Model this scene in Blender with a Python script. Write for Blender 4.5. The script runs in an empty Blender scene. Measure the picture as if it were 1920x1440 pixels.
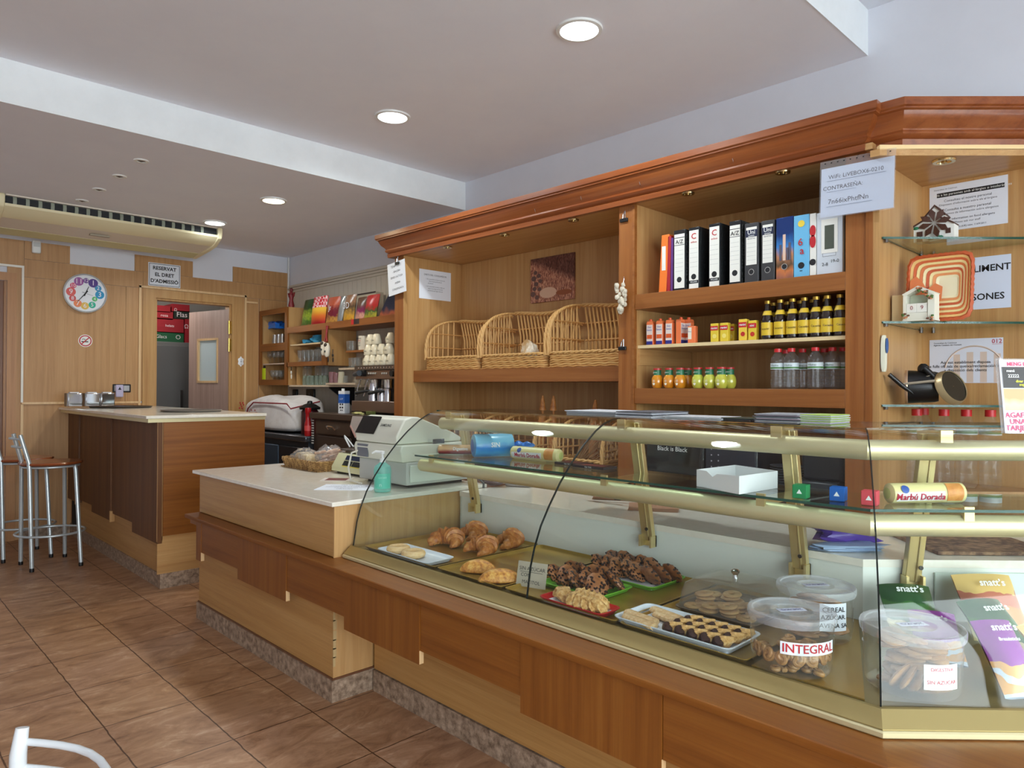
import bpy, math, random
from mathutils import Vector, Matrix, noise
from math import sin, cos, pi, radians
random.seed(7)
SC = bpy.context.scene; COL = SC.collection
# ---------------- camera
H = 1.45
YAW, PITCH, ROLL, FPX = 0.800593, 0.005489, 0.004987, 1324.56
_f = Vector((-sin(YAW)*cos(PITCH), cos(YAW)*cos(PITCH), sin(PITCH)))
_r0 = Vector((cos(YAW), sin(YAW), 0)); _u0 = _r0.cross(_f)
_r = cos(ROLL)*_r0 + sin(ROLL)*_u0; _u = -sin(ROLL)*_r0 + cos(ROLL)*_u0
cd = bpy.data.cameras.new('camera'); cam = bpy.data.objects.new('camera', cd); COL.objects.link(cam)
cd.sensor_width = 36; cd.lens = 36*FPX/1920; cd.clip_start = .05
cam.matrix_world = Matrix(((_r.x, _u.x, -_f.x, 0), (_r.y, _u.y, -_f.y, 0), (_r.z, _u.z, -_f.z, H), (0, 0, 0, 1)))
SC.camera = cam
def at(px, py, **k):
    "world point seen at pixel (px,py) on the plane x=, y= or z="
    d = _f + _r*((px-960)/FPX) - _u*((py-720)/FPX)
    (a, v), = k.items(); i = 'xyz'.index(a); o = Vector((0, 0, H))
    return o + d*((v-o[i])/d[i])
# ---------------- view, world, daylight
SC.view_settings.view_transform = 'Standard'; SC.view_settings.look = 'None'
SC.view_settings.gamma = 1; SC.view_settings.use_curve_mapping = False
SC.view_settings.exposure = 0.45
W = bpy.data.worlds.new('world'); SC.world = W; W.use_nodes = True
W.node_tree.nodes['Background'].inputs[0].default_value = (0.86, 0.93, 1.0, 1)
W.node_tree.nodes['Background'].inputs[1].default_value = 7.0
SC.cycles.max_bounces = 10; SC.cycles.transparent_max_bounces = 24; SC.cycles.diffuse_bounces = 5
SC.cycles.glossy_bounces = 5; SC.cycles.caustics_reflective = False; SC.cycles.caustics_refractive = False
SC.cycles.sample_clamp_indirect = 4
def portal(loc, rot, sx, sy):
    l = bpy.data.lights.new('window_daylight', 'AREA'); l.shape = 'RECTANGLE'; l.size = sx; l.size_y = sy
    l.cycles.is_portal = True; o = bpy.data.objects.new('window_daylight', l); COL.objects.link(o)
    o.location = loc; o.rotation_euler = rot
portal((2.7, .3, 1.6), (0, radians(90), 0), 2.6, 5.4)
def lamp(kind, loc, e, col=(1, 1, 1), r=.08, spot=120, name='lamp_light'):
    l = bpy.data.lights.new(name, kind); l.energy = e; l.color = col
    if kind == 'SPOT': l.spot_size = radians(spot); l.spot_blend = .6; l.shadow_soft_size = r
    elif kind == 'AREA': l.shape = 'DISK'; l.size = r*2
    else: l.shadow_soft_size = r
    o = bpy.data.objects.new(name, l); COL.objects.link(o); o.location = loc
    return o
# ---------------- colour and materials
def S(r, g, b):
    def c(v):
        v /= 255
        return v/12.92 if v <= .04045 else ((v+.055)/1.055)**2.4
    return (c(r), c(g), c(b), 1)
_mc = {}
def mat(name, col=(.5, .5, .5, 1), rough=.5, metal=0, **k):
    if name in _mc: return _mc[name]
    m = bpy.data.materials.new(name); m.use_nodes = True; _mc[name] = m
    b = m.node_tree.nodes['Principled BSDF']
    b.inputs['Base Color'].default_value = col; b.inputs['Roughness'].default_value = rough; b.inputs['Metallic'].default_value = metal
    if k.get('trans'): b.inputs['Transmission Weight'].default_value = k['trans']
    if k.get('ior'): b.inputs['IOR'].default_value = k['ior']
    if k.get('coat'): b.inputs['Coat Weight'].default_value = k['coat']; b.inputs['Coat Roughness'].default_value = .1
    if k.get('emit'): b.inputs['Emission Color'].default_value = k['emit']; b.inputs['Emission Strength'].default_value = k.get('es', 1)
    if k.get('sub'): b.inputs['Subsurface Weight'].default_value = k['sub']
    return m
def N(m, t): return m.node_tree.nodes.new(t)
def L(m, a, b): m.node_tree.links.new(a, b)
def ramp(m, fac, stops):
    r = N(m, 'ShaderNodeValToRGB'); e = r.color_ramp.elements
    while len(e) < len(stops): e.new(.5)
    for i, (p, c) in enumerate(stops): e[i].position = p; e[i].color = c
    L(m, fac, r.inputs[0]); return r.outputs[0]
def coord(m, scale, kind='Object', rot=(0, 0, 0)):
    t = N(m, 'ShaderNodeTexCoord'); p = N(m, 'ShaderNodeMapping'); p.inputs['Scale'].default_value = scale; p.inputs['Rotation'].default_value = rot
    L(m, t.outputs[kind], p.inputs[0]); return p.outputs[0]
def tex(m, kind, vec, **k):
    t = N(m, 'ShaderNodeTex'+kind)
    for a, v in k.items():
        if a in ('Scale', 'Detail', 'Roughness', 'Distortion', 'Randomness'): t.inputs[a].default_value = v
        else: setattr(t, a, v)
    L(m, vec, t.inputs['Vector']); return t
def bump(m, h, s, d=.01):
    b = N(m, 'ShaderNodeBump'); b.inputs['Strength'].default_value = s; b.inputs['Distance'].default_value = d
    L(m, h, b.inputs['Height']); L(m, b.outputs[0], m.node_tree.nodes['Principled BSDF'].inputs['Normal'])
def base(m, out): L(m, out, m.node_tree.nodes['Principled BSDF'].inputs['Base Color'])
def wood(name, a, b, ax, rough=.38, c=None, coat=0, fine=60):
    if name in _mc: return _mc[name]
    m = mat(name, a, rough, coat=coat)
    def sc(v, w): return tuple(w if i == ax else v for i in range(3))
    v = coord(m, sc(16, .5)); n = tex(m, 'Noise', v, Scale=1.6, Detail=7, Roughness=.62, Distortion=.25)
    v2 = coord(m, sc(fine, 1.6)); n2 = tex(m, 'Noise', v2, Scale=3, Detail=4, Roughness=.6)
    c1 = ramp(m, n.outputs[0], [(.3, b), (.52, a), (.75, c or a)])
    mx = N(m, 'ShaderNodeMix'); mx.data_type = 'RGBA'; mx.blend_type = 'MULTIPLY'; mx.inputs[0].default_value = .55
    L(m, c1, mx.inputs[6]); L(m, ramp(m, n2.outputs[0], [(.3, (.80, .77, .73, 1)), (.6, (1, 1, 1, 1))]), mx.inputs[7])
    base(m, mx.outputs[2]); bump(m, n2.outputs[0], .08, .002)
    return m
def speck(name, a, b, scale, rough=.5, lo=.4, hi=.62, bmp=0, detail=8, stretch=(1, 1, 1), c=None, **k):
    if name in _mc: return _mc[name]
    m = mat(name, a, rough, **k); n = tex(m, 'Noise', coord(m, stretch), Scale=scale, Detail=detail, Roughness=.65)
    st = [(lo, a), (hi, b)] if c is None else [(lo, a), ((lo+hi)/2, c), (hi, b)]
    base(m, ramp(m, n.outputs[0], st))
    if bmp: bump(m, n.outputs[0], bmp, .01)
    return m
def thin_glass(name, tint, rough=0.0, refl=1.0, op=0.0, opc=(1, 1, 1, 1)):
    if name in _mc: return _mc[name]
    m = bpy.data.materials.new(name); m.use_nodes = True; _mc[name] = m; nt = m.node_tree; nt.nodes.clear()
    o = N(m, 'ShaderNodeOutputMaterial'); tr = N(m, 'ShaderNodeBsdfTransparent'); tr.inputs[0].default_value = tint
    g = N(m, 'ShaderNodeBsdfGlossy'); g.inputs['Roughness'].default_value = rough; g.inputs[0].default_value = (refl, refl, refl, 1)
    lw = N(m, 'ShaderNodeLayerWeight'); pw = N(m, 'ShaderNodeMath'); pw.operation = 'POWER'; pw.inputs[1].default_value = 5; L(m, lw.outputs['Facing'], pw.inputs[0])
    ma = N(m, 'ShaderNodeMath'); ma.operation = 'MULTIPLY_ADD'; ma.inputs[1].default_value = .93; ma.inputs[2].default_value = .018; L(m, pw.outputs[0], ma.inputs[0]); lw.inputs[0].default_value = .5
    mx = N(m, 'ShaderNodeMixShader'); L(m, ma.outputs[0], mx.inputs[0]); L(m, tr.outputs[0], mx.inputs[1]); L(m, g.outputs[0], mx.inputs[2])
    out = mx.outputs[0]
    if op:
        d = N(m, 'ShaderNodeBsdfDiffuse'); d.inputs[0].default_value = opc; m2 = N(m, 'ShaderNodeMixShader'); m2.inputs[0].default_value = op
        L(m, out, m2.inputs[1]); L(m, d.outputs[0], m2.inputs[2]); out = m2.outputs[0]
    L(m, out, o.inputs[0]); return m
def flatm(r, g, b, rough=.5, metal=0, **k): return mat('paint_%d_%d_%d_%d' % (r, g, b, int(rough*100)+int(metal*1000)), S(r, g, b), rough, metal, **k)

LW = (S(192, 148, 94), S(178, 130, 78), S(202, 160, 108))
light_v = wood('light_oak_vertical', LW[0], LW[1], 2, c=LW[2]); light_h = wood('light_oak_lengthwise', LW[0], LW[1], 0, c=LW[2]); light_y = wood('light_oak_crosswise', LW[0], LW[1], 1, c=LW[2])
wall_oak = wood('wall_panel_oak', S(188, 142, 92), S(172, 126, 76), 2, .45, S(198, 154, 104))
DW = (S(136, 80, 26), S(117, 64, 16), S(148, 93, 35))
dark_v = wood('brown_wood_vertical', DW[0], DW[1], 2, .42, DW[2]); dark_h = wood('brown_wood_lengthwise', DW[0], DW[1], 0, .42, DW[2]); dark_y = wood('brown_wood_crosswise', DW[0], DW[1], 1, .42, DW[2])
RW = (S(144, 78, 38), S(120, 58, 24), S(158, 92, 50))
red_h = wood('cornice_wood', RW[0], RW[1], 0, .3, RW[2], .2); shelf_h = wood('shelf_edge_wood', S(150, 92, 44), S(132, 76, 32), 0, .35, S(164, 106, 56))
bardark = wood('bar_front_wood', S(106, 64, 24), S(90, 50, 14), 2, .55, S(118, 74, 30))
counter_h = wood('counter_oak_lengthwise', S(186, 140, 82), S(170, 122, 66), 0, c=S(196, 152, 96)); counter_v = wood('counter_oak_vertical', S(202, 158, 104), S(188, 142, 88), 2, c=S(210, 168, 116)); post_v = wood('post_wood', S(154, 94, 44), S(138, 78, 32), 2, .35, S(166, 106, 54))
plaster = speck('white_plaster', S(220, 222, 230), S(223, 225, 233), 3, .85)
plaster2 = speck('ceiling_paint', S(236, 237, 246), S(239, 240, 248), 2, .8)
beamw = speck('beam_white_paint', S(236, 240, 242), S(242, 246, 248), 3, .8)
stone = speck('cream_stone', S(232, 224, 208), S(238, 231, 217), 30, .18, coat=.3)
granite = speck('brown_granite', S(112, 90, 72), S(186, 160, 136), 34, .5, .36, .66, .25, 12)
steel = mat('stainless_steel', S(176, 172, 168), .28, 1); darksteel = mat('dark_steel', S(110, 104, 100), .35, 1)
gold = mat('gold_anodised_metal', S(216, 196, 140), .38, .75); champagne = mat('champagne_metal', S(220, 208, 164), .42, .55)
chrome = mat('chrome', S(225, 225, 228), .12, 1); blackp = mat('black_plastic', S(18, 18, 20), .35); whitep = mat('white_plastic', S(232, 234, 232), .35)
paper = mat('white_paper', S(232, 236, 244), .7); ink = mat('black_ink', S(22, 22, 26), .6); greyink = mat('grey_ink', S(110, 112, 120), .6); redink = mat('red_ink', S(190, 40, 45), .6)
glass = thin_glass('clear_glass', (.97, .99, .98, 1)); shelfglass = thin_glass('shelf_glass', (.84, .93, .89, 1)); gedge = mat('green_glass_edge', S(24, 70, 56), .15); bedge = mat('dark_glass_edge', S(30, 36, 34), .2)
clearp = thin_glass('clear_plastic', (.97, .97, .96, 1), .05, 1, .03, (.9, .9, .9, 1)); frost = thin_glass('frosted_plastic', (.93, .93, .95, 1), .2, 1, .24, (.88, .9, .93, 1))
water = thin_glass('bottle_plastic', (.965, .975, .985, 1), .03, 1, .025, (.9, .94, .96, 1)); smoke = thin_glass('smoked_plastic', (.80, .76, .70, 1), .08, 1, .12, (.75, .70, .62, 1))

# ---------------- mesh building
class MB:
    def __init__(s): s.v = []; s.f = []; s.m = []; s.cur = 0; s.T = None
    def add(s, vs, fs, mi=None):
        n = len(s.v)
        s.v += [s.T @ Vector(p) if s.T is not None else Vector(p) for p in vs]
        s.f += [tuple(i+n for i in f) for f in fs]; s.m += [s.cur if mi is None else mi]*len(fs); return s
    def box(s, x0, x1, y0, y1, z0, z1, mi=None):
        if x0 > x1: x0, x1 = x1, x0
        if y0 > y1: y0, y1 = y1, y0
        if z0 > z1: z0, z1 = z1, z0
        return s.add([(x, y, z) for z in (z0, z1) for y in (y0, y1) for x in (x0, x1)], [(0, 2, 3, 1), (4, 5, 7, 6), (0, 1, 5, 4), (2, 6, 7, 3), (0, 4, 6, 2), (1, 3, 7, 5)], mi)
    def fbox(s, fr, x0, x1, y0, y1, d0, d1, mi=None):
        o, r, u = fr; n = r.cross(u)
        return s.add([o+r*x+u*y+n*d for d in (d0, d1) for y in (y0, y1) for x in (x0, x1)], [(0, 2, 3, 1), (4, 5, 7, 6), (0, 1, 5, 4), (2, 6, 7, 3), (0, 4, 6, 2), (1, 3, 7, 5)], mi)
    def rings(s, R, closed=True, caps=True, mi=None, capmi=None):
        n = len(R[0]); vs = [p for r in R for p in r]; fs = []
        for i in range(len(R)-1):
            for j in range(n if closed else n-1):
                k = (j+1) % n; fs.append((i*n+j, i*n+k, (i+1)*n+k, (i+1)*n+j))
        b = len(s.v); s.add(vs, fs, mi)
        if caps and closed:
            s.f += [tuple(b+i for i in range(n))[::-1], tuple(b+(len(R)-1)*n+i for i in range(n))]; s.m += [(mi if mi is not None else s.cur) if capmi is None else capmi]*2
        return s
    def lathe(s, prof, c=(0, 0, 0), n=20, mi=None, caps=True):
        c = Vector(c); R = [[c+Vector((r*cos(2*pi*j/n), r*sin(2*pi*j/n), z)) for j in range(n)] for r, z in prof]
        return s.rings(R, True, caps, mi)
    def tube(s, pts, r, n=8, mi=None, closed=False):
        pts = [Vector(p) for p in pts]; R = []; m = len(pts); ref = None
        for i, p in enumerate(pts):
            a = pts[(i-1) % m] if closed else pts[max(i-1, 0)]; b = pts[(i+1) % m] if closed else pts[min(i+1, m-1)]
            t = (b-a).normalized()
            if ref is None: ref = Vector((0, 0, 1)) if abs(t.z) < .9 else Vector((1, 0, 0))
            x = (ref - t*ref.dot(t)).normalized(); y = t.cross(x); ref = x; q = r[i] if isinstance(r, (list, tuple)) else r
            R.append([p+x*(q*cos(2*pi*j/n))+y*(q*sin(2*pi*j/n)) for j in range(n)])
        if closed: R.append(R[0])
        return s.rings(R, True, not closed, mi)
    def cyl(s, a, b, r, n=16, mi=None, r2=None): return s.tube([a, b], [r, r if r2 is None else r2], n, mi)
    def ell(s, c, rad, n=14, m=8, nz=0, fr=8, mi=None, seed=0, fn=None):
        c = Vector(c); R = []
        for i in range(1, m):
            th = pi*i/m - pi/2; ring = []
            for j in range(n):
                ph = 2*pi*j/n; d = Vector((cos(th)*cos(ph), cos(th)*sin(ph), sin(th)))
                k = 1 + (nz*noise.noise(d*fr*.3+Vector((seed, seed*.7, 0))) if nz else 0)
                if fn: k *= fn(d)
                ring.append(c+Vector((d.x*rad[0]*k, d.y*rad[1]*k, d.z*rad[2]*k)))
            R.append(ring)
        return s.rings(R, True, True, mi)
    def poly(s, pts, mi=None): return s.add(pts, [tuple(range(len(pts)))], mi)
    def prism(s, poly, a, b, ax=1, mi=None):
        def P3(p, t): return {0: (t, p[0], p[1]), 1: (p[0], t, p[1]), 2: (p[0], p[1], t)}[ax]
        return s.rings([[Vector(P3(p, a)) for p in poly], [Vector(P3(p, b)) for p in poly]], True, True, mi)
def XF(loc=(0, 0, 0), rz=0, rx=0, ry=0, sc=1):
    return Matrix.Translation(loc) @ Matrix.Rotation(rz, 4, 'Z') @ Matrix.Rotation(ry, 4, 'Y') @ Matrix.Rotation(rx, 4, 'X') @ Matrix.Scale(sc, 4)
def E(name, label, cat, loc=(0, 0, 0), rz=0, group=None, kind=None):
    o = bpy.data.objects.new(name, None); COL.objects.link(o); o.location = loc; o.rotation_euler = (0, 0, rz); o.empty_display_size = .05
    tag(o, label, cat, group, kind); return o
def tag(o, label=None, cat=None, group=None, kind=None):
    if label: o['label'] = label
    if cat: o['category'] = cat
    if group: o['group'] = group
    if kind: o['kind'] = kind
    return o
def PM(o):
    m = Matrix.LocRotScale(o.location, o.rotation_euler, None)
    return PM(o.parent) @ m if o.parent else m
def O(name, mb, mats, parent=None, bev=0, local=False, flat=False, label=None, sub=0, keep=False):
    me = bpy.data.meshes.new(name); me.from_pydata([tuple(v) for v in mb.v], [], mb.f)
    for m in (mats if isinstance(mats, (list, tuple)) else [mats]): me.materials.append(m)
    me.polygons.foreach_set('material_index', mb.m)
    o = bpy.data.objects.new(name, me); COL.objects.link(o)
    if not local:
        M = PM(parent) if parent else Matrix.Identity(4)
        if keep: c = Vector((0, 0, 0))
        else:
            xs = [v.x for v in mb.v]; ys = [v.y for v in mb.v]; zs = [v.z for v in mb.v]
            c = Vector(((min(xs)+max(xs))/2, (min(ys)+max(ys))/2, min(zs)))
        me.transform(Matrix.Translation(-c))
        if parent:
            if parent.rotation_euler.z: me.transform(M.to_3x3().to_4x4().inverted())
            o.location = M.inverted() @ c
        else: o.location = c
    if parent: o.parent = parent
    me.update(); me.validate()
    import bmesh
    bm = bmesh.new(); bm.from_mesh(me); bmesh.ops.recalc_face_normals(bm, faces=bm.faces); bm.to_mesh(me); bm.free()
    if not flat: me.shade_smooth(); me.set_sharp_from_angle(angle=radians(38))
    if bev:
        b = o.modifiers.new('bevel', 'BEVEL'); b.width = bev; b.segments = 2; b.limit_method = 'ANGLE'; b.angle_limit = radians(40)
    if sub:
        b = o.modifiers.new('smooth', 'SUBSURF'); b.levels = sub; b.render_levels = sub
    if label: o['label'] = label
    return o
def struct(name, mb, mats, parent=None, **k): o = O(name, mb, mats, parent, **k); o['kind'] = 'structure'; return o
def dup(o, parent=None, loc=None, rz=None, label=None, cat=None, group=None):
    c = o.copy(); COL.objects.link(c); c.parent = parent
    if loc is not None: c.location = loc
    if rz is not None: c.rotation_euler = (0, 0, rz)
    tag(c, label, cat, group)
    for ch in KIDS(o): dup(ch, c)
    return c
def KIDS(o): return [x for x in COL.objects if x.parent == o]
X, Y, Z = Vector((1, 0, 0)), Vector((0, 1, 0)), Vector((0, 0, 1))
def FY(p): return (Vector(p), X, Z)          # faces the shop front (-y)
def FX(p): return (Vector(p), Y, Z)          # faces +x
def FZ(p, a=0): return (Vector(p), Vector((cos(a), sin(a), 0)), Vector((-sin(a), cos(a), 0)))
def TX(parent, fr, items, mats, name='lettering', d=.0008, local=False, bold=0):
    "items: (text, x, y, size, material index, align)"
    o0, r, u = fr; n = r.cross(u); mb = MB()
    for it in items:
        s, x, y, size, mi = it[:5]; al = it[5] if len(it) > 5 else 'CENTER'; wd = it[6] if len(it) > 6 else 1
        cu = bpy.data.curves.new('t', 'FONT'); cu.body = s; cu.size = size; cu.align_x = al; cu.align_y = 'CENTER'; cu.resolution_u = 2; cu.offset = bold*size
        ob = bpy.data.objects.new('t', cu); me = ob.to_mesh()
        vs = [o0+r*(x+v.co.x*wd)+u*(y+v.co.y)+n*d for v in me.vertices]; fs = [tuple(p.vertices) for p in me.polygons]
        if fs: mb.add(vs, fs, mi)
        ob.to_mesh_clear(); bpy.data.objects.remove(ob); bpy.data.curves.remove(cu)
    if not mb.f: return None
    return O(name, mb, mats, parent, flat=True, local=local)
ORD = ['first', 'second', 'third', 'fourth', 'fifth', 'sixth', 'seventh', 'eighth', 'ninth', 'tenth', 'eleventh', 'twelfth', 'thirteenth', 'fourteenth', 'fifteenth', 'sixteenth']
# ================= THE ROOM
FX0, BY = -8.0, 4.0
XR, YF0 = 2.6, -3.0
def tiles():
    m = mat('slate_floor_tiles', S(150, 116, 90), .42); v = coord(m, (1, 1, 1))
    n = tex(m, 'Noise', coord(m, (4.2, 1.7, 1), rot=(0, 0, .12)), Scale=2.6, Detail=12, Roughness=.72, Distortion=.9)
    n3 = tex(m, 'Noise', coord(m, (1, 1, 1)), Scale=1.1, Detail=3)
    c = ramp(m, n.outputs[0], [(.27, S(118, 84, 60)), (.43, S(160, 121, 89)), (.57, S(182, 143, 110)), (.74, S(218, 190, 160))])
    c3 = ramp(m, n3.outputs[0], [(.35, (1, .90, .74, 1)), (.5, (1, .93, .86, 1)), (.65, (.98, .93, .98, 1))])
    mx = N(m, 'ShaderNodeMix'); mx.data_type = 'RGBA'; mx.blend_type = 'MULTIPLY'; mx.inputs[0].default_value = .8; L(m, c, mx.inputs[6]); L(m, c3, mx.inputs[7])
    br = N(m, 'ShaderNodeTexBrick'); br.offset = 0.0; br.offset_frequency = 1
    mp = N(m, 'ShaderNodeMapping'); tc = N(m, 'ShaderNodeTexCoord'); L(m, tc.outputs['Object'], mp.inputs[0])
    # wobble the joints a little
    nw = tex(m, 'Noise', tc.outputs['Object'], Scale=14, Detail=3); va = N(m, 'ShaderNodeVectorMath'); va.operation = 'MULTIPLY_ADD'
    va.inputs[1].default_value = (.012, .012, 0); L(m, nw.outputs['Color'], va.inputs[0]); L(m, mp.outputs[0], va.inputs[2])
    mp.inputs['Location'].default_value = TILE_OFF
    br.inputs['Scale'].default_value = 1; br.inputs['Brick Width'].default_value = .484; br.inputs['Row Height'].default_value = .355
    br.inputs['Mortar Size'].default_value = .0035; br.inputs['Mortar Smooth'].default_value = .3
    br.inputs['Color1'].default_value = (1, 1, 1, 1); br.inputs['Color2'].default_value = (.86, .84, .82, 1); br.inputs['Mortar'].default_value = (.22, .17, .13, 1)
    L(m, va.outputs[0], br.inputs['Vector'])
    m2 = N(m, 'ShaderNodeMix'); m2.data_type = 'RGBA'; m2.blend_type = 'MULTIPLY'; m2.inputs[0].default_value = 1; L(m, mx.outputs[2], m2.inputs[6]); L(m, br.outputs[0], m2.inputs[7])
    base(m, m2.outputs[2]); bump(m, n.outputs[0], .35, .006); return m
TILE_OFF = (3.364+.484*14-.006, 3.405-.006, 0)
b = MB(); b.box(FX0-2.2, XR, YF0, BY, -.1, 0)
fl = struct('floor', b, tiles(), keep=True)
# ceilings at three heights, with the white faces of the steps
Z1, Z2, Z3 = 3.005, 3.245, 3.49; XB1, XB2 = -4.725, -1.395
b = MB(); b.box(FX0-.1, XB1, YF0, BY, Z1, Z1+.6); struct('ceiling', b, plaster2)
b = MB(); b.box(XB1, XB2, YF0, BY, Z2, Z2+.4); struct('ceiling', b, plaster2)
b = MB(); b.box(XB2, XR, YF0, BY, Z3, Z3+.2); struct('ceiling', b, plaster)
b = MB(); b.box(XB1, XB1+.004, YF0, BY, Z1-.002, Z2); struct('trim_1', b, beamw)
b = MB(); b.box(XB2, XB2+.004, YF0, BY, Z2-.002, Z3); struct('trim_2', b, beamw)
b = MB(); b.box(FX0, XR+.1, BY, BY+.12, 0, Z3+.1); struct('wall_back', b, plaster)
# left wall with the storeroom doorway
DY0, DY1, DZ = 2.49, 3.30, 2.385
DLY1 = at(44, 600, x=FX0).y; DLZ = at(22, 527, x=FX0).z; DLI = at(12, 600, x=FX0).y
b = MB()
b.box(FX0-.12, FX0, YF0, .4, 0, Z1+.1); b.box(FX0-.12, FX0, .4, DLI, DLZ, Z1+.1); b.box(FX0-.12, FX0, DLI, DY0, 0, Z1+.1)
b.box(FX0-.12, FX0, DY0, DY1, DZ, Z1+.1); b.box(FX0-.12, FX0, DY1, BY+.12, 0, Z1+.1)
struct('wall_left', b, plaster)
# stepped oak panelling on that wall
zt = 2.83
def pan(y0, y1, z0, z1, b): b.box(FX0, FX0+.014, y0, y1, z0, z1)
st = [at(131, 462, x=FX0), at(131, 495, x=FX0), at(252, 510, x=FX0), at(252, 480, x=FX0), at(361, 493, x=FX0), at(361, 522, x=FX0), at(436, 530, x=FX0), at(436, 503, x=FX0)]
zh = st[0].z; zl = st[1].z; DT = 2.475; SPL = at(235, 600, x=FX0).y; DA, DB = DY0-.125, DY1+.125
for i, (y0, y1, z0, z1) in enumerate([(DLY1, st[0].y, zl, zh), (DLY1, DA, DT, zl), (DLY1, SPL, 1.29, DT), (SPL, DA, 1.29, DT), (DLY1, DA, .09, 1.275), (st[3].y, st[4].y, zl, zh), (DA, BY, DT, zl), (st[7].y, BY, zl, zh), (DB, 3.62, .09, DT), (3.625, BY, .09, DT), (.9, DLY1, DLZ+.14, zh), (DLI-.0, DLY1, 0, DLZ+.14)]):
    b = MB(); pan(y0+.0012, y1-.0012, z0+.0012, z1-.0012, b); struct('trim_%d' % (i+3), b, wall_oak)
b = MB(); b.box(FX0, FX0+.012, DLY1, DA, 0, .085); b.box(FX0, FX0+.012, DB, BY, 0, .085); struct('baseboard_left', b, granite)
# doorway frame + thin mouldings
b = MB()
for y0, y1 in ((DA, DY0), (DY1, DB)): b.box(FX0, FX0+.022, y0, y1, 0, DZ)
b.box(FX0, FX0+.022, DA, DB, DZ, DT); b.box(FX0-.12, FX0, DY0-.0, DY0+.02, 0, DZ); b.box(FX0-.12, FX0, DY1-.02, DY1, 0, DZ); b.box(FX0-.12, FX0, DY0+.02, DY1-.02, DZ-.02, DZ)
door = struct('door_1', b, light_v)
b = MB(); lm = wood('pale_moulding', S(226, 190, 142), S(214, 174, 124), 2, .4)
for y in (DA-.03, DB+.03): b.box(FX0+.014, FX0+.03, y-.011, y+.011, .09, DT+.03)
b.box(FX0+.014, FX0+.03, DA-.04, DB+.04, DT+.002, DT+.024); b.box(FX0+.014, FX0+.028, DB+.04, BY-.4, DT-.06, DT-.04)
struct('trim_20', b, lm)
# storeroom door, hinged on the right and swung into the storeroom
hx, hy = FX0-.02, DY1-.02; ang = radians(-42)
lv = bpy.data.objects.new('door_leaf', None)
b = MB(); b.T = Matrix.Translation((hx, hy, 0)) @ Matrix.Rotation(radians(-166), 4, 'Z')
b.box(.0, .74, -.035, 0, .01, 1.5); b.box(0, .2, -.035, 0, 1.5, 2.0); b.box(.56, .74, -.035, 0, 1.5, 2.0); b.box(0, .74, -.035, 0, 2.0, 2.33)
leafm = wood('door_veneer', S(176, 148, 136), S(160, 132, 120), 2, .5, S(188, 160, 148))
lf = O('door_leaf', b, leafm, door); T = b.T
b = MB(); b.T = T
for z in (1.49, 1.985): b.box(.19, .57, -.045, .01, z, z+.025)
for x in (.185, .55): b.box(x, x+.022, -.045, .01, 1.49, 2.01)
O('window_bead', b, lm, lf)
b = MB(); b.T = T; b.box(.205, .555, -.02, -.014, 1.51, 1.99); O('door_pane', b, thin_glass('reeded_glass', (.85, .92, .93, 1), .3, 1, .55, (.82, .92, .94, 1)), lf)
for z in (2.12, 1.92, .5):
    b = MB(); b.box(FX0-.008, FX0+.026, DY1-.03, DY1-.004, z-.07, z+.07); b.cyl((FX0+.02, DY1-.03, z-.075), (FX0+.02, DY1-.03, z+.075), .009, 8)
    O('hinge', b, mat('brass', S(222, 186, 92), .25, 1), door)
# storeroom behind
b = MB(); b.box(FX0-2.2, FX0-2.1, 1.6, BY+.12, 0, 2.9); b.box(FX0-2.1, FX0-.12, 1.6, 1.7, 0, 2.9); b.box(FX0-2.1, FX0-.12, BY, BY+.12, 0, 2.9); struct('wall_storeroom', b, flatm(190, 186, 178, .8))
b = MB(); b.box(FX0-2.1, FX0-.12, 1.6, BY, 2.7, 2.8); struct('ceiling', b, plaster2)
t = E('added_storeroom_lamp', 'added unseen round white ceiling lamp brightening the storeroom', 'ceiling light', (FX0-.9, 2.6, 2.64)); b = MB(); b.lathe([(.001, 2.62), (.10, 2.63), (.12, 2.66), (.12, 2.699)], (FX0-.9, 2.6, 0), 20, caps=False); O('diffuser', b, mat('added_lamp_glow', (1, 1, 1, 1), .5, emit=(1, .95, .88, 1), es=3), t); lamp('POINT', (FX0-.9, 2.6, 2.54), 8, (1, .95, .88), .08)  # unseen lamp with glowing disc, added to brighten the storeroom
# far-left door (only its right jamb shows)
b = MB(); dw = wood('door_casing', S(184, 132, 82), S(166, 112, 64), 2, .4)
b.box(FX0+.014, FX0+.03, DLI-.0, DLI+.075, 0, DLZ); b.box(FX0+.014, FX0+.03, .3, DLI+.075, DLZ, DLZ+.075); b.box(FX0-.12, FX0, DLI-.02, DLI, 0, DLZ)
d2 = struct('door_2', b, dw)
b = MB(); b.box(FX0-.07, FX0-.03, .45, DLI-.02, 0, DLZ); O('door_leaf', b, wood('dark_door_wood', S(132, 84, 50), S(116, 70, 40), 2, .4), d2)  # door leaf in a darker brown than its casing
tw = flatm(236, 232, 222, .5)
b = MB(); y = at(41, 620, x=FX0).y; b.box(FX0+.014, FX0+.032, y-.009, y+.009, 1.29, DLZ+.13); b.box(FX0+.014, FX0+.032, .6, y+.009, DLZ+.13, DLZ+.15); struct('trim_21', b, tw)
b = MB(); b.box(FX0+.014, FX0+.03, y-.009, y+.012, 0, 1.27); b.box(FX0+.014, FX0+.03, y, DA-.04, 1.272, 1.292); struct('trim_22', b, lm)
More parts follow.
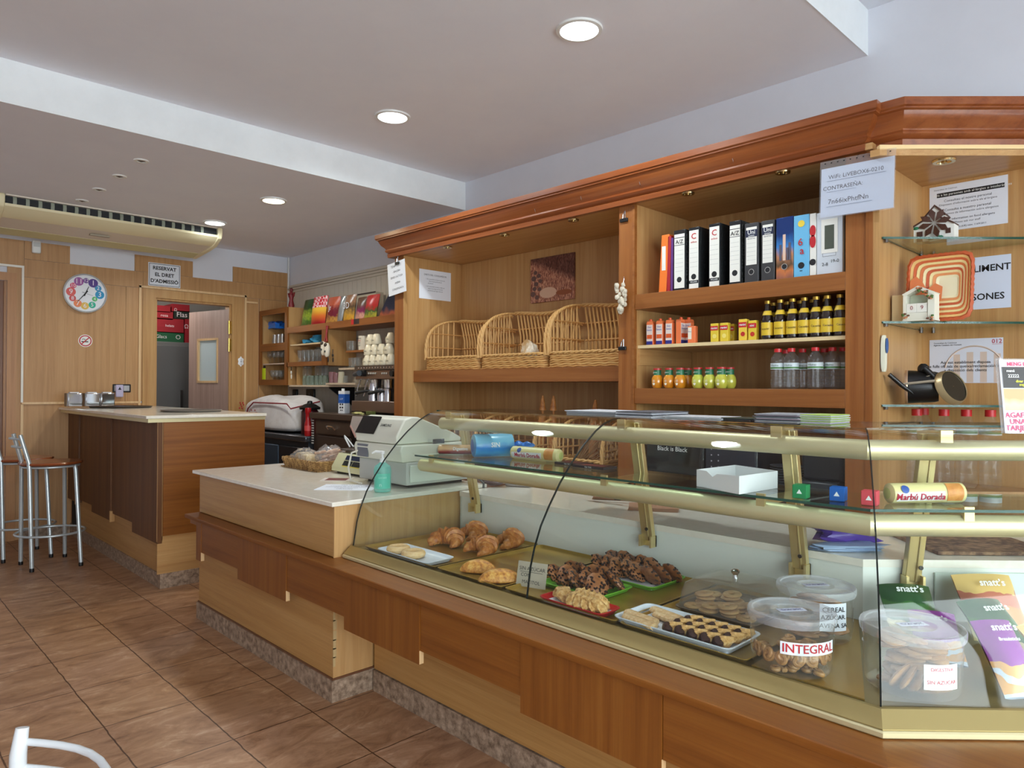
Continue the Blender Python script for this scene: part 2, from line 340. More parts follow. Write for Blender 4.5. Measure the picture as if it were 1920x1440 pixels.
# cream tongue-and-groove panelling with a moulding on the back wall behind the coffee bar
tg = mat('cream_panelling', S(204, 196, 182), .45)
b = MB(); zc = at(547, 545, y=BY).z
x = FX0+.014
while x < -4.7: b.box(x+.001, x+.088, BY-.012, BY, 0, zc); x += .09
for z in (2.2, 1.55): b.box(FX0+.014, -4.7, BY-.014, BY-.01, z-.002, z+.002)
struct('trim_23', b, tg)
b = MB(); b.box(FX0+.014, -4.7, BY-.03, BY, zc, zc+.025); b.box(FX0+.014, -4.7, BY-.02, BY, zc-.03, zc); b.box(FX0+.014, -4.7, BY-.022, BY, zc+.03, zc+.06); struct('trim_24', b, tg, bev=.005)
b = MB(); b.cyl((FX0+.03, BY-.02, 2.3), (FX0+.03, BY-.02, zc+.1), .006, 6); b.box(FX0+.015, FX0+.03, BY-.03, BY-.012, 1.8, Z1); struct('trim_25', b, flatm(228, 226, 222, .6))
# shop-front windows on the two unseen sides (they light the place)
alu = mat('white_frame', S(226, 228, 230), .4)
b = MB()
b.box(XR, XR+.1, -2.4, BY, 0, .25) ; b.box(XR, XR+.1, YF0, BY, 2.9, Z3+.1); b.box(XR, XR+.1, YF0, -2.4, 0, Z3+.1); b.box(XR, XR+.1, 3.0, BY, .25, 2.9)
struct('wall_right', b, plaster)
b = MB(); b.box(FX0-.1, XR, YF0-.1, YF0, 0, Z3+.1)
struct('wall_front', b, plaster)
b = MB()
for y in (-2.4, -.6, 1.2, 2.95): b.box(XR, XR+.06, y, y+.05, .25, 2.9)
b.box(XR, XR+.06, -2.4, 3.0, .25, .3); b.box(XR, XR+.06, -2.4, 3.0, 2.85, 2.9)
w1 = struct('window_1', b, alu)
b = MB(); b.box(XR+.02, XR+.026, -2.35, 2.95, .3, 2.85); O('pane', b, glass, w1)
b = MB(); b.box(XR+.1, 9, -9, 9, -.12, -.02); b.box(-12, XR+.1, -9, YF0-.1, -.12, -.02); struct('floor', b, flatm(200, 200, 198, .8))

# ================= CEILING LAMPS
def downlight(px, py, z, r, col, e, lit, label):
    p = at(px, py, z=z); t = E('ceiling_downlight', label, 'ceiling light', (p.x, p.y, z), group=None)
    b = MB(); b.lathe([(r*.80, -.001), (r*.84, -.012), (r, -.010), (r*1.02, 0)], (p.x, p.y, z), 32, caps=False); O('rim', b, whitep, t)
    b = MB(); b.lathe([(r*.82, -.002), (.001, -.004)], (p.x, p.y, z), 32, caps=False)
    O('diffuser', b, mat('lit_diffuser_'+lit, (1, 1, 1, 1), .5, emit=(col[0], col[1], col[2], 1), es=9), t)
    l = lamp('SPOT', (p.x, p.y, z-.02), e, col, r*.8, 165); l.parent = t; l.location = (0, 0, -.02)
cool = (.86, .96, 1.0)
downlight(1086, 55, Z2, .115, cool, 60, 'cool', 'large round cool white downlight in the raised ceiling, nearest the shelves corner')
downlight(736, 218, Z2, .115, cool, 60, 'cool', 'round cool white downlight in the raised ceiling, left of the biggest one')
downlight(513, 375, Z1, .105, (1, .84, .55), 30, 'warm', 'round warm yellow downlight in the lower ceiling')
downlight(403, 417, Z1, .105, cool, 35, 'cool', 'round cool white downlight beside the air conditioner')
for i, (px, py) in enumerate([(265, 301), (224, 330), (186, 355), (154, 376)]):
    p = at(px, py, z=Z1); t = E('ceiling_spotlight', 'small unlit silver spotlight, %s in the row of four running towards the air conditioner' % ORD[i], 'ceiling light', (p.x, p.y, Z1), group='unlit ceiling spotlights')
    b = MB(); b.lathe([(.026, -.002), (.03, -.008), (.046, -.007), (.05, 0)], (p.x, p.y, Z1), 20, caps=False); O('rim', b, whitep, t)
    b = MB(); b.lathe([(.03, -.001), (.02, -.005), (.001, -.012)], (p.x, p.y, Z1), 14, caps=False); O('bulb', b, darksteel, t)

# ================= AIR CONDITIONER
ivory = mat('ivory_plastic', S(236, 224, 184), .4); ivory2 = mat('pale_ivory_plastic', S(230, 220, 204), .45)
y0, y1 = .98, 2.78; xf = -6.97
ac = E('air_conditioner', 'long ivory air conditioner hung under the lower ceiling above the clock wall', 'air conditioner', (-7.3, 1.88, 2.78))
prof = [(xf-.02, Z1), (xf-.02, 2.985), (xf-.09, 2.895), (xf-.13, 2.85), (xf-.3, 2.83), (-7.62, 2.80), (-7.64, 2.83), (-7.64, Z1)]
b = MB(); b.prism(prof, y0+.045, y1-.045, 1); O('body', b, ivory2, ac)
b = MB(); b.prism([(xf-.105, 2.892), (xf-.02, 2.915), (xf+.005, 2.93), (xf-.0, 2.91), (xf-.06, 2.868), (xf-.16, 2.842), (xf-.16, 2.85)], y0+.045, y1-.045, 1); O('front_lip', b, ivory, ac)
b = MB(); b.prism([(-7.45, 2.822), (-7.63, 2.80), (-7.64, 2.79), (-7.45, 2.812)], y0+.05, y1-.05, 1); O('rear_strip', b, mat('aged_ivory', S(212, 204, 156), .5), ac)
b = MB(); b.box(xf-.012, xf+.012, y0+.05, y1-.05, Z1-.012, Z1-.001); O('top_rail', b, ivory2, ac)
b = MB(); b.prism([(xf-.01, Z1-.014), (xf-.01, 2.925), (xf-.05, 2.90), (xf-.05, Z1-.014)], y0+.05, y1-.05, 1); O('outlet_recess', b, flatm(22, 24, 28, .6), ac)
for i in range(18):
    y = y0+.1+i*.088
    b = MB(); b.prism([(xf-.004, Z1-.016), (xf+.004, 2.96), (xf-.002, 2.93), (xf-.02, 2.93), (xf-.03, Z1-.016)], y, y+.026, 1); O('vent_fin', b, flatm(150, 156, 140, .6), ac)
for y in (y0, y1-.045):
    b = MB(); b.prism([(xf+.015, Z1-.001), (xf+.02, 2.95), (xf-.0, 2.90), (xf-.12, 2.838), (xf-.3, 2.815), (-7.64, 2.785), (-7.66, Z1-.001)], y, y+.045, 1); O('end_cap', b, ivory, ac, bev=.008)
b = MB(); fr = at(215, 435, z=2.822); b.box(-7.28, -7.24, 1.7, 1.86, 2.815, 2.828); b.box(-7.265, -7.255, 1.77, 1.785, 2.812, 2.82); O('control_panel', b, flatm(170, 160, 140, .5), ac)
# ================= BAR BY THE FAR WALL
bx1, by0 = -5.385, 1.70; btop = 1.24
bar = E('bar_counter', 'tall brown wooden bar with cream stone top, standing against the clock wall', 'bar counter', (-6.7, 2.1, 0))
def bb(name, m, *bx, bev=0, par=bar, label=None):
    b = MB()
    for q in bx: b.box(*q)
    return O(name, b, m, par, bev=bev, label=label)
bb('stone_top', stone, (-7.985, -5.36, 1.615, 2.50, btop-.022, btop), bev=.003)
bb('under_rail', champagne, (-7.985, -5.385, 1.635, 2.50, btop-.05, btop-.023))
bb('body', counter_h, (-7.985, bx1, by0+.03, 2.49, .105, btop-.05))
bb('plinth', granite, (-7.985, bx1+.012, by0+.02, 2.49, 0, .105))
pxs = [(117, 147, 936), (147, 172, 943), (172, 207, 968), (207, 248, 972), (248, 296, 1009)]
for i, (a, c, yb) in enumerate(pxs):
    xa, xc = at(a, 900, y=by0).x, at(c, 900, y=by0).x; zb = at((a+c)/2, yb, y=by0).z
    xa = max(xa, -7.985)
    bb('dark_panel', bardark, (xa+.001, xc-.001, by0+(.0 if i % 2 == 0 else .012), by0+.03, zb, btop-.05))
bb('corner_strip', light_v, (bx1-.004, bx1+.006, by0-.002, by0+.035, at(298, 1018, y=by0).z, btop-.05))
bb('end_panel', dark_y, (bx1, bx1+.012, by0+.036, 2.49, at(340, 1000, x=bx1).z, btop-.05))
zk = at(338/1, 1035, x=bx1).z
bb('end_base_panel', light_y, (bx1, bx1+.006, by0+.0, 2.49, .105, at(340, 1000, x=bx1).z))
for px, py in ((207, 972), (142, 940)):
    p = at(px, py, y=by0-.004); bb('panel_end_block', light_v, (p.x-.02, p.x+.0, by0-.008, by0+.028, p.z-.03, p.z+.06))
p = at(135, 965, y=by0); bb('opening_shade', flatm(24, 16, 12, .9), (p.x-.12, p.x+.06, by0+.024, by0+.029, p.z-.16, p.z+.12))  # near-black sheet on the bar front, shade of a gap put into colour

# ================= SALES COUNTER (left of the glass case)
cx0, cx1, cy0 = -4.545, -2.91, 1.685; ctz = .92; pf = 1.62
ctr = E('sales_counter', 'low oak sales counter with cream stone top, where the cash register stands', 'counter', (-3.7, 2.1, 0))
def cb(name, m, *bx, bev=0, label=None): return bb(name, m, *bx, bev=bev, par=ctr, label=label)
cb('stone_top', stone, (-4.62, -2.895, 1.665, 2.62, ctz-.021, ctz), bev=.003)
cb('upper_box', counter_h, (cx0, cx1-.008, cy0+.0, 2.60, .665, ctz-.021))
cb('upper_end_panel', counter_v, (cx1-.008, cx1, cy0+.0, 2.60, .66, ctz-.021))
cb('base_box', counter_h, (cx0, cx1-.006, cy0+.0, 2.60, .105, .64))
cb('base_end_panel', counter_v, (cx1-.006, cx1, cy0, 1.90, .105, .64))
chip = flatm(196, 168, 120, .9)
b = MB(); rr = random.Random(3)
for z in (.16, .2, .24, .28, .33, .37): b.box(cx1-.004, cx1+.001, cy0-.001, cy0+.008+rr.random()*.012, z, z+.045)
O('chipped_edge', b, chip, ctr)
cb('plinth', granite, (cx0-.01, cx1+.01, cy0-.012, 2.60, 0, .10)); cb('plinth_cap', flatm(110, 70, 45, .5), (cx0-.005, cx1+.006, cy0-.006, 2.6, .10, .108))
# ledge and hanging panels, shared rhythm: long and short boards alternate
bnd = [at(q, 1100, y=pf).x for q in (367, 376, 445, 536, 645, 787, 976, 1242)]
zs, zl_ = .45, .398
def ledge_prof(): return [(pf-.024-1.76, .658), (pf-.024-1.76, .640), (pf-.022-1.76, .637), (pf+.01-1.76, .636), (pf+.01-1.76, .60), (-.02, .60), (-.02, .6615), (pf-.021-1.76, .6605)]
def panels(xs, par):
    for i, (xa, xc) in enumerate(xs):
        lg = (i0+i) % 2 == 0
        b = MB(); y1_ = pf-(.0 if lg else -.004); z0_p = zl_ if lg else zs; b.prism([(y1_, z0_p), (pf+.02, z0_p), (pf+.02, .599), (pf+.0095, .599), (pf+.0095, .6355), (y1_, .6355)], xa+.0012, xc-.0012, 0)
        O('hanging_panel', b, dark_v if lg else dark_h, par)
        if lg:
            b = MB(); b.box(xc-.006, xc-.0008, pf+.001, pf+.021, zl_+.001, zs+.0); O('panel_edge', b, lm, par)
i0 = 0; cs = [(bnd[0], bnd[1]), (bnd[1], bnd[2]), (bnd[2], bnd[3]), (bnd[3], bnd[4])]
panels(cs, ctr)
b = MB(); pr = [(e+1.76, z) for e, z in ledge_prof()]; b.prism([(y, z) for y, z in pr], -4.55, bnd[4]-.0005, 0); O('ledge', b, dark_h, ctr)
# blocks that carry the boards
cb('batten', light_h, (cx0+.1, cx1, pf+.021, cy0, .50, .599))

# ================= GLASS DISPLAY CASE
CX, CY = -.58, 1.76; XL = -2.885; S45 = math.sqrt(.5)
D = Vector((S45, S45, 0)); NI = Vector((-S45, S45, 0)); T22 = math.tan(radians(22.5)); SD = 1.7
def pm(x, e, z): return Vector((x, CY+e, z))
def corner(e, z): return Vector((CX-T22*e, CY+e, z))
def pd(s, e, z): return Vector((CX, CY, 0))+NI*e+D*(s)+Z*z
def run(prof, x0=XL, x1=None, s0=None, s1=None, mi=None, b=None, caps=True, closed=True, capmi=None):
    "sweep profile [(e,z)]: along the straight front from x0 to the corner (or x1), or with s0/s1 along the angled end"
    b = b or MB()
    if s1 is None:
        A = [pm(x0, e, z) for e, z in prof]; B = [corner(e, z) if x1 is None else pm(x1, e, z) for e, z in prof]; b.rings([A, B], closed, caps, mi, capmi)
    else:
        A = [corner(e, z) if s0 is None else pd(s0, e, z) for e, z in prof]; B = [pd(s1, e, z) for e, z in prof]; b.rings([A, B], closed, caps, mi, capmi)
    return b
case = E('display_case', 'long curved-glass pastry display case on brown panels, turning a corner at its right end', 'display case', (-1.7, 2.0, 0))
def cs2(name, m, prof, bev=0, **k):
    O(name, run(prof, **k), m, case, bev=bev)
    O(name, run(prof, s1=SD), m, case, bev=bev)
cs2('base_box', counter_h, [(.13, .105), (.13, .64), (.7, .64), (.7, .105)])
cs2('plinth', granite, [(.125, 0), (.125, .10), (.7, .10), (.7, 0)])
O('ledge', run(ledge_prof(), x0=at(645, 1100, y=pf).x+.0005), dark_h, case); O('ledge', run(ledge_prof(), s1=SD), dark_h, case)
i0 = 0; lastx = CX-T22*(pf-CY)
xs = [(bnd[4], bnd[5]), (bnd[5], bnd[6]), (bnd[6], bnd[7]), (bnd[7], lastx)]
xs[0] = (bnd[4], bnd[5])
panels(xs, case)
e0 = pf-CY
O('hanging_panel', run([(e0, zl_), (e0, .6355), (e0+.0095, .6355), (e0+.0095, .599), (e0+.02, .599), (e0+.02, zl_)], s1=SD), dark_h, case)
b = MB(); b.box(cx1+.03, CX, pf+.021, CY+.13, .50, .599); O('batten', b, light_h, case)
ra = [(-.045, .663), (-.05, .676), (-.042, .684), (-.043, .688), (-.004, .705), (.008, .70), (.02, .70), (.02, .663)]
rail_lo = [(-.044, .6625), (-.046, .665), (-.046, .675), (-.042, .6785), (-.02, .6785), (-.02, .6625)]
rail_hi = [(-.046, .6885), (-.048, .70), (-.008, .728), (.004, .728), (.004, .6885)]
rail_hi = [(-.040, .679), (-.040, .682), (-.004, .712), (.006, .712), (.006, .679)]
cs2('front_rail_lip', champagne, rail_lo); cs2('front_rail', mat('brushed_gold_rail', S(178, 160, 108), .5, .8), rail_hi)
cs2('deck', mat('case_floor', S(150, 132, 84), .3, .5), [(.005, .66), (.005, .70), (.66, .70), (.66, .66)])
cs2('back_panel', mat('white_case_panel', S(226, 228, 218), .35), [(.66, .645), (.66, .874), (.675, .874), (.675, .645)])
cs2('rear_worktop', stone, [(.655, .875), (.655, .90), (1.05, .90), (1.05, .875)])
cs2('rear_cabinet', flatm(222, 220, 208, .5), [(.70, .11), (.70, .873), (1.03, .873), (1.03, .11)])
gp = [(.012, .70), (.022, .76), (.032, .82), (.05, .88), (.083, .955), (.125, 1.02), (.185, 1.10), (.25, 1.17), (.32, 1.232), (.39, 1.282), (.44, 1.308), (.49, 1.322), (.54, 1.328)]
def thick(p, t):
    out = []
    for i, (e, z) in enumerate(p):
        a = p[max(i-1, 0)]; c = p[min(i+1, len(p)-1)]; d = Vector((c[0]-a[0], c[1]-a[1])).normalized(); out.append((e-d.y*t, z+d.x*t))
    return out
gpo = thick(gp, .006); gl = gp+gpo[::-1]
JX = -1.745
def pane(**k):
    b = run(gl, closed=True, caps=False, **k)
    o = O('curved_glass', b, glass, case)
    return o
pane(x1=JX-.0015); b = run(gl, x0=JX+.0015, caps=False); O('curved_glass', b, glass, case); O('curved_glass', run(gl, s1=SD, caps=False), glass, case)
for f in (lambda e, z, d: pm(XL+d*.003, e, z), lambda e, z, d: pm(JX+(d-.5)*.004, e, z), lambda e, z, d: corner(e, z)+X*(d-.5)*.004):
    b = MB(); b.rings([[f(e, z, 0) for e, z in gl], [f(e, z, 1) for e, z in gl]]); O('glass_edge', b, bedge, case)
tp = [(.50, 1.328), (.50, 1.334), (.93, 1.334), (.93, 1.328)]
cs2('top_glass', glass, tp, caps=True)
cs2('top_glass_edge', bedge, [(.93, 1.328), (.93, 1.334), (.932, 1.334), (.932, 1.328)])
b = MB(); b.rings([[pm(XL, e, z) for e, z in tp], [pm(XL-.002, e, z) for e, z in tp]]); O('top_glass_edge', b, gedge, case)
# side glass at the counter end: a thin sheet following the curve
b = MB(); side = [pm(XL+.006, e, z) for e, z in gp]+[pm(XL+.006, .66, 1.328), pm(XL+.006, .66, .70)]; sd2 = [p+X*.005 for p in side]
b.rings([side, sd2]); O('side_glass', b, glass, case)
# inner glass shelf
shz = 1.112
sp = [(.34, shz-.004), (.34, shz+.004), (.64, shz+.004), (.64, shz-.004)]
sm = run(sp, x0=XL+.03); O('glass_shelf', sm, shelfglass, case); O('glass_shelf', run(sp, s1=SD), shelfglass, case)
ep = [(.338, shz-.004), (.338, shz+.004), (.34, shz+.004), (.34, shz-.004)]
O('shelf_edge', run(ep, x0=XL+.03), gedge, case); O('shelf_edge', run(ep, s1=SD), gedge, case)
def circ(e, z, r, n=14): return [(e+r*cos(2*pi*i/n), z+r*sin(2*pi*i/n)) for i in range(n)]
cs2('lower_light_tube', champagne, circ(.372, shz-.047, .031), x0=XL+.05); cs2('upper_light_tube', champagne, circ(.50, 1.268, .031), x0=XL+.05)
# metal posts
def post(P0, u, n_in):
    "P0 = foot at the back panel, u = along, n_in = inward"
    b = MB(); a = P0+Z*.835-n_in*.0; c = P0+Z*1.315-n_in*.10
    for off, w in ((0, .026),):
        vs = []
        for q in (a, c):
            for s_, t_ in ((-w, -.012), (w, -.012), (w, .012), (-w, .012)): vs.append(q+u*s_+n_in*t_)
        b.add(vs, [(0, 1, 2, 3), (4, 7, 6, 5), (0, 4, 5, 1), (1, 5, 6, 2), (2, 6, 7, 3), (3, 7, 4, 0)])
        vs = []
        for q in (a, c):
            for s_, t_ in ((.004, -.016), (.010, -.016), (.010, -.010), (.004, -.010)): vs.append(q+u*s_+n_in*t_)
        b.add(vs, [(0, 1, 2, 3), (4, 7, 6, 5), (0, 4, 5, 1), (1, 5, 6, 2), (2, 6, 7, 3), (3, 7, 4, 0)])
    o = O('post', b, gold, case, bev=.002)
    b = MB(); fr = (P0+Z*.81-n_in*.02, u, Z); b.fbox(fr, -.03, -.022, 0, .045, -.03, .01); b.fbox(fr, .022, .03, 0, .045, -.03, .01); b.fbox(fr, -.03, .03, 0, .045, -.03, -.022); O('post_foot', b, gold, o)
    b = MB(); q = P0+Z*.885-n_in*.034; b.cyl(q+u*.012, q+u*.012-n_in*.004, .007, 10); O('screw', b, flatm(40, 34, 24, .4), o)
    b = MB(); fr = (P0+Z*(shz-.03), u, Z); b.fbox(fr, -.010, -.004, -.004, .026, -.0, .29); b.fbox(fr, -.014, .014, -.004, .040, .288, .298); O('shelf_bracket', b, gold, o)
    b = MB(); fr = (P0+Z*(1.30), u, Z); b.fbox(fr, -.010, -.004, -.004, .026, .05, .19); b.fbox(fr, -.018, .018, -.006, .030, .186, .192); O('top_bracket', b, gold, o)
for px in (893, 1217, 1502): post(at(px, 1000, y=CY+.645)*Vector((1, 1, 0)) if False else Vector((at(px, 985, y=CY+.645).x, CY+.645, 0)), X, Y)
for s in (.42, 1.1): post(Vector((CX, CY, 0))+NI*.645+D*s, D, NI)
# white door and reflections-free inner box at the corner
b = MB(); fr = (pd(.5, .655, .71), D, Z); b.fbox(fr, 0, .34, 0, .15, 0, .006); O('inner_door', b, mat('pale_green_panel', S(214, 226, 216), .3), case)
# ================= WALL CABINET BEHIND THE CASE
yF, yB, zc_ = 3.36, 3.96, 2.52; zb0 = 1.0
cab = E('wall_cabinet', 'tall oak wall cabinet with brown posts, open niches and a heavy moulded cornice', 'cabinet', (-2.6, 3.7, 0))
def kb(name, m, *bx, bev=0, label=None): return bb(name, m, *bx, bev=bev, par=cab, label=label)
def xat(px, y=yF): return at(px, 600, y=y).x
x_l0, x_l1, x_m0, x_m1, x_r0, x_r1, x_r2 = xat(740), xat(757), xat(1160), xat(1190), xat(1585), xat(1637), xat(1649)
t = .02
kb('back_panel', light_v, (x_l1, x_m0+.03, yB, yB+.03, .1, zc_)); kb('back_panel', light_v, (x_m1-.03, x_r1-.02, yB, yB+.03, .1, zc_)); kb('back_panel', light_v, (x_r2-.0, .35, yB, yB+.03, .1, 2.62))
kb('side_panel', light_v, (x_l1-.03, x_l1, yF+.02, yB, .1, zc_)); kb('side_panel', light_v, (x_m1-.02, x_m1, yF+.02, yB, .1, zc_)); kb('side_panel', light_v, (x_r2-.02, x_r2, yF+.02, yB, .1, zc_)); kb('side_panel', light_v, (x_m0, x_m0+.02, yF+.02, yB, .1, zc_)); kb('side_panel', light_v, (x_r0, x_r0+.02, yF+.02, yB, .1, zc_))
kb('post', post_v, (x_l0, x_l1-.008, yF, yF+.02, .1, zc_+.02)); kb('post_edging', light_v, (x_l1-.008, x_l1, yF-.001, yF+.02, .1, zc_))
kb('post', post_v, (x_m0, x_m1-.016, yF, yF+.02, .1, zc_+.02)); kb('post_edging', shelf_h, (x_m1-.016, x_m1, yF-.005, yF+.02, .1, zc_))
kb('post', post_v, (x_r0, x_r1-.03, yF, yF+.02, .1, zc_+.02)); kb('post', post_v, (x_r1-.03, x_r1, yF-.006, yF+.02, .1, zc_+.02)); kb('post_edging', light_v, (x_r1, x_r2, yF-.004, yF+.02, .1, zc_))
kb('top_board', light_h, (x_l0, x_r2-.02, yF-.033, yB+.03, zc_+.001, zc_+.03))
# corner niche top with its pale front edge, on the slant
def slant(x0, y0, x1=None): return [(x0, y0), (x0+(yB-y0), yB), (x0, yB)]
b = MB(); b.prism([(x_r2-.02, yF-.06), (x_r2+.02, yF-.06), (x_r2+.66, yB-.02), (x_r2+.66, yB+.03), (x_r2-.02, yB+.03)], 2.475, 2.505, 2); O('niche_top', b, light_h, cab)
b = MB(); b.prism([(x_r2, yF-.04), (x_r2+.02, yF-.06), (x_r2+.66, yB-.02), (x_r2+.65, yB)], 2.500, 2.522, 2); O('niche_edge', b, flatm(236, 206, 150, .4), cab)
# cornice: a moulded profile (out, z) swept along the front, stepping back, then along the slant
cp = [(0, zc_-.0), (-.035, zc_-.0), (-.038, zc_+.028), (-.03, zc_+.034), (-.046, zc_+.044), (-.052, zc_+.055), (-.046, zc_+.066), (-.05, zc_+.075), (-.075, zc_+.10), (-.088, zc_+.125), (-.092, zc_+.135), (-.104, zc_+.140), (-.104, zc_+.146), (-.112, zc_+.152), (-.112, zc_+.185), (0, zc_+.185)]
def sweep(path, prof, name, m, par):
    R = []
    n = len(path)
    for i, p in enumerate(path):
        p = Vector((*p, 0)); a = Vector((*path[i-1], 0)) if i else None; c = Vector((*path[i+1], 0)) if i < n-1 else None
        d1 = (p-a).normalized() if a else (c-p).normalized(); d2 = (c-p).normalized() if c else d1
        n1 = Vector((-d1.y, d1.x, 0)); n2 = Vector((-d2.y, d2.x, 0)); nn = (n1+n2); nn = nn/nn.dot(n1)
        R.append([p+nn*e+Z*z for e, z in prof])
    b = MB(); b.rings(R); return O(name, b, m, par)
sweep([(x_l0-.02, yB), (x_l0-.02, yF), (x_r1-.06, yF), (x_r1-.06, yF+.05), (x_r1+.10, yF+.05), (x_r1+.10+.64, yF+.05+.64)], cp, 'cornice', red_h, cab)
# shelves
s1t = at(900, 692.5, y=yF).z
def shelf(x0, x1, z0, z1, m=shelf_h, y0=None, back=None): kb('shelf', m, (x0+.001, x1-.001, (yF if y0 is None else y0), yB, z0, z1), bev=.001)
zS1 = at(1157, 687.5, y=yF).z; zS0 = at(1157, 716, y=yF).z
yS = yF+.10; zS1 = at(900, 692.3, y=yS).z; zS0 = at(900, 716, y=yS).z
shelf(x_l1+.0, x_m0+.0, zS0, zS1, y0=yS)
zB1, zB0 = 2.0, 1.915
zB1 = (at(1195, 552.5, y=yF).z+at(1583, 508.8, y=yF).z)/2; zB0 = (at(1195, 580, y=yF).z+at(1583, 543.8, y=yF).z)/2
zM = (at(1205, 645, y=yF).z+at(1583, 630, y=yF).z)/2; zL1 = (at(1193, 728, y=yF).z+at(1584, 730, y=yF).z)/2; zL0 = (at(1193, 757, y=yF).z+at(1584, 765, y=yF).z)/2
shelf(x_m1, x_r0, zB0, zB1); shelf(x_m1, x_r0, zL0, zL1)
kb('shelf', flatm(226, 200, 152, .45), (x_m1+.001, x_r0-.001, yF+.03, yB, zM-.018, zM))
kb('cleat', light_y, (x_m1, x_m1+.012, yF+.035, yB-.01, zM-.115, zM-.019))
kb('worktop', flatm(70, 52, 40, .4), (x_l1, x_r0, yF-.0, yB, .87, .90)); kb('worktop', flatm(190, 160, 120, .5), (x_r2, x_r2+.02, yF, yB, .9, .979))
kb('base_doors', dark_v, (x_l1, x_r0, yF+.01, yF+.03, .1, .868))
# niche 3 ledges
b = MB(); b.prism(slant(x_r2, yF+.0), .98, 1.0, 2); O('shelf', b, light_h, cab)
gz = [at(1650, 443, y=yF).z, at(1650, 602, y=yF).z, at(1650, 759, y=yF).z]
for z in gz:
    b = MB(); b.prism(slant(x_r2+.004, yF+.02), z-.008, z, 2); o = O('glass_shelf', b, shelfglass, cab)
    b = MB(); x0, y0_ = x_r2+.004, yF+.02; w = yB-y0_; b.prism([(x0, y0_), (x0+w, yB), (x0+w-.003, yB), (x0, y0_+.003)], z-.009, z+.001, 2); b.prism([(x0, y0_), (x0+.003, y0_), (x0+.003, yB), (x0, yB)], z-.009, z-.002, 2); O('shelf_edge', b, gedge, o)
    for q in ((x0+.008, y0_+.03), (x0+.008, yB-.05), (x0+.05, yB-.008), (x0+w-.1, yB-.01)):
        b = MB(); b.cyl((q[0], q[1], z-.022), (q[0], q[1], z-.008), .008, 8); O('shelf_support', b, darksteel, o)
# recessed spots in the niche ceilings
def cspot(px, py, z, r=.034):
    p = at(px, py, z=z); b = MB(); b.lathe([(r*.6, z-.001), (r*.66, z-.008), (r, z-.008), (r*1.08, z-.001)], (p.x, p.y, 0), 20, caps=False); b.lathe([(r*.6, z-.001), (.012, z-.003), (.012, z-.012), (.001, z-.014)], (p.x, p.y, 0), 14, caps=False)
    o = O('recessed_spotlight', b, mat('old_brass', S(206, 186, 140), .2, 1), cab)
for px, py in ((839, 463), (946, 440), (1075, 412), (1290, 362), (1468, 322)): cspot(px, py, zc_)
cspot(1770, 301, 2.475, .045)
# little cup hooks on the cornice
b = None
for px, py in ((1005, 396), (1091, 372), (1201, 345), (1375, 301)):
    p = at(px, py, y=yF-.06); b = MB(); b.tube([(p.x-.006, p.y, p.z+.015), (p.x, p.y-.012, p.z+.012), (p.x+.006, p.y-.012, p.z-.008), (p.x+.002, p.y-.004, p.z-.012)], .0018, 6); O('cup_hook', b, chrome, cab)
# ================= THINGS ON THE CLOCK WALL
wx = FX0+.014
p = at(160, 550, x=wx+.02)
ck = E('wall_clock', 'round white wall clock with coloured number discs, hanging left of the storeroom door', 'clock', (wx, p.y, p.z-.19))
b = MB(); b.T = Matrix.Translation((wx+.002, p.y, p.z)) @ Matrix.Rotation(radians(90), 4, 'Y')
b.lathe([(.001, 0), (.188, 0), (.192, .012), (.192, .03), (.184, .036), (.178, .03)], n=40, caps=False); O('rim', b, mat('clock_rim', S(206, 210, 214), .3, .3), ck)
b = MB(); b.T = Matrix.Translation((wx+.026, p.y, p.z)) @ Matrix.Rotation(radians(90), 4, 'Y'); b.lathe([(.18, 0), (.001, .001)], n=40, caps=False); O('face', b, flatm(236, 238, 244, .4), ck)
fr = (Vector((wx+.0275, p.y, p.z)), Y, Z)
cc = {12: (110, 70, 150), 1: (84, 54, 140), 2: (60, 150, 200), 3: (40, 150, 200), 4: (90, 190, 110), 5: (40, 180, 150), 6: (230, 190, 90), 7: (240, 140, 90), 8: (214, 90, 90), 9: (226, 100, 96), 10: (220, 90, 120), 11: (160, 90, 160)}
rr_ = {12: .026, 1: .043, 2: .03, 3: .041, 4: .024, 5: .032, 6: .036, 7: .036, 8: .03, 9: .042, 10: .028, 11: .042}
for h, c in cc.items():
    a = radians(90-h*30-2); R_ = .112 if h != 4 else .085; q = fr[0]+Y*R_*cos(a)*1.12+Z*R_*sin(a)*1.12
    b = MB(); b.T = Matrix.Translation(q) @ Matrix.Rotation(radians(90), 4, 'Y'); b.lathe([(rr_[h], 0), (.0005, .0008)], n=20, caps=False); o = O('number_disc', b, flatm(*c), ck)
    TX(ck, (q+X*.001, Y, Z), [(str(h), 0, 0, rr_[h]*1.7, 0)], [flatm(250, 240, 246)], 'numeral')
def hand(name, ang, ln, w):
    b = MB(); d = Y*cos(ang)+Z*sin(ang); q = fr[0]+X*.004; nrm = Y*-sin(ang)+Z*cos(ang)
    b.add([q-d*.03-nrm*w, q+d*ln-nrm*w*.4, q+d*ln+nrm*w*.4, q-d*.03+nrm*w, q-d*.03-nrm*w+X*.002, q+d*ln-nrm*w*.4+X*.002, q+d*ln+nrm*w*.4+X*.002, q-d*.03+nrm*w+X*.002], [(3, 2, 1, 0), (4, 5, 6, 7), (0, 1, 5, 4), (1, 2, 6, 5), (2, 3, 7, 6), (3, 0, 4, 7)])
    O(name, b, ink, ck)
hand('hour_hand', radians(68), .075, .005); hand('minute_hand', radians(232), .115, .005); hand('second_hand', radians(-18), .07, .0015)
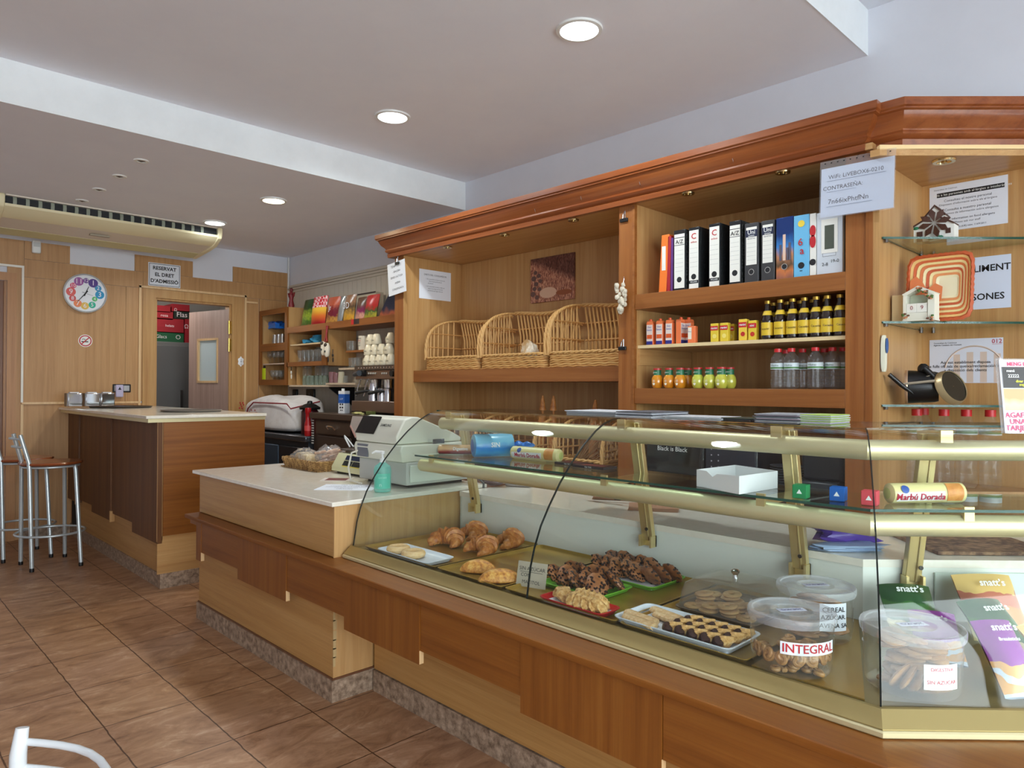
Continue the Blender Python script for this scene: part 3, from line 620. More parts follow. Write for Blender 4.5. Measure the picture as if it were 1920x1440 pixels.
def sheet(name, label, cat, fr, w, h, items, mats, m=paper, th=.0015, ln='lettering', bold=0, group=None):
    "a sheet centred on frame origin"
    o, r, u = fr; n = r.cross(u); root = E(name, label, cat, o-u*h/2, 0, group)
    b = MB(); b.fbox(fr, -w/2, w/2, -h/2, h/2, 0, th); O('sheet', b, m, root)
    if items: TX(root, (o+n*th, r, u), items, mats, ln, bold=bold)
    return root
a_, c_ = at(278, 492, x=wx), at(338, 540, x=wx); q = (a_+c_)/2; w, h = c_.y-a_.y, .245
sg = sheet('notice', 'white notice in bold black capitals with a black border above the storeroom doorway', 'sign', (q+X*.001, Y, Z), w, h, [('RESERVAT', 0, .068, .052, 0), ('EL DRET', 0, 0, .052, 0), ('D\u2019ADMISSI\u00d3', 0, -.068, .052, 0)], [ink], bold=.03)
b = MB(); f2 = (q+X*.0026, Y, Z)
for x0, x1, y0, y1 in ((-w/2+.008, w/2-.008, h/2-.013, h/2-.008), (-w/2+.008, w/2-.008, -h/2+.008, -h/2+.013), (-w/2+.008, -w/2+.013, -h/2+.008, h/2-.008), (w/2-.013, w/2-.008, -h/2+.008, h/2-.008)): b.fbox(f2, x0, x1, y0, y1, 0, .0004)
O('border', b, ink, sg)
p = at(160, 639, x=wx)
ns = E('no_smoking_sign', 'small round red and white no-smoking sticker below the clock', 'sign', (wx, p.y, p.z-.06))
def disc(par, name, c, r, m, d=0, r0=0):
    b = MB(); b.T = Matrix.Translation(c+X*d) @ Matrix.Rotation(radians(90), 4, 'Y')
    b.lathe([(r, 0), (r, .0012), (max(r0, .0005), .0012)] + ([(r0, 0)] if r0 else []), n=28, caps=False); O(name, b, m, par)
disc(ns, 'disc', p, .062, flatm(236, 236, 232)); disc(ns, 'ring', p, .055, flatm(190, 30, 40), .001, .045)
b = MB(); b.fbox((p+X*.0013, Y, Z), -.035, .025, -.014, -.004, 0, .0008); b.tube([p+X*.002+Y*-.03+Z*.012, p+X*.002+Y*-.015+Z*.018, p+X*.002+Y*.0+Z*.01], .003, 6); O('cigarette', b, ink, ns)
b = MB(); f3 = (p+X*.0024, (Y+Z).normalized(), (Z-Y).normalized()); b.fbox(f3, -.05, .05, -.005, .005, 0, .0006); O('slash', b, flatm(190, 30, 40), ns)
p = at(67, 464, x=wx)
pir = E('motion_detector', 'small white motion detector high on the panelled wall, under the air conditioner', 'sensor', (wx, p.y, p.z-.06))
b = MB(); b.box(wx, wx+.05, p.y-.036, p.y+.036, p.z-.06, p.z+.06); O('housing', b, whitep, pir, bev=.012)
b = MB(); b.box(wx+.049, wx+.053, p.y-.026, p.y+.026, p.z-.0, p.z+.04); O('lens', b, flatm(200, 204, 204, .5), pir, bev=.002)
p = at(451, 678, x=wx)
pl = E('wall_plaque', 'small white flower-shaped plaque on the panelling right of the storeroom door', 'plaque', (wx, p.y, p.z-.05))
b = MB(); b.T = Matrix.Translation((wx, p.y, p.z)) @ Matrix.Rotation(radians(90), 4, 'Y')
R = []
for rr2, zz in ((1, 0), (.95, .01), (.6, .014), (.01, .016)): R.append([Vector(((.056+.006*cos(6*t_))*rr2*cos(t_), (.034+.005*cos(6*t_))*rr2*sin(t_), zz)) for t_ in [2*pi*k/36 for k in range(36)]])
b.rings(R, True, False); O('plate', b, flatm(236, 236, 240, .3), pl)
TX(pl, (p+X*.016, Y, Z), [('*', 0, -.01, .05, 0), ('~', 0, .022, .03, 0), ('~', 0, -.03, .03, 0)], [flatm(60, 60, 70)], 'painted_motif')
# socket with switch, and a lilac tag hanging from it
p = at(228, 728, x=wx)
sk = E('wall_socket', 'black-rimmed double socket and switch on the wall above the bar end', 'socket', (wx, p.y, p.z-.04))
b = MB(); b.box(wx, wx+.012, p.y-.085, p.y+.085, p.z-.042, p.z+.042); O('frame', b, blackp, sk, bev=.006)
for s_ in (-1, 1): b = MB(); b.box(wx+.011, wx+.016, p.y+s_*.042-.028, p.y+s_*.042+.028, p.z-.028, p.z+.028); O('insert', b, mat('socket_silver', S(190, 192, 196), .3, .6), sk, bev=.003)
q = p+Y*-.028+X*.03+Z*-.025
tg_ = E('charger', 'pale lilac plug-in device with a dark emblem, in the left half of the double socket', 'charger', (q.x, q.y, q.z-.06))
b = MB(); b.box(q.x-.012, q.x+.012, q.y-.036, q.y+.036, q.z-.065, q.z+.06); O('casing', b, flatm(196, 186, 214, .4), tg_, bev=.008)
TX(tg_, (q+X*.0125, Y, Z), [('\u25b2', 0, .02, .035, 0), ('o', 0, .035, .02, 0)], [ink], 'emblem')
# ================= ON THE BAR
p1, p2 = at(127, 757, z=btop), at(225, 757, z=btop)
yt = (p1.y+p2.y)/2
trx, try_ = -7.55, 2.05
tr = E('serving_tray', 'round black-rimmed serving tray under the napkin dispensers at the wall end of the bar', 'tray', (trx, try_, btop))
def tray_round(par, c, r, m):
    b = MB(); b.lathe([(.001, .004), (r-.02, .004), (r, .016), (r+.004, .016), (r-.01, .001), (.001, 0)], c, 36, caps=False); O('dish', b, m, par)
tray_round(tr, (trx, try_, btop), .27, darksteel)
for i, px in enumerate((138, 171, 199)):
    c = at(px, 745, x=-7.62); nd = E('napkin_dispenser', ['leftmost', 'middle', 'rightmost'][i]+' of the three mirror-finished napkin dispensers on the black tray', 'napkin dispenser', (-7.58, c.y, btop+.0165), group='napkin dispensers on the bar')
    y0 = c.y; b = MB(); b.box(-7.66, -7.55, y0-.062, y0+.058, btop+.0165, btop+.142); O('box', b, chrome, nd, bev=.006)
    b = MB(); fr = (Vector((-7.549, y0, btop+.08)), Y, Z); b.fbox(fr, -.055, .051, -.05, .055, 0, .004); O('mirror_front', b, mat('mirror', S(225, 232, 235), .05, 1), nd, bev=.002)
    b = MB(); b.box(-7.655, -7.555, y0-.068, y0-.0625, btop+.018, btop+.14); O('side_plate', b, darksteel, nd)
    b = MB(); b.box(-7.63, -7.57, y0-.04, y0+.035, btop+.1425, btop+.150); O('napkin', b, paper, nd)
c = at(326, 770, z=btop)
tr2 = E('serving_tray', 'empty round steel serving tray lying flat at the outer corner of the bar', 'tray', (-6.05, 2.17, btop)); tray_round(tr2, (-6.05, 2.17, btop), .235, steel)

# ================= BAR STOOLS
def tubeo(name, pts, r, m, par, n=10, closed=False):
    b = MB(); b.tube(pts, r, n, closed=closed); return O(name, b, m, par, local=True)
greym = mat('silver_painted_tube', S(196, 204, 206), .3, .5)
def make_stool(label, loc, rz, grp):
    t = E('bar_stool', label, 'bar stool', loc, rz, grp)
    sz = .815
    b = MB(); b.lathe([(.001, sz-.002), (.19, sz-.004), (.218, sz+.004), (.225, sz+.014), (.218, sz+.024), (.16, sz+.020), (.001, sz+.012)], n=36, caps=False); O('seat', b, mat('stool_seat_wood', S(138, 70, 34), .25, coat=.4), t, local=True)
    tubeo('seat_ring', [(.195*cos(a), .195*sin(a), sz-.012) for a in [2*pi*k/32 for k in range(32)]], .009, greym, t, closed=True)
    for y_ in (-1, 1):
        tubeo('leg', [(.13, y_*.14, sz-.008), (.135, y_*.15, sz-.04), (.16, y_*.215, .02)], .0155, greym, t)
        tubeo('back_leg', [(-.165, y_*.165, .02), (-.175, y_*.12, sz-.03), (-.178, y_*.115, sz+.03), (-.235, y_*.105, sz+.25)], .0155, greym, t)
    for x_, y_ in ((.16, .215), (.16, -.215), (-.165, .165), (-.165, -.165)):
        b = MB(); b.lathe([(.0165, 0), (.0175, .015), (.0155, .03)], (x_, y_, 0), 12); O('rubber_foot', b, blackp, t, local=True)
    tubeo('footrest_ring', [(.24*cos(a), .24*sin(a), .27) for a in [2*pi*k/40 for k in range(40)]], .0095, greym, t, closed=True)
    for z in (.15, .215):
        y = .11; xx = -.178-.057*(z-.03)/.22
        tubeo('back_rail', [(xx-.006, -y, sz+z), (xx-.045, -y*.5, sz+z+.005), (xx-.055, 0, sz+z+.005), (xx-.045, y*.5, sz+z+.005), (xx-.006, y, sz+z)], .0085, greym, t)
    return t
f4 = [at(60, 1072, z=0), at(155, 1062, z=0), at(101, 1044, z=0), at(68, 1055, z=0)]
make_stool('silver bar stool with brown round seat, the nearer of the two at the bar', (-6.71, 1.31, 0), radians(93), 'bar stools')
make_stool('silver bar stool with brown round seat, the farther of the two, behind the other', (-7.20, 1.20, 0), radians(93), 'bar stools')
# ---- white chair back, bottom left
ch = E('chair', 'white tubular metal chair whose curved back shows at the bottom left corner', 'chair', (-1.95, .30, 0))
wm = flatm(226, 230, 232, .3)
c0 = at(42, 1364, y=.36)  # top of the post
P0_ = Vector((c0.x, c0.y, c0.z))
b = MB(); b.tube([P0_, P0_-Z*.06+Vector((.01, -.01, 0)), P0_+Vector((-.07, -.0, -.40)), P0_+Vector((-.09, .0, -P0_.z+.0))], [.015, .019, .019, .016], 14); O('back_post', b, wm, ch)
P1_ = P0_+Vector((.40, .10, 0))
b = MB(); b.tube([P1_, P1_-Z*.06+Vector((.01, -.01, 0)), P1_+Vector((-.07, -.0, -.40)), P1_+Vector((-.09, .0, -P1_.z+.0))], [.015, .018, .018, .016], 14); O('back_post', b, wm, ch)
for dz in (.035, .10):
    pts = []
    for k in range(9):
        t_ = k/8; q = P0_.lerp(P1_, t_)+Vector((-.24, .97, 0))*.06*sin(pi*t_); pts.append(q+Z*(-dz))
    b = MB(); b.tube(pts, .009, 10); O('back_rail', b, wm, ch)
sc_ = (P0_+P1_)/2; st_ = .45
b = MB(); b.T = Matrix.Translation((sc_.x-.02, sc_.y-.24, 0)) @ Matrix.Rotation(math.atan2(P1_.y-P0_.y, P1_.x-P0_.x), 4, 'Z'); b.box(-.2, .2, -.2, .2, .43, .46); O('seat', b, mat('stool_seat_wood', S(138, 70, 34)), ch, bev=.01)
for sx in (-1, 1):
    b = MB(); b.T = Matrix.Translation((sc_.x-.02, sc_.y-.24, 0)) @ Matrix.Rotation(math.atan2(P1_.y-P0_.y, P1_.x-P0_.x), 4, 'Z'); b.tube([(sx*.17, -.17, .43), (sx*.19, -.19, .0)], .012); O('leg', b, wm, ch)

# ================= STOREROOM
fx = -9.35; q1, q2 = at(291, 640, x=fx), at(412, 640, x=fx)
fg = E('refrigerator', 'grey steel refrigerator seen through the storeroom doorway', 'refrigerator', (fx-.35, (q1.y+q2.y)/2, 0))
ft = at(320, 641, x=fx).z
b = MB(); b.box(fx-.7, fx, q1.y-.3, q2.y+.1, .06, ft); O('body', b, flatm(128, 126, 122, .35, .4), fg, bev=.01)
b = MB(); b.box(fx, fx+.012, q1.y-.28, q2.y+.08, .1, ft-.05); O('door', b, flatm(120, 118, 116, .3, .4), fg, bev=.004)
b = MB(); b.box(fx-.6, fx-.02, q1.y-.2, q2.y, 0, .06); O('base', b, blackp, fg)
b = MB(); b.box(fx+.012, fx+.035, q2.y-.5, q2.y-.47, .9, 1.4); O('handle', b, darksteel, fg)
redb = flatm(150, 24, 34, .5); grn = flatm(24, 84, 48, .5)
bl = [((291, 345), (624, 640), grn, 'low green tray-box at the bottom of the pile on the refrigerator', [('Glacs', -.1, 0, .06, 0), ('O', .1, 0, .08, 0)]), ((291, 345), (599, 623), redb, 'red ice-cream carton resting on the green box', [('helats', 0, -.0, .045, 0), ('\u03a9', .2, 0, .07, 0)]), ((291, 325), (585, 598), redb, 'thin red carton stacked third from the bottom, at the left', [('rosa', 0, 0, .05, 0)]), ((291, 320), (574, 584.5), redb, 'red carton on top of the left pile near the door head', [('\u03a9', .15, 0, .05, 0)]),
      ((326, 356), (584, 597), flatm(30, 40, 30), 'dark green carton with white script lettering, right of the red pile', [('Flas', 0, 0, .09, 0)]), ((322, 356), (572, 583.5), redb, 'red carton lying on the dark green carton', []), ((346, 356), (598, 640), redb, 'upright red carton at the right end of the pile', [])]
for i, ((a, c), (ya, yb_), m, lab, tx) in enumerate(bl):
    A, B = at(a, yb_, x=fx-.02), at(c, ya, x=fx-.02); t = E('carton', lab, 'box', (fx-.2, (A.y+B.y)/2, A.z), group='ice cream cartons in the storeroom')
    z0 = ft+.0015 if i in (0, 6) else A.z+.002
    b = MB(); b.box(fx-.38, fx-.02, A.y+.003, B.y-.003, z0, B.z-.001); O('box', b, m, t)
    if tx: TX(t, (Vector((fx-.02, (A.y+B.y)/2, (A.z+B.z)/2)), Y, Z), tx, [flatm(236, 220, 220)])
# ================= COFFEE CORNER SHELVING (back wall, between the clock wall and the tall cabinet)
ys = 3.62
cu = E('shelf_unit', 'oak shelf unit with brown edges in the coffee corner, left of the tall cabinet', 'shelves', (-6.6, 3.8, 1.46))
def ub(name, m, *bx, bev=0): return bb(name, m, *bx, bev=bev, par=cu)
def A(px, py, y=ys): return at(px, py, y=y)
xa, xb = FX0+.018, A(538, 600).x; zt_, zb_ = A(538, 575).z, A(538, 722).z
sd = shelf_h; drk = dark_v
ub('side_panel', light_v, (xb-.02, xb, ys+.02, BY-.032, zb_, zt_)); ub('side_panel', light_v, (xa, xa+.018, ys+.02, BY-.032, zb_, zt_))
ub('frame', dark_v, (xa, xa+.05, ys, ys+.02, zb_, zt_)); ub('frame', dark_v, (xb-.055, xb, ys, ys+.02, zb_, zt_))
zm1, zm0 = A(510, 644).z, A(510, 658).z
for za_, zb2_ in ((zt_-.06, zt_), (zb_, zb_+.06), (zm0, zm1)): ub('frame_rail', dark_h, (xa+.051, xb-.056, ys, ys+.02, za_, zb2_))
ub('shelf', light_h, (xa+.02, xb-.021, ys+.021, BY-.034, zt_-.02, zt_)); ub('shelf', light_h, (xa+.02, xb-.021, ys+.021, BY-.034, zb_, zb_+.02)); ub('shelf', light_h, (xa+.02, xb-.021, ys+.021, BY-.034, zm0+.01, zm1)); zw = A(510, 681).z; ub('shelf', flatm(214, 190, 170), (xa+.02, xb-.021, ys+.04, BY-.034, zw-.012, zw))
# long top shelf
xe = x_l0-.004
zT1 = (A(538, 612).z+A(738, 592).z)/2; zT0 = zT1-.065
ub('shelf', sd, (xb+.001, xe, ys, BY-.034, zT0, zT1))
x2 = A(612, 640).x; x2a = A(603, 640).x; zc1, zc0 = A(575, 678).z, A(575, 686).z
ub('side_panel', light_v, (x2-.02, x2, ys+.02, BY-.034, zc0, zT0-.001)); ub('frame', dark_v, (x2a, x2, ys, ys+.02, zc0, zT0-.001)); ub('frame', dark_v, (xb+.001, xb+.02, ys, ys+.02, zc0, zT0-.001))
ub('shelf', sd, (xb+.001, x2a-.001, ys, BY-.034, zc0, zc1)); z4 = A(575, 643).z; ub('shelf', flatm(222, 196, 152), (xb+.02, x2-.021, ys+.03, BY-.034, z4-.015, z4))
# lower boards with glasses
z5 = A(600, 722).z; ub('shelf', flatm(206, 184, 158), (xb+.02, A(672, 720).x, ys+.02, BY-.034, z5-.018, z5))
ub('side_panel', light_v, (A(548, 700).x, A(548, 700).x+.018, ys+.05, BY-.04, z5+.001, zc0-.001))
x6 = A(672, 700).x; z6 = A(660, 656).z; ub('shelf', sd, (A(640, 656).x, A(693, 656).x, ys+.05, BY-.034, z6-.02, z6)); z7 = A(660, 689).z; ub('shelf', flatm(206, 184, 158), (A(630, 690).x, x6-.021, ys+.03, BY-.034, z7-.018, z7))
bx = A(608, 735); b = MB(); b.prism([(BY-.035, bx.z-.14), (BY-.035, z5-.02), (ys+.06, z5-.02), (ys+.06, z5-.035), (BY-.06, bx.z-.14)], bx.x-.012, bx.x+.012, 0); O('shelf_bracket', b, blackp, cu)
# red figurine on top of the corner box
p = A(532, 571); p = Vector((p.x-.02, ys+.1, zt_))
fgm = E('figurine', 'small dark red figurine standing on the corner shelf box', 'figurine', p)
b = MB(); b.lathe([(.03, 0), (.034, .03), (.02, .09), (.028, .13), (.02, .17), (.012, .18)], p, 12); O('body', b, flatm(120, 24, 30, .4), fgm)
b = MB(); b.ell(p+Z*.2, (.02, .02, .024)); O('head', b, flatm(110, 30, 34, .4), fgm)
for s_ in (-1, 1): b = MB(); b.tube([p+Z*.15+X*.02*s_, p+Z*.13+X*.055*s_, p+Z*.17+X*.07*s_], .009, 8); O('arm', b, flatm(120, 24, 30, .4), fgm)
# --- crisp bags on the top shelf
def bag(name, label, cat, px0, px1, ptop, z, y, m, tilt=0, txt=None, th=.07, grp=None, parts=()):
    c = A((px0+px1)/2, 600, y); w = abs(A(px1, 600, y).x-A(px0, 600, y).x); h = A((px0+px1)/2, ptop, y).z-z
    t = E(name, label, cat, (c.x, y, z), 0, grp); n = 9; F = []; Bk = []
    rg = random.Random(int(px0))
    def surf(sg):
        R = []
        for i in range(n+1):
            v = i/n; row = []
            for j in range(n+1):
                u_ = j/n-.5; bul = (1-(2*abs(u_))**2.4)*(sin(pi*min(max(v, .02), .98))**.45); k = th/2*bul+.002+.004*rg.random()*(bul > .1)
                pin = 1-.10*(sin(pi*v)**.5)*0-.06*(1-abs(2*v-1))
                row.append(Vector((u_*w*pin+tilt*h*v, sg*k+ .03*(v-.5), v*h)))
            R.append(row)
        return R
    b = MB(); f = surf(-1); g = surf(1)
    b.rings(f, False, False); b.rings(g, False, False)
    o = O('pouch', b, m, t, local=True)
    b = MB()
    for v in (0, 1): b.box(-w/2*.98+tilt*h*v, w/2*.98+tilt*h*v, -.004+.03*(v-.5), .004+.03*(v-.5), v*h-(.012 if v else 0), v*h+(0 if v else .012))
    O('seal', b, flatm(200, 196, 190, .3, .4) if not parts else m, t, local=True)
    if txt: TX(t, (Vector((tilt*h*.55, -th/2-.006, h*.58)), X, Z), txt, parts or [paper], local=True)
    return t
def bagm(name, cols, sc=9):
    if name in _mc: return _mc[name]
    m = mat(name, cols[0], .28); n = tex(m, 'Voronoi', coord(m, (1, 1, 1)), Scale=sc, Randomness=1); t = N(m, 'ShaderNodeSeparateXYZ'); tc = N(m, 'ShaderNodeTexCoord'); L(m, tc.outputs['Generated'], t.inputs[0])
    ad = N(m, 'ShaderNodeMath'); ad.operation = 'MULTIPLY_ADD'; ad.inputs[1].default_value = .22; L(m, n.outputs['Distance'], ad.inputs[0]); L(m, t.outputs[2], ad.inputs[2]); n.inputs['Scale'].default_value = sc*4
    base(m, ramp(m, ad.outputs[0], [(i/len(cols)+.02, c) for i, c in enumerate(cols)])); return m
def checkm():
    m = mat('gingham_bag', S(200, 30, 40), .3); ck_ = N(m, 'ShaderNodeTexChecker'); ck_.inputs['Scale'].default_value = 9; ck_.inputs[1].default_value = S(204, 30, 44); ck_.inputs[2].default_value = S(240, 200, 200)
    tc = N(m, 'ShaderNodeTexCoord'); L(m, tc.outputs['Generated'], ck_.inputs[0]); sp_ = N(m, 'ShaderNodeSeparateXYZ'); L(m, tc.outputs['Generated'], sp_.inputs[0])
    r = ramp(m, sp_.outputs[2], [(.08, S(170, 30, 40)), (.3, S(220, 110, 40)), (.52, S(238, 190, 60)), (.6, S(238, 190, 60))]); mx = N(m, 'ShaderNodeMix'); mx.data_type = 'RGBA'
    g = N(m, 'ShaderNodeMath'); g.operation = 'GREATER_THAN'; g.inputs[1].default_value = .6; L(m, sp_.outputs[2], g.inputs[0]); L(m, g.outputs[0], mx.inputs[0]); L(m, r, mx.inputs[6]); L(m, ck_.outputs[0], mx.inputs[7]); base(m, mx.outputs[2]); return m
G = 'crisp bags on the coffee corner shelf'
bag('snack_bag', 'green snack bag leaning at the left end of the crisp bags', 'snack bag', 566, 588, 562, zT1, ys+.14, bagm('bag_green', [S(150, 90, 60), S(60, 110, 40), S(150, 170, 50), S(40, 70, 30)]), .15, grp=G)
bag('snack_bag', 'red gingham and yellow crisp bag in the coffee corner', 'snack bag', 585, 612, 556, zT1, ys+.10, checkm(), .05, th=.1, grp=G)
bag('snack_bag', 'maroon crisp bag with white writing, right of the gingham one', 'snack bag', 613, 636, 557, zT1, ys+.10, bagm('bag_maroon', [S(90, 20, 40), S(200, 150, 70), S(110, 20, 50), S(120, 30, 40), S(190, 90, 60)]), .04, [('Jr', 0, 0, .08, 0, 'CENTER')], grp=G)
bag('snack_bag', 'plain silver-edged dark bag standing edge-on among the crisp bags', 'snack bag', 635, 644, 556, zT1, ys+.08, mat('foil', S(190, 196, 196), .25, .8), .12, th=.05, grp=G)
bag('snack_bag', 'brown and gold snack bag with a round white logo, middle of the row', 'snack bag', 645, 666, 553, zT1, ys+.10, bagm('bag_3d', [S(120, 60, 30), S(214, 160, 50), S(180, 140, 60), S(90, 70, 50), S(150, 110, 80)]), .03, [('3D', 0, .0, .09, 0)], grp=G, parts=())
bag('snack_bag', 'purple and red snack bag right of the brown and gold one', 'snack bag', 668, 690, 557, zT1, ys+.12, bagm('bag_purple', [S(190, 60, 90), S(220, 170, 150), S(130, 30, 90), S(100, 70, 50)]), .06, grp=G)
bag('snack_bag', 'green and red snack bag at the right end of the crisp bags', 'snack bag', 684, 708, 553, zT1, ys+.09, bagm('bag_green_red', [S(60, 110, 40), S(180, 170, 60), S(30, 90, 50), S(180, 40, 40), S(190, 50, 50)]), .1, grp=G)
# box + landscape picture behind the bags
c = A(688, 560, ys+.28); bx_ = E('cardboard_box', 'pale cardboard box standing behind the crisp bags', 'box', (c.x, ys+.28, zT1)); b = MB(); b.box(c.x-.25, c.x+.22, ys+.24, ys+.33, zT1, A(690, 549, ys+.24).z); O('carton', b, flatm(196, 186, 166, .7), bx_)
b = MB(); b.box(c.x-.25, c.x+.22, ys+.236, ys+.2395, A(690, 551, ys+.24).z, A(690, 549, ys+.24).z+.004); O('lid_edge', b, flatm(60, 40, 34), bx_)
c0_, c1_ = A(712, 600, ys+.05), A(738, 600, ys+.05); pc = E('picture_box', 'dark blue box with a mountain landscape picture at the right end of the top shelf', 'box', ((c0_.x+c1_.x)/2, ys+.1, zT1))
zz = A(725, 545, ys+.05).z; pm_ = bagm('landscape_print', [S(120, 70, 40), S(170, 90, 60), S(40, 44, 70), S(20, 30, 60), S(18, 26, 52)], 4)
b = MB(); b.prism([(c0_.x-.02, zT1), (xe-.002, zT1), (xe-.002, zz), (c0_.x+.17, zz)], ys+.05, ys+.17, 1); O('printed_box', b, pm_, pc)
# --- glasses and cups
def lathe_obj(name, label, cat, prof, m, grp, n=14, extra=()):
    t = E(name, label, cat, (0, 0, 0), 0, grp); b = MB(); b.lathe(prof, n=n, caps=False); O(extra[0] if extra else 'bowl', b, m, t, local=True); return t
drinkg = thin_glass('drinking_glass', (.93, .94, .94, 1), .03, 1, .05, (.85, .86, .84, 1))
tumbler = [(.001, .004), (.026, .004), (.028, 0), (.034, .10), (.0325, .10), (.027, .008)]
def place(proto, pts, labels, group, cat, used=set()):
    for i, p in enumerate(pts):
        lab = labels(i) if callable(labels) else labels
        if id(proto) not in used: used.add(id(proto)); o = proto; o.location = p; tag(o, lab, cat, group)
        else: o = dup(proto, None, p, None, lab, cat, group)
def mk(name, prof, m, part='glass_body', n=14):
    t = E(name, 'x', 'x'); b = MB(); b.lathe(prof, n=n, caps=False); O(part, b, m, t, local=True); return t
tp_ = mk('tall_glass', [(.001, .006), (.022, .006), (.024, 0), (.028, .02), (.024, .05), (.033, .13), (.0315, .13), (.022, .05)], drinkg)
pts = [(A(q, 677, y).x, y, zc1) for y in (ys+.08, ys+.2) for q in (563, 571, 579, 587, 595, 602)][:10]
place(tp_, pts, lambda i: 'fluted tall glass in the %s row of the middle box, %s from the left' % ('front' if i < 6 else 'rear', ORD[i % 6]), 'tall glasses in the middle shelf box', 'glass')
tb = mk('tumbler', tumbler, drinkg)
pts = [(A(q, 689, ys+.08).x, ys+.1, z7) for q in (656, 662, 669)]+[(A(q, 655, ys+.1).x, ys+.12, z6) for q in (652, 658)]
place(tb, pts, lambda i: ('clear tumbler on the small shelf left of the coffee machine, %s from the left' % ORD[i]) if i < 3 else ['clear glass left of the printed mug', 'clear glass touching the handle side of the printed mug'][i-3], 'tumblers beside the coffee machine', 'glass')
gobl = mk('stemmed_glass', [(.001, .004), (.03, .004), (.031, .002), (.004, .008), (.004, .06), (.03, .08), (.036, .13), (.031, .15), (.030, .15), (.034, .13), (.028, .084), (.001, .068)], drinkg)
pts = [(A(q, 717, y).x, y, zb_+.0205) for q, y in ((512, ys+.1), (519, ys+.1), (527, ys+.12), (516, ys+.22), (524, ys+.24))]+[(A(q, 681, y).x, y, zw) for q, y in ((506, ys+.12), (514, ys+.12), (522, ys+.12), (530, ys+.14))]
place(gobl, pts, lambda i: ('stemmed glass on the floor of the corner box, %s placed' % ORD[i]) if i < 5 else 'upside glass on the white shelf of the corner box, %s from the left' % ORD[i-5], 'glasses in the corner box', 'glass')
# crate of small glasses
cr = mk('glass_jar', [(.001, .003), (.028, .003), (.03, 0), (.03, .075), (.026, .085), (.026, .1), (.024, .1), (.024, .085), (.028, .075)], thin_glass('green_tint_glass', (.7, .78, .7, 1), .05, 1, .2, (.6, .68, .6, 1)))
pts = []
for k in range(3):
    for q in (574, 581, 588, 597, 605, 612): pts.append((A(q, 722, ys+.1).x+k*.0, ys+.09, z5+k*.0)) if k == 0 else pts.append((A(q, 722, ys+.1+.08*k).x, ys+.09+.08*k, z5))
place(cr, pts, lambda i: 'small greenish glass jar on the low board, row %s, %s from the left' % (['front', 'middle', 'rear'][i//6], ORD[i % 6]), 'small glass jars on the low board', 'jar')
cr2 = mk('glass_jar', [(.001, .003), (.028, .003), (.03, 0), (.03, .075), (.026, .085), (.026, .1), (.024, .1), (.024, .085), (.028, .075)], drinkg)
pts = [(A(q, 722, ys+.1).x, ys+.09, z5+.1012) for q in (574, 581, 597, 605, 612)]
place(cr2, pts, lambda i: 'clear glass jar stacked on the front row, %s from the left' % ORD[i], 'upper glass jars on the low board', 'jar')
# blue packets and steel jugs in the corner box
blue = bagm('blue_packet', [S(24, 90, 190), S(40, 120, 210), S(30, 100, 200)], 14)
for i, (px, py, w, h, z0) in enumerate([(502, 0, .17, .17, zm1), (512, 0, .24, .12, zm1+.172)]):
    c = A(px, 620, ys+.17); t = E('blue_packet', ['blue patterned plastic packet in the upper corner box, beneath the other', 'lighter blue plastic packet lying on top in the upper corner box'][i], 'packet', (c.x, ys+.17, z0)); b = MB(); b.ell((c.x+.08*i, ys+.17, z0+h/2), (w*.9, .1, h/2), nz=.3, seed=i, fn=lambda d: 1/max(abs(d.x), abs(d.y), abs(d.z), .62)*.66); O('wrapped_pack', b, blue, t)
jug = mk('milk_jug', [(.001, .002), (.034, .002), (.036, 0), (.036, .03), (.028, .085), (.030, .105), (.027, .105), (.026, .085)], steel, 'jug_body'); b = MB(); b.tube([(-.028, 0, .09), (-.055, 0, .085), (-.058, 0, .04), (-.034, 0, .025)], .004, 6); O('handle', b, steel, jug, local=True)
pts = [(A(q, 641, ys+.06).x, ys+.07, zm1) for q in (514, 521, 528)]
place(jug, pts, lambda i: 'steel milk jug in the corner box, %s from the left' % ORD[i], 'steel jugs in the corner box', 'jug')
for i, px in enumerate((578, 594)):
    c = A(px, 640, ys+.12); t = E('folded_cloth', ['blue folded cloth lying flat on the pale inner shelf', 'blue folded cloth puffed up beside the hanging clogs'][i], 'cloth', (c.x, ys+.12, z4)); b = MB(); hh = .06+.04*i
    b.ell((c.x, ys+.14, z4+hh/2), (.08, .09, hh/2), nz=.35, seed=i+5, fn=lambda d: 1/max(abs(d.x), abs(d.y), abs(d.z), .62)*.7); O('cloth', b, flatm(50, 140, 180, .7), t)
# ceramic clogs on a red ribbon
p = A(612, 622, ys-.02); cl = E('clog_ornament', 'pair of small white painted clogs hanging on a red ribbon from the top shelf', 'ornament', (p.x, ys-.03, p.z-.2))
b = MB(); b.tube([(p.x-.012, ys-.012, zT0+.03), (p.x, ys-.02, zT0-.06), (p.x-.02, ys-.03, zT0-.13)], .008, 6); b.tube([(p.x+.012, ys-.012, zT0+.03), (p.x, ys-.02, zT0-.06), (p.x+.03, ys-.03, zT0-.13)], .008, 6); O('ribbon', b, flatm(150, 30, 34, .5), cl)
for s_ in (-1, 1):
    c = Vector((p.x+s_*.035, ys-.03-.035*0, zT0-.19-.02*(s_ > 0))); b = MB(); b.ell(c, (.035, .028, .07), nz=.1, fn=lambda d: 1-.25*max(0, -d.z)*abs(d.x)+.2*(d.z < -.5)); b.ell(c+Vector((0, -.02, .045)), (.022, .014, .02), mi=1); b.ell(c+Vector((0, -.026, -.02)), (.013, .006, .013), 8, 5, mi=2)
    O('clog', b, [flatm(236, 228, 210, .25), flatm(70, 60, 50), flatm(60, 70, 70)], cl)
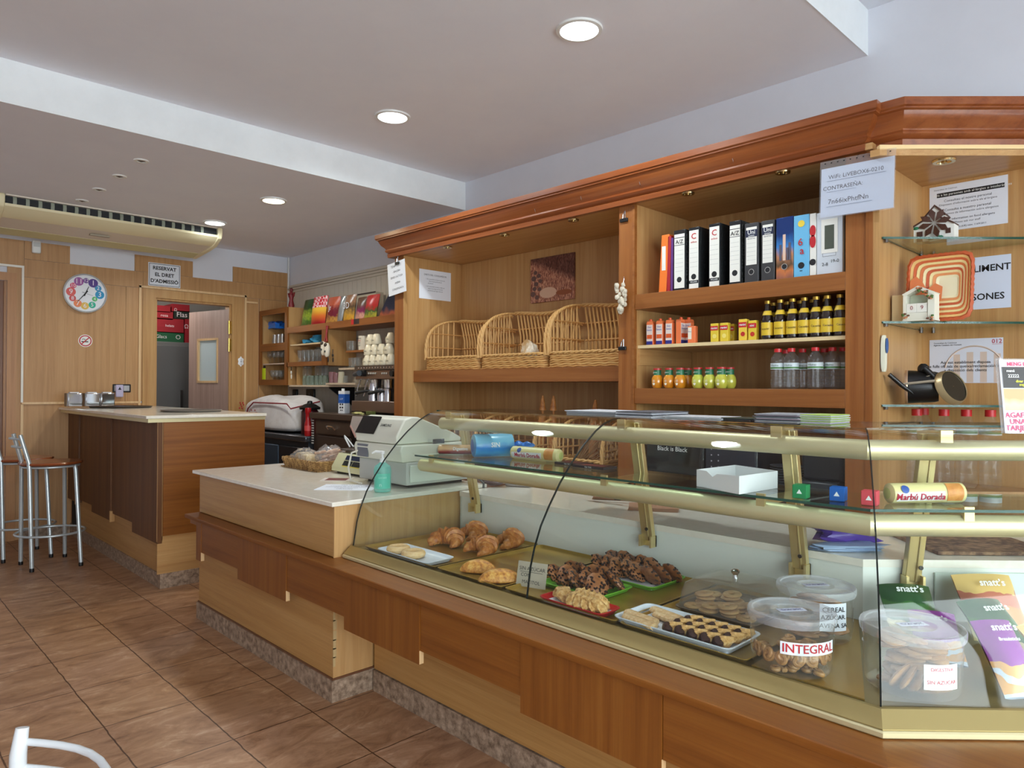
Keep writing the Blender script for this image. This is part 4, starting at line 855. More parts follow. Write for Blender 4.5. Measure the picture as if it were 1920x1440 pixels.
for i, (px, py, lab) in enumerate([(615, 668, 'dark key bunch hanging on the left of the middle post'), (624, 668, 'dark bottle opener hanging on the right of the middle post'), (546, 700, 'white and dark key charm hanging below the corner box')]):
    p = A(px, py, ys-.006); t = E('keyring', lab, 'keys', (p.x, ys-.006, p.z-.08)); b = MB(); b.tube([p+Z*.07, p+Z*.03], .004, 6); O('cord', b, ink, t)
    b = MB(); b.ell(p+Z*.01, (.014, .008, .02), 8, 5); b.ell(p-Z*.035+X*.004, (.012, .006, .03), 8, 5); O('fob', b, flatm(230, 226, 214) if i == 2 else flatm(46, 36, 30, .4), t)
p = A(495, 697, ys+.03); t = E('yellow_tag', 'fluorescent yellow price tag inside the lower corner box', 'tag', (p.x, ys+.028, p.z-.09)); b = MB(); b.box(p.x-.045, p.x+.04, ys+.022, ys+.03, p.z-.09, p.z+.04); O('card', b, flatm(206, 230, 40, .5), t); b = MB(); b.box(p.x+.0, p.x+.04, ys+.021, ys+.031, p.z+.041, p.z+.07); O('clip', b, ink, t)
# sticker on the shelf edge
p = A(666, 603, ys-.0); t = sheet('sticker', 'small red and dark sticker on the front edge of the top shelf', 'sticker', (Vector((p.x, ys, p.z)), X, Z), .14, .05, [], [], flatm(50, 40, 40), .001); b = MB(); b.fbox((Vector((p.x, ys-.001, p.z)), X, Z), -.07, -.025, -.025, .025, 0, .0012); O('red_logo', b, flatm(200, 40, 40), t)
# mugs
mug = mk('mug', [(.001, .004), (.038, .004), (.04, 0), (.042, .1), (.039, .1), (.036, .008)], flatm(232, 224, 206, .25), 'mug_body', 20); b = MB(); b.tube([(-.04, 0, .085), (-.068, 0, .08), (-.075, 0, .05), (-.068, 0, .022), (-.04, 0, .018)], .006, 8); O('handle', b, flatm(232, 224, 206, .25), mug, local=True)
p = (A(680, 655, ys+.09).x, ys+.1, z6); mug.location = p; mug.scale = (1.2, 1.2, 1.35); tag(mug, 'white mug printed with rows of dark and red words, on the small upper shelf', 'mug')
TX(mug, (Vector((0, -.0425, .055)), X, Z), [('MORNING', 0, .026, .014, 0), ('COFFEE', 0, .01, .014, 1), ('LOVES', 0, -.006, .014, 0), ('YOU', 0, -.024, .018, 0)], [ink, redink], 'printed_words', local=True)
for i, (px, lab) in enumerate([(693, 'plain white cup right of the printed mug')]):
    dup(KIDS(mug)[0], None, (A(px, 655, ys+.13).x, ys+.14, z6), None, lab, 'mug').name = 'cup'
# socket boxes and things on the tiled wall
for i, px in enumerate((553, 582)):
    p = at(px, 741, y=BY-.03); t = E('socket', ['black wall socket in the corner behind the covered machine', 'black double wall socket above the kettle'][i], 'socket', (p.x, BY-.012, p.z-.05)); b = MB(); b.box(p.x-(.05 if i == 0 else .09), p.x+(.05 if i == 0 else .09), BY-.04, BY-.0125, p.z-.07, p.z+.07); O('plate', b, blackp, t, bev=.008)
    b = MB(); b.lathe([(.028, 0), (.026, .004), (.001, .005)], n=14, caps=False, c=(0, 0, 0)); b.v = [Vector((v.x+p.x, BY-.041-v.z, v.y+p.z)) for v in b.v]; O('outlet', b, flatm(50, 50, 54, .3), t)

# ================= STAINLESS WORK TABLES
wz = at(660, 778, y=3.34).z
wt = E('steel_counter', 'stainless steel counter with drawers that carries the coffee machine', 'counter', (-5.5, 3.6, 0))
xw0 = at(580, 775, y=3.34).x; xw1 = x_l0-.006
def sb(name, m, *bx, bev=0, par=wt): return bb(name, m, *bx, bev=bev, par=par)
dst = flatm(108, 92, 80, .35, .6); dst2 = flatm(92, 78, 70, .4, .5)
sb('worktop', dst, (xw0, xw1, 3.34, BY-.034, wz-.055, wz), bev=.004); sb('splashback', dst2, (xw0, xw1, BY-.05, BY-.034, wz, wz+.1))
sb('frame', dst2, (xw0+.02, xw1, 3.38, BY-.04, .08, wz-.056)); 
z1_, z0_ = at(640, 792, y=3.36).z, at(640, 817, y=3.36).z; xd0, xd1 = at(593, 800, y=3.36).x, at(657, 800, y=3.36).x
dr = sb('drawer', dst, (xd0, xd1, 3.355, 3.379, z0_, z1_), bev=.003)
b = MB(); xm = (xd0+xd1)/2; b.tube([(xm-.06, 3.352, (z0_+z1_)/2-.01), (xm-.055, 3.33, (z0_+z1_)/2+.015), (xm, 3.322, (z0_+z1_)/2+.02), (xm+.055, 3.33, (z0_+z1_)/2+.015), (xm+.06, 3.352, (z0_+z1_)/2-.01)], .009, 8); O('handle', b, chrome, dr)
sb('drawer', dst2, (xd0+.03, xd1, 3.362, 3.379, z0_-.17, z0_-.02), bev=.003); sb('runner', steel, (xd0, xd1, 3.35, 3.37, z0_-.19, z0_-.175)); sb('opening_shade', flatm(20, 18, 18), (xd1+.02, xw1-.02, 3.372, 3.379, .3, z1_))  # last box is a near-black sheet painted as the shade of an open bay
b = MB(); 
for k in range(10): b.box(xw0-.0+.02, xw0+.05, 3.352, 3.362, wz-.07-k*.024-.012, wz-.07-k*.024)
o = O('vent_grille', b, flatm(190, 186, 180, .4), wt); o['kind'] = 'stuff'
# towel hanging
p = at(672, 800, y=3.33); t = E('dishcloth', 'white dishcloth with a pink border hanging from the steel counter', 'cloth', (p.x, 3.33, p.z-.1))
b = MB(); b.prism([(p.x-.13, p.z+.0), (p.x-.09, p.z+.09), (p.x+.15, p.z+.09), (p.x+.17, p.z-.03), (p.x+.05, p.z-.06), (p.x-.04, p.z-.10)], 3.325, 3.333, 1); O('cloth', b, flatm(196, 186, 180, .8), t)
b = MB(); b.prism([(p.x-.13, p.z+.0), (p.x-.04, p.z-.10), (p.x+.05, p.z-.06), (p.x+.05, p.z-.045), (p.x-.035, p.z-.075), (p.x-.115, p.z+.01)], 3.322, 3.3245, 1); O('border', b, flatm(216, 170, 160, .8), t)
# sink counter
sx0, sx1 = -7.6, at(588, 815, y=3.30).x; szt = at(560, 817, y=3.30).z
sk2 = E('steel_sink_counter', 'lower stainless steel counter under the covered machine, with blue-grey front', 'counter', ((sx0+sx1)/2, 3.5, 0))
blu = flatm(70, 88, 108, .35, .5)  # blue-grey metal of the left door
sx1 = xw0-.004
sb('worktop', flatm(96, 100, 108, .25, .8), (sx0, sx1, 3.30, BY-.051, szt-.06, szt), bev=.012, par=sk2)
sb('upstand', dst2, (sx0, sx1, BY-.05, BY-.034, szt, szt+.12), par=sk2)
sb('cabinet', flatm(70, 76, 84, .4, .4), (sx0, sx1-.03, 3.35, BY-.05, .1, szt-.061), par=sk2)
xq = at(521, 850, y=3.32).x
sb('door', blu, (xq-.7, xq, 3.32, 3.349, .2, szt-.12), bev=.01, par=sk2); sb('door', flatm(30, 30, 34, .3), (xq+.015, sx1-.04, 3.32, 3.349, .2, szt-.12), bev=.005, par=sk2); sb('feet', blackp, (sx0+.05, sx1-.1, 3.4, 3.9, 0, .099), par=sk2)
# covered machine (white cloth with red piping)
c0_ = at(505, 790, y=3.5); zq = szt
t = E('covered_machine', 'appliance hidden under a white cloth with red piping and berry embroidery', 'covered appliance', (-7.0, 3.5, zq))
xl_, xr_ = at(456, 770, y=3.42).x, at(557, 790, y=3.42).x; xl_ = max(xl_, -7.9)
zt2 = at(480, 742, y=3.45).z
b = MB(); R = []
for i in range(9):
    v = i/8; ring = []
    for j in range(32):
        a = 2*pi*j/32; sq = (abs(cos(a))**6+abs(sin(a))**6)**(-1/6); f_ = 1-.10*v**2-.45*max(0, v-.85)/.15*.8
        wv = 1+.03*sin(a*9+v*3)*(1-v)
        ring.append(Vector(((xl_+xr_)/2+(xr_-xl_)/2*cos(a)*sq*f_*wv*.98, 3.58+.24*sin(a)*sq*f_*wv, zq+.003+(zt2-zq+.03*sin(a*3)*(v > .5))*v)))
    R.append(ring)
b.rings(R); cvr = O('cloth_cover', b, speck('crumpled_white_cloth', S(214, 208, 206), S(232, 228, 226), 5, .85, bmp=.4), t, sub=1)
zz1 = zt2-.07; b = MB(); b.tube([(xl_+.20, 3.335, zq+.10), (xl_+.28, 3.337, zz1-.07), (xl_+.42, 3.335, zz1), (xr_-.06, 3.337, zz1-.0), (xr_-.02, 3.36, zz1-.05), (xr_-.05, 3.7, zz1+.02)], .007, 6); O('red_piping', b, flatm(140, 34, 44, .7), t)
TX(t, (Vector((xl_+.43, 3.325, zq+.17)), X, Z), [('\u2767', -.09, .02, .13, 0), ('\u2766', .0, -.02, .12, 0), ('\u2767', .09, .02, .1, 0)], [flatm(170, 60, 60)], 'embroidery')
b = MB()
for k in range(9): b.ell((xl_+.35+.022*k+.01*(k % 2), 3.331, zq+.13+.03*((k*7) % 4)), (.010, .004, .012), 8, 5)
O('embroidered_berries', b, flatm(170, 60, 64, .8), t)
b = MB()
for k in range(7): b.ell((xl_+.06+.018*k, 3.335, zt2-.14+.02*((k*3) % 4)), (.014, .005, .012), 8, 5)
O('embroidered_berries', b, flatm(190, 50, 56, .8), t)
# kettle / thermos and red extinguisher-like flask
p = at(567, 800, y=3.42); t = E('coffee_urn', 'tall black lidded urn between the cloth cover and the steel counter', 'urn', (p.x, 3.5, szt))
hU = at(567, 768, y=3.42).z-szt
b = MB(); b.lathe([(.085, .003), (.085, hU-.02), (.07, hU)], (p.x, 3.5, szt), 24); O('body', b, flatm(60, 20, 24, .3), t); b = MB(); b.lathe([(.1, hU+.001), (.105, hU+.02), (.06, hU+.05), (.03, hU+.06), (.022, hU+.085), (.001, hU+.09)], (p.x, 3.5, szt), 24); O('lid', b, blackp, t)
p = at(574, 800, y=3.34); t = E('red_flask', 'slim bright red flask in front of the black urn', 'flask', (p.x, 3.36, szt)); b = MB(); b.lathe([(.032, 0), (.034, .01), (.034, .12), (.024, .15), (.024, .21), (.03, .23), (.03, .27), (.001, .275)], (p.x, 3.36, szt), 16); O('body', b, flatm(170, 26, 30, .25), t)
b = MB(); b.lathe([(.035, .05), (.035, .10)], (p.x, 3.36, szt), 16, caps=False); O('label_band', b, flatm(220, 80, 80, .4), t)
# milk carton
p = at(646, 770, z=wz); y_ = 3.50; p = at(645, 770, y=y_); t = E('milk_carton', 'tall blue and white milk carton on the steel counter, left of the coffee machine', 'carton', (p.x, y_, wz), radians(20))
h_ = at(645, 733, y=y_).z-wz
b = MB(); b.box(-.037, .037, -.037, .037, .001, h_*.45); O('body', b, flatm(228, 228, 230, .35), t, local=True); b = MB(); b.box(-.037, .037, -.037, .037, h_*.86, h_); O('gable', b, flatm(228, 228, 230, .35), t, local=True)
b = MB(); b.box(-.037, .037, -.037, .037, h_*.452, h_*.858); O('blue_band', b, flatm(40, 90, 170, .35), t, local=True)
b = MB(); b.lathe([(.015, h_), (.015, h_+.022), (.001, h_+.023)], (-.012, 0, 0), 12, caps=False); O('cap', b, whitep, t, local=True)
TX(t, (Vector((0, -.0375, h_*.3)), X, Z), [('MILK' if 0 else 'LLET', 0, h_*.34, .02, 0), ('\u25a0 \u25a0', 0, .02, .022, 1), ('\u25a0 \u25a0', 0, -.01, .022, 1), ('\u25a0 \u25a0', 0, -.035, .015, 1)], [whitep, ink], local=True)
# dish with slices, sponge
p = at(672, 778, y=3.42); t = E('yellow_cloth', 'crumpled yellow cleaning cloth on the steel counter', 'cloth', (p.x, 3.42, wz)); b = MB(); b.ell((p.x, 3.42, wz+.011), (.09, .03, .011), nz=.8, seed=3); O('cloth', b, flatm(214, 208, 140, .8), t)
p = at(697, 775, y=3.44); t = E('sponge', 'green scouring sponge on the steel counter beside the yellow cloth', 'sponge', (p.x, 3.43, wz)); b = MB(); b.box(p.x-.05, p.x+.05, 3.41, 3.45, wz+.001, wz+.035); O('pad', b, flatm(90, 96, 40, .9), t, bev=.004)
# ================= ESPRESSO MACHINE
ye = 3.52; xe0, xe1 = at(672, 700, y=ye).x, x_l0-.02
def ZY(py, y=ye): return at(710, py, y=y).z
em = E('espresso_machine', 'stainless steel two-group espresso machine with cups stacked on top, beside the tall cabinet', 'coffee machine', ((xe0+xe1)/2, ye+.2, wz))
gs = flatm(150, 128, 112, .3, .8)
zTop, zP0, zB1_, zB0_ = ZY(684), ZY(711), ZY(752), ZY(773)
sb('upper_body', gs, (xe0-.02, xe1, ye-.02, BY-.1, zP0, zTop-.045), bev=.006, par=em); sb('cup_tray', flatm(120, 112, 106, .3, .8), (xe0-.02, xe1, ye-.03, BY-.09, zTop-.044, zTop-.004), par=em)
sb('back_plate', flatm(60, 58, 58, .3, .6), (xe0+.1, xe1, ye+.2, BY-.1, zB1_+.001, zP0-.001), par=em)
sb('drip_base', gs, (at(659, 760, y=ye-.06).x, xe1, ye-.06, BY-.1, zB0_, zB1_), bev=.006, par=em); sb('dark_base', blackp, (xe0+.05, xe1, ye, BY-.12, wz+.001, zB0_-.001), par=em)
b = MB()
for k in range(18): b.cyl((xe0+.05+k*.045, ye-.032, zTop-.025), (xe0+.05+k*.045, ye-.028, zTop-.025), .006, 6)
O('tray_gallery', b, chrome, em)['kind'] = 'stuff'
for px in (692, 696, 700, 704, 717, 721, 725): p = at(px, 700, y=ye-.022); b = MB(); b.cyl((p.x, ye-.022, p.z), (p.x, ye-.03, p.z), .008, 8); O('button', b, flatm(206, 200, 190, .3), em)
for px in (679, 735):
    p = at(px, 700, y=ye-.05); b = MB(); b.cyl((p.x, ye-.021, p.z), (p.x, ye-.06, p.z), .028, 16); O('steam_knob', b, blackp, em)
p = at(668, 700, y=ye-.05); b = MB(); b.tube([(p.x-.03, ye-.05, p.z-.01), (p.x+.10, ye-.08, p.z+.0)], [.02, .026], 12); O('grip', b, flatm(50, 54, 60, .4), em)
for px in (703, 728):
    p = at(px, 720, y=ye+.04); b = MB(); b.lathe([(.045, -.075), (.05, -.01), (.052, 0)], (p.x, ye+.05, zP0-.001), 18); gh = O('group_head', b, chrome, em)
    b = MB(); b.lathe([(.04, -.12), (.044, -.08)], (p.x, ye+.05, zP0), 16); O('filter_basket', b, chrome, gh)
    b = MB(); b.tube([(p.x, ye+.01, zP0-.1), (p.x-.03, ye-.04, zP0-.105), (p.x-.10, ye-.10, zP0-.125)], [.010, .014, .017], 10); O('portafilter_handle', b, blackp, gh)
for px in (676, 690): p = at(px, 720, y=ye); b = MB(); b.tube([(p.x, ye, zP0), (p.x, ye-.03, zP0-.08), (p.x+.01, ye-.05, zB1_+.04)], .006, 8); O('steam_wand', b, chrome, em)
TX(em, (Vector((xe1-.08, ye-.061, (zB0_+zB1_)/2)), X, Z), [('EXPOBAR', 0, 0, .02, 0)], [flatm(210, 200, 190)])
sj = [(700, .055, .16), (716, .05, .11), (728, .05, .11)]
for i, (px, r_, h_) in enumerate(sj):
    p = at(px, 752, y=ye+.03); t = E('steel_jug', ['tall polished steel jug on the drip tray', 'polished steel cup in the middle of the drip tray', 'polished steel cup at the right of the drip tray'][i], 'jug', (p.x, ye+.03, zB1_)); b = MB(); b.lathe([(.001, .003), (r_*.8, .003), (r_*.82, 0), (r_*.8, h_*.8), (r_*.7, h_), (r_*.66, h_), (r_*.74, h_*.7)], (p.x, ye+.03, zB1_), 20, caps=False); O('jug_body', b, chrome, t)
# cups stacked upside-down on the machine
cup = E('coffee_cup', 'x', 'x'); b = MB(); b.lathe([(.034, 0), (.036, .004), (.034, .03), (.022, .075), (.018, .08), (.001, .08)], n=16, caps=False); cw = flatm(226, 216, 190, .25); O('cup_body', b, cw, cup, local=True)
b = MB(); b.tube([(-.032, 0, .02), (-.055, 0, .02), (-.062, 0, .035), (-.052, 0, .052), (-.028, 0, .05)], .0055, 8); O('handle', b, cw, cup, local=True)
TX(cup, (Vector((0, -.0335, .03)), X, Z), [('Cafes', 0, 0, .018, 0)], [ink], 'printed_words', local=True)
cup.scale = (1.35, 1.35, 1.2)
rows = [(0, (690, 700, 712, 722, 733), ye+.04), (1, (692, 703, 716, 730), ye+.06), (2, (695, 706, 733), ye+.08)]
pts = []; lb = []
for lv_, pxs_, y in rows:
    for k, px in enumerate(pxs_): pts.append((at(px, 680, y=y).x, y, zTop-.003+lv_*.097)); lb.append('white coffee cup upside down on the machine, %s layer, %s from the left' % (['bottom', 'middle', 'top'][lv_], ORD[k]))
for k, px in enumerate((698, 712, 728)): y = ye+.2; pts.append((at(px, 680, y=y).x, y, zTop-.003)); lb.append('white coffee cup in the rear row on the machine, %s from the left' % ORD[k])
place(cup, pts, lambda i: lb[i], 'cups on the espresso machine', 'cup')
# glass jar items on low shelf right of jars
for i, (px, h_, r_, m_, lab) in enumerate([(633, .11, .035, thin_glass('pink_glass', (.7, .5, .5, 1), .1, 1, .3, (.6, .35, .38, 1)), 'dark pink tinted glass left of the shakers'), (641, .1, .03, thin_glass('pink_glass', (.7, .5, .5, 1)), 'slim pink tinted glass on the low board'), (650, .11, .04, thin_glass('cream_glass', (.9, .86, .74, 1), .1, 1, .4, (.85, .82, .68, 1)), 'cloudy shaker jar with a grey lid'), (658, .07, .03, drinkg, 'short clear glass right of the cloudy shaker')]):
    x_ = A(px, 718, ys+.08).x; zz = A(px, 718, ys+.05).z; zb2 = zz
    if i == 0: ub('shelf', flatm(206, 184, 158), (A(614, 720).x, x6-.021, ys-.02, ys+.019, zz-.018, zz), (A(673, 720).x-.0, A(673, 720).x+.001, ys, ys+.01, zz-.01, zz))
    t = E('glass', lab, 'glass', (x_, ys+.0, zz)); b = MB(); b.lathe([(.001, .003), (r_*.85, .003), (r_*.9, 0), (r_*.7 if i > 1 else r_, h_), (r_*.6 if i > 1 else r_*.92, h_), (r_*.8, .01)], (x_, ys+.02, zz), 14, caps=False); O('glass_body', b, m_, t)
# ================= IN THE GLASS CASE
dz = .7005
def rrect(x0, x1, y0, y1, z, r, k=5):
    P_ = []
    for cx_, cy_, a0 in ((x1-r, y1-r, 0), (x0+r, y1-r, 90), (x0+r, y0+r, 180), (x1-r, y0+r, 270)):
        for i in range(k+1): a = radians(a0+90*i/k); P_.append(Vector((cx_+r*cos(a), cy_+r*sin(a), z)))
    return P_
def rtray(name, label, x0, x1, y0, y1, z, m, lip=.018, cat='tray', r=.025, wall=.012, par=None, th=.003, group=None, rz=0):
    t = E(name, label, cat, ((x0+x1)/2, (y0+y1)/2, z), rz, group); hx, hy = (x1-x0)/2, (y1-y0)/2
    def q(i, zz): return rrect(-hx+i, hx-i, -hy+i, hy-i, zz, max(r-i*.4, .004))
    b = MB(); R = [q(wall+.004, 0), q(.004+wall*.5, lip*.5), q(0, lip), q(0, lip+.002), q(th+.001, lip+.002), q(wall*.6+th, lip*.5), q(wall+.006, th), ]
    n = len(R[0]); b.rings(R, True, True); O('dish', b, m, t, local=True); return t
goldtray = mat('gold_tray', S(178, 142, 62), .28, .45)
G = 'gold trays in the pastry case'
for i, (x0, x1, y0, y1, lab) in enumerate([(-2.83, -2.245, 1.79, 2.415, 'gold tray at the left end of the case, under the croissants'), (-2.225, -1.965, 1.79, 2.415, 'gold tray with the two sprinkled turnovers and one rolled pastry'), (-1.945, -1.375, 1.79, 2.415, 'gold tray under the green and red biscuit trays'), (-1.36, -.93, 1.79, 2.415, 'gold tray under the big white tray and the plastic dome')]):
    if i == 0: x1 = -2.30
    if i == 1: x0 = -2.285; x1 = -1.90
    if i == 2: x0 = -1.885
    rtray('gold_tray', lab, x0, x1, y0, y1, dz, goldtray, .014, r=.015, group=G)
b = MB(); b.prism([(-.92, 1.80), (-.63, 1.80), (-.86, 2.40), (-.92, 2.40)], dz, dz+.004, 2); t = E('gold_tray', 'flat gold sheet under the round plastic jars', 'tray', (-.8, 2.0, dz), 0, G); O('dish', b, goldtray, t)
ZT = dz+.0045
whitet = flatm(226, 234, 244, .3)
rtray('white_tray', 'small white plastic tray with two pale ring doughnuts', -2.72, -2.345, 1.785, 1.945, ZT, whitet, .016)
def toast(name, a, b_, c, sc=9):
    if name in _mc: return _mc[name]
    m = mat(name, b_, .45); v = coord(m, (1, 1, 1)); n = tex(m, 'Noise', v, Scale=sc*4, Detail=6, Roughness=.7); base(m, ramp(m, n.outputs[0], [(.3, a), (.5, b_), (.7, c)])); bump(m, n.outputs[0], .4, .004); return m
crm = toast('baked_crust', S(140, 72, 24), S(190, 116, 48), S(228, 172, 100)); dough = toast('pale_dough', S(214, 168, 104), S(232, 194, 136), S(240, 212, 164))
ring = []
for i, (x, y) in enumerate([(-2.635, 1.85), (-2.515, 1.845)]):
    t = E('doughnut', ['pale ring doughnut at the left end of the small white tray', 'pale ring doughnut nearer the tray middle, right of the other one'][i], 'doughnut', (x, y, ZT+.0035)); b = MB(); R = []
    for k in range(24):
        a = 2*pi*k/24; R.append([Vector((x+(.036+.018*cos(c))*cos(a), y+(.036+.018*cos(c))*sin(a), ZT+.0035+.016+.016*sin(c))) for c in [2*pi*j/10 for j in range(10)]])
    R.append(R[0]); b.rings(R, True, False); O('ring', b, dough, t)
def croissant(label, x, y, rz, sc=1, full=True, sd=0):
    t = E('croissant', label, 'croissant', (x, y, ZT), rz, 'croissants in the case'); b = MB(); R = []; n = 64; m_ = 14
    for i in range(n+1):
        u = i/n*2-1; a = u*radians(116 if full else 40); rad = .054*sc; th = (.036*(1-abs(u)**2.2)+.009)*sc; th *= 1+.24*((abs(u)*4.6) % 1-.5)
        c = Vector((rad*sin(a), -rad*cos(a)*.9, 0)); d = Vector((sin(a), -cos(a), 0))
        R.append([c+d*(th*cos(q)*(1+.06*noise.noise(Vector((u*6, q, sd)))))+Z*(max(.003, th*.80+th*.80*sin(q)+.004*noise.noise(Vector((u*9, q*2, sd))))) for q in [2*pi*j/m_ for j in range(m_)]])
    b.rings(R); O('crust', b, crm, t, local=True); return t
for i, (x, y, rz, lab) in enumerate([(-2.60, 2.08, 200, 'croissant at the left of the croissant group, nearest the counter end'), (-2.655, 2.27, 160, 'croissant at the back left, highest of the group'), (-2.41, 2.28, 150, 'light glossy croissant at the back right of the group'), (-2.385, 2.09, 170, 'curled glossy croissant in front, right of the doughnut tray')]):
    croissant(lab, x, y, radians(rz), 1.10, True, i)
x, y = -2.19, 2.33
t = E('rolled_pastry', 'single rolled croissant-like pastry alone behind the turnovers', 'pastry', (x, y, ZT)); b = MB(); R = []
for i in range(33):
    u = i/32*2-1; th = (.042*(1-abs(u)**1.8)+.012)*(1+.08*sin(u*22)); c = Vector((x+u*.075, y-u*.02, 0)); R.append([c+Y*(th*cos(q))+Z*(th*.85+th*.85*sin(q)) for q in [2*pi*j/14 for j in range(14)]])
b.rings(R); O('crust', b, crm, t)
emp = toast('sprinkled_crust', S(140, 60, 24), S(214, 146, 62), S(240, 196, 110), 14)
for i, (x, y, rz) in enumerate([(-2.145, 1.90, 38), (-1.985, 1.865, 50)]):
    t = E('turnover', ['triangular golden turnover, left of the pair', 'darker half-moon turnover with seeds, right of the pair'][i], 'pastry', (x, y, ZT), radians(rz)); b = MB()
    def hull(s): return [(-.098*s, -.032*s), (.0, -.045*s), (.098*s, -.032*s), (.055*s, .025*s), (.0, .068*s), (-.055*s, .025*s)] if i == 0 else [(-.098*s, -.036*s), (0, -.046*s), (.098*s, -.036*s), (.078*s, .018*s), (0, .052*s), (-.078*s, .018*s)]
    R = [[Vector((px, py, z)) for px, py in hull(s)] for s, z in ((.9, .0), (1, .006), (1, .012), (.85, .03), (.55, .045), (.25, .05))]
    b.rings(R); O('crust', b, emp, t, local=True, sub=2)
# green trays with chocolate-chip biscuits
lime = flatm(124, 200, 60, .35)
g1 = rtray('green_tray', 'lime green tray nearer the front glass, piled with dark chip biscuits', -1.845, -1.55, 1.93, 2.14, ZT, lime, .016)
g2 = rtray('green_tray', 'lime green tray at the back, with a white liner and chip biscuits', -1.865, -1.49, 2.165, 2.40, ZT, lime, .016)
b = MB(); b.box(-.17, .17, -.10, .10, .0035, .005); O('liner', b, paper, g2, local=True)
choc = toast('chip_biscuit', S(112, 64, 32), S(148, 92, 50), S(176, 120, 74)); chip = flatm(44, 24, 20, .4)
ck0 = E('chip_biscuit', 'x', 'x'); b = MB(); b.ell((0, 0, .0), (.045, .045, .015), 20, 8, nz=.25, fr=10); O('biscuit', b, choc, ck0, local=True)
b = MB(); rg = random.Random(5)
for k in range(60):
    a = rg.random()*2*pi; th = rg.uniform(.05, 1.3)*rg.choice((1, 1, 1, -1)); d = Vector((cos(th)*cos(a), cos(th)*sin(a), sin(th))); b.ell(Vector((d.x*.044, d.y*.044, d.z*.0145)), (.005, .005, .004), 6, 4)
O('chocolate_chips', b, chip, ck0, local=True)
def lay(proto, lst, lab, grp, cat, first=[None]):
    used = getattr(lay, 'used', set())
    for i, (x, y, z, rx, ry, rz) in enumerate(lst):
        l_ = lab(i) if callable(lab) else lab
        if proto.name not in used: used.add(proto.name); o = proto; tag(o, l_, cat, grp)
        else: o = dup(proto, None, None, None, l_, cat, grp)
        o.location = (x, y, z); o.rotation_euler = (rx, ry, rz)
    lay.used = used
lst = []
for r_, y in enumerate((1.985, 2.075)):
    for k in range(5): lst.append((-1.80+k*.049+.012*r_, y+.01*((k*3) % 2), ZT+.042, radians(18*((k*2+r_) % 3)-16), radians(44+8*(k % 2)), radians(16*((k+r_) % 3)-8)))
lay(ck0, lst, lambda i: 'dark chip biscuit, %s row of the front green tray, %s from left' % (['front', 'rear'][i//5], ORD[i % 5]), 'chip biscuits in the front green tray', 'biscuit')
lst = []
for r_, y in enumerate((2.235, 2.33)):
    for k in range(5): lst.append((-1.79+k*.046, y+.008*(k % 2), ZT+.043, radians(16*((k+r_) % 3)-12), radians(42+9*(k % 2)), radians(14*((k+r_) % 3)-6)))
for k in range(3): lst.append((-1.545+k*.018-.005, 2.235+.045*k, ZT+.04, radians(-30), radians(50), radians(40)))
lay(ck0, lst, lambda i: ('chip biscuit, %s row of the rear green tray, %s from left' % (['front', 'rear'][i//5], ORD[i % 5])) if i < 10 else 'chip biscuit, short right row of rear green tray, %s from front' % ORD[i-10], 'chip biscuits in the rear green tray', 'biscuit')
# handwritten card
cf = (Vector((-1.842, 1.895, ZT+.012+.035)), Vector((cos(.28), sin(.28), 0)), Vector((0.05, .25, .96)).normalized())
t = E('handwritten_card', 'grey handwritten card about sugar-free biscuits, standing in front of the green tray', 'card', cf[0]-Z*.045); b = MB(); r3 = cf[1]; u3 = (cf[2]-r3*cf[2].dot(r3)).normalized(); cf = (cf[0], r3, u3)
b.fbox(cf, -.062, .062, -.046, .046, 0, .001); O('card', b, flatm(178, 168, 148, .8), t)
TX(t, (cf[0]+r3.cross(u3)*.001, r3, u3), [('SIN AZ\u00daCAR', 0, .02, .019, 0), ('CON', -.025, -.003, .018, 0), ('MATITOL', .0, -.028, .018, 0)], [ink]); b = MB(); b.fbox((cf[0]+r3.cross(u3)*.0012, r3, u3), -.05, .045, .008, .0095, 0, .0003); O('underline', b, ink, t)
# red tray with almond rounds
rt = rtray('red_tray', 'red tray with white liner and golden almond pastries, by the front glass', -1.71, -1.425, 1.785, 1.90, ZT, flatm(190, 34, 34, .35), .018)
b = MB(); b.box(-.125, .125, -.045, .045, .0035, .005); O('liner', b, paper, rt, local=True)
alm = toast('almond_pastry', S(176, 116, 56), S(222, 174, 104), S(246, 220, 168), 16)
ap = E('almond_pastry', 'x', 'x'); b = MB(); b.ell((0, 0, 0), (.033, .033, .02), 16, 8, nz=.5, fr=14); O('pastry', b, alm, ap, local=True)
lst = [(-1.67, 1.872, ZT+.024, 0, .1, 0), (-1.635, 1.845, ZT+.026, .2, .2, 1)]+[(-1.575+.028*k, 1.868, ZT+.03, 0, radians(50), .2*k) for k in range(4)]+[(-1.56+.024*k, 1.822, ZT+.03, radians(10), radians(52), .3*k) for k in range(5)]
lay(ap, lst, lambda i: ['small browned almond pastry at the left corner of the red tray', 'round almond pastry lying apart in the red tray, second from the left'][i] if i < 2 else 'almond pastry in the %s row of the red tray, %s from the left' % (['rear', 'front'][(i-2) > 3], ORD[(i-2) if i < 6 else i-6]), 'almond pastries in the red tray', 'pastry')
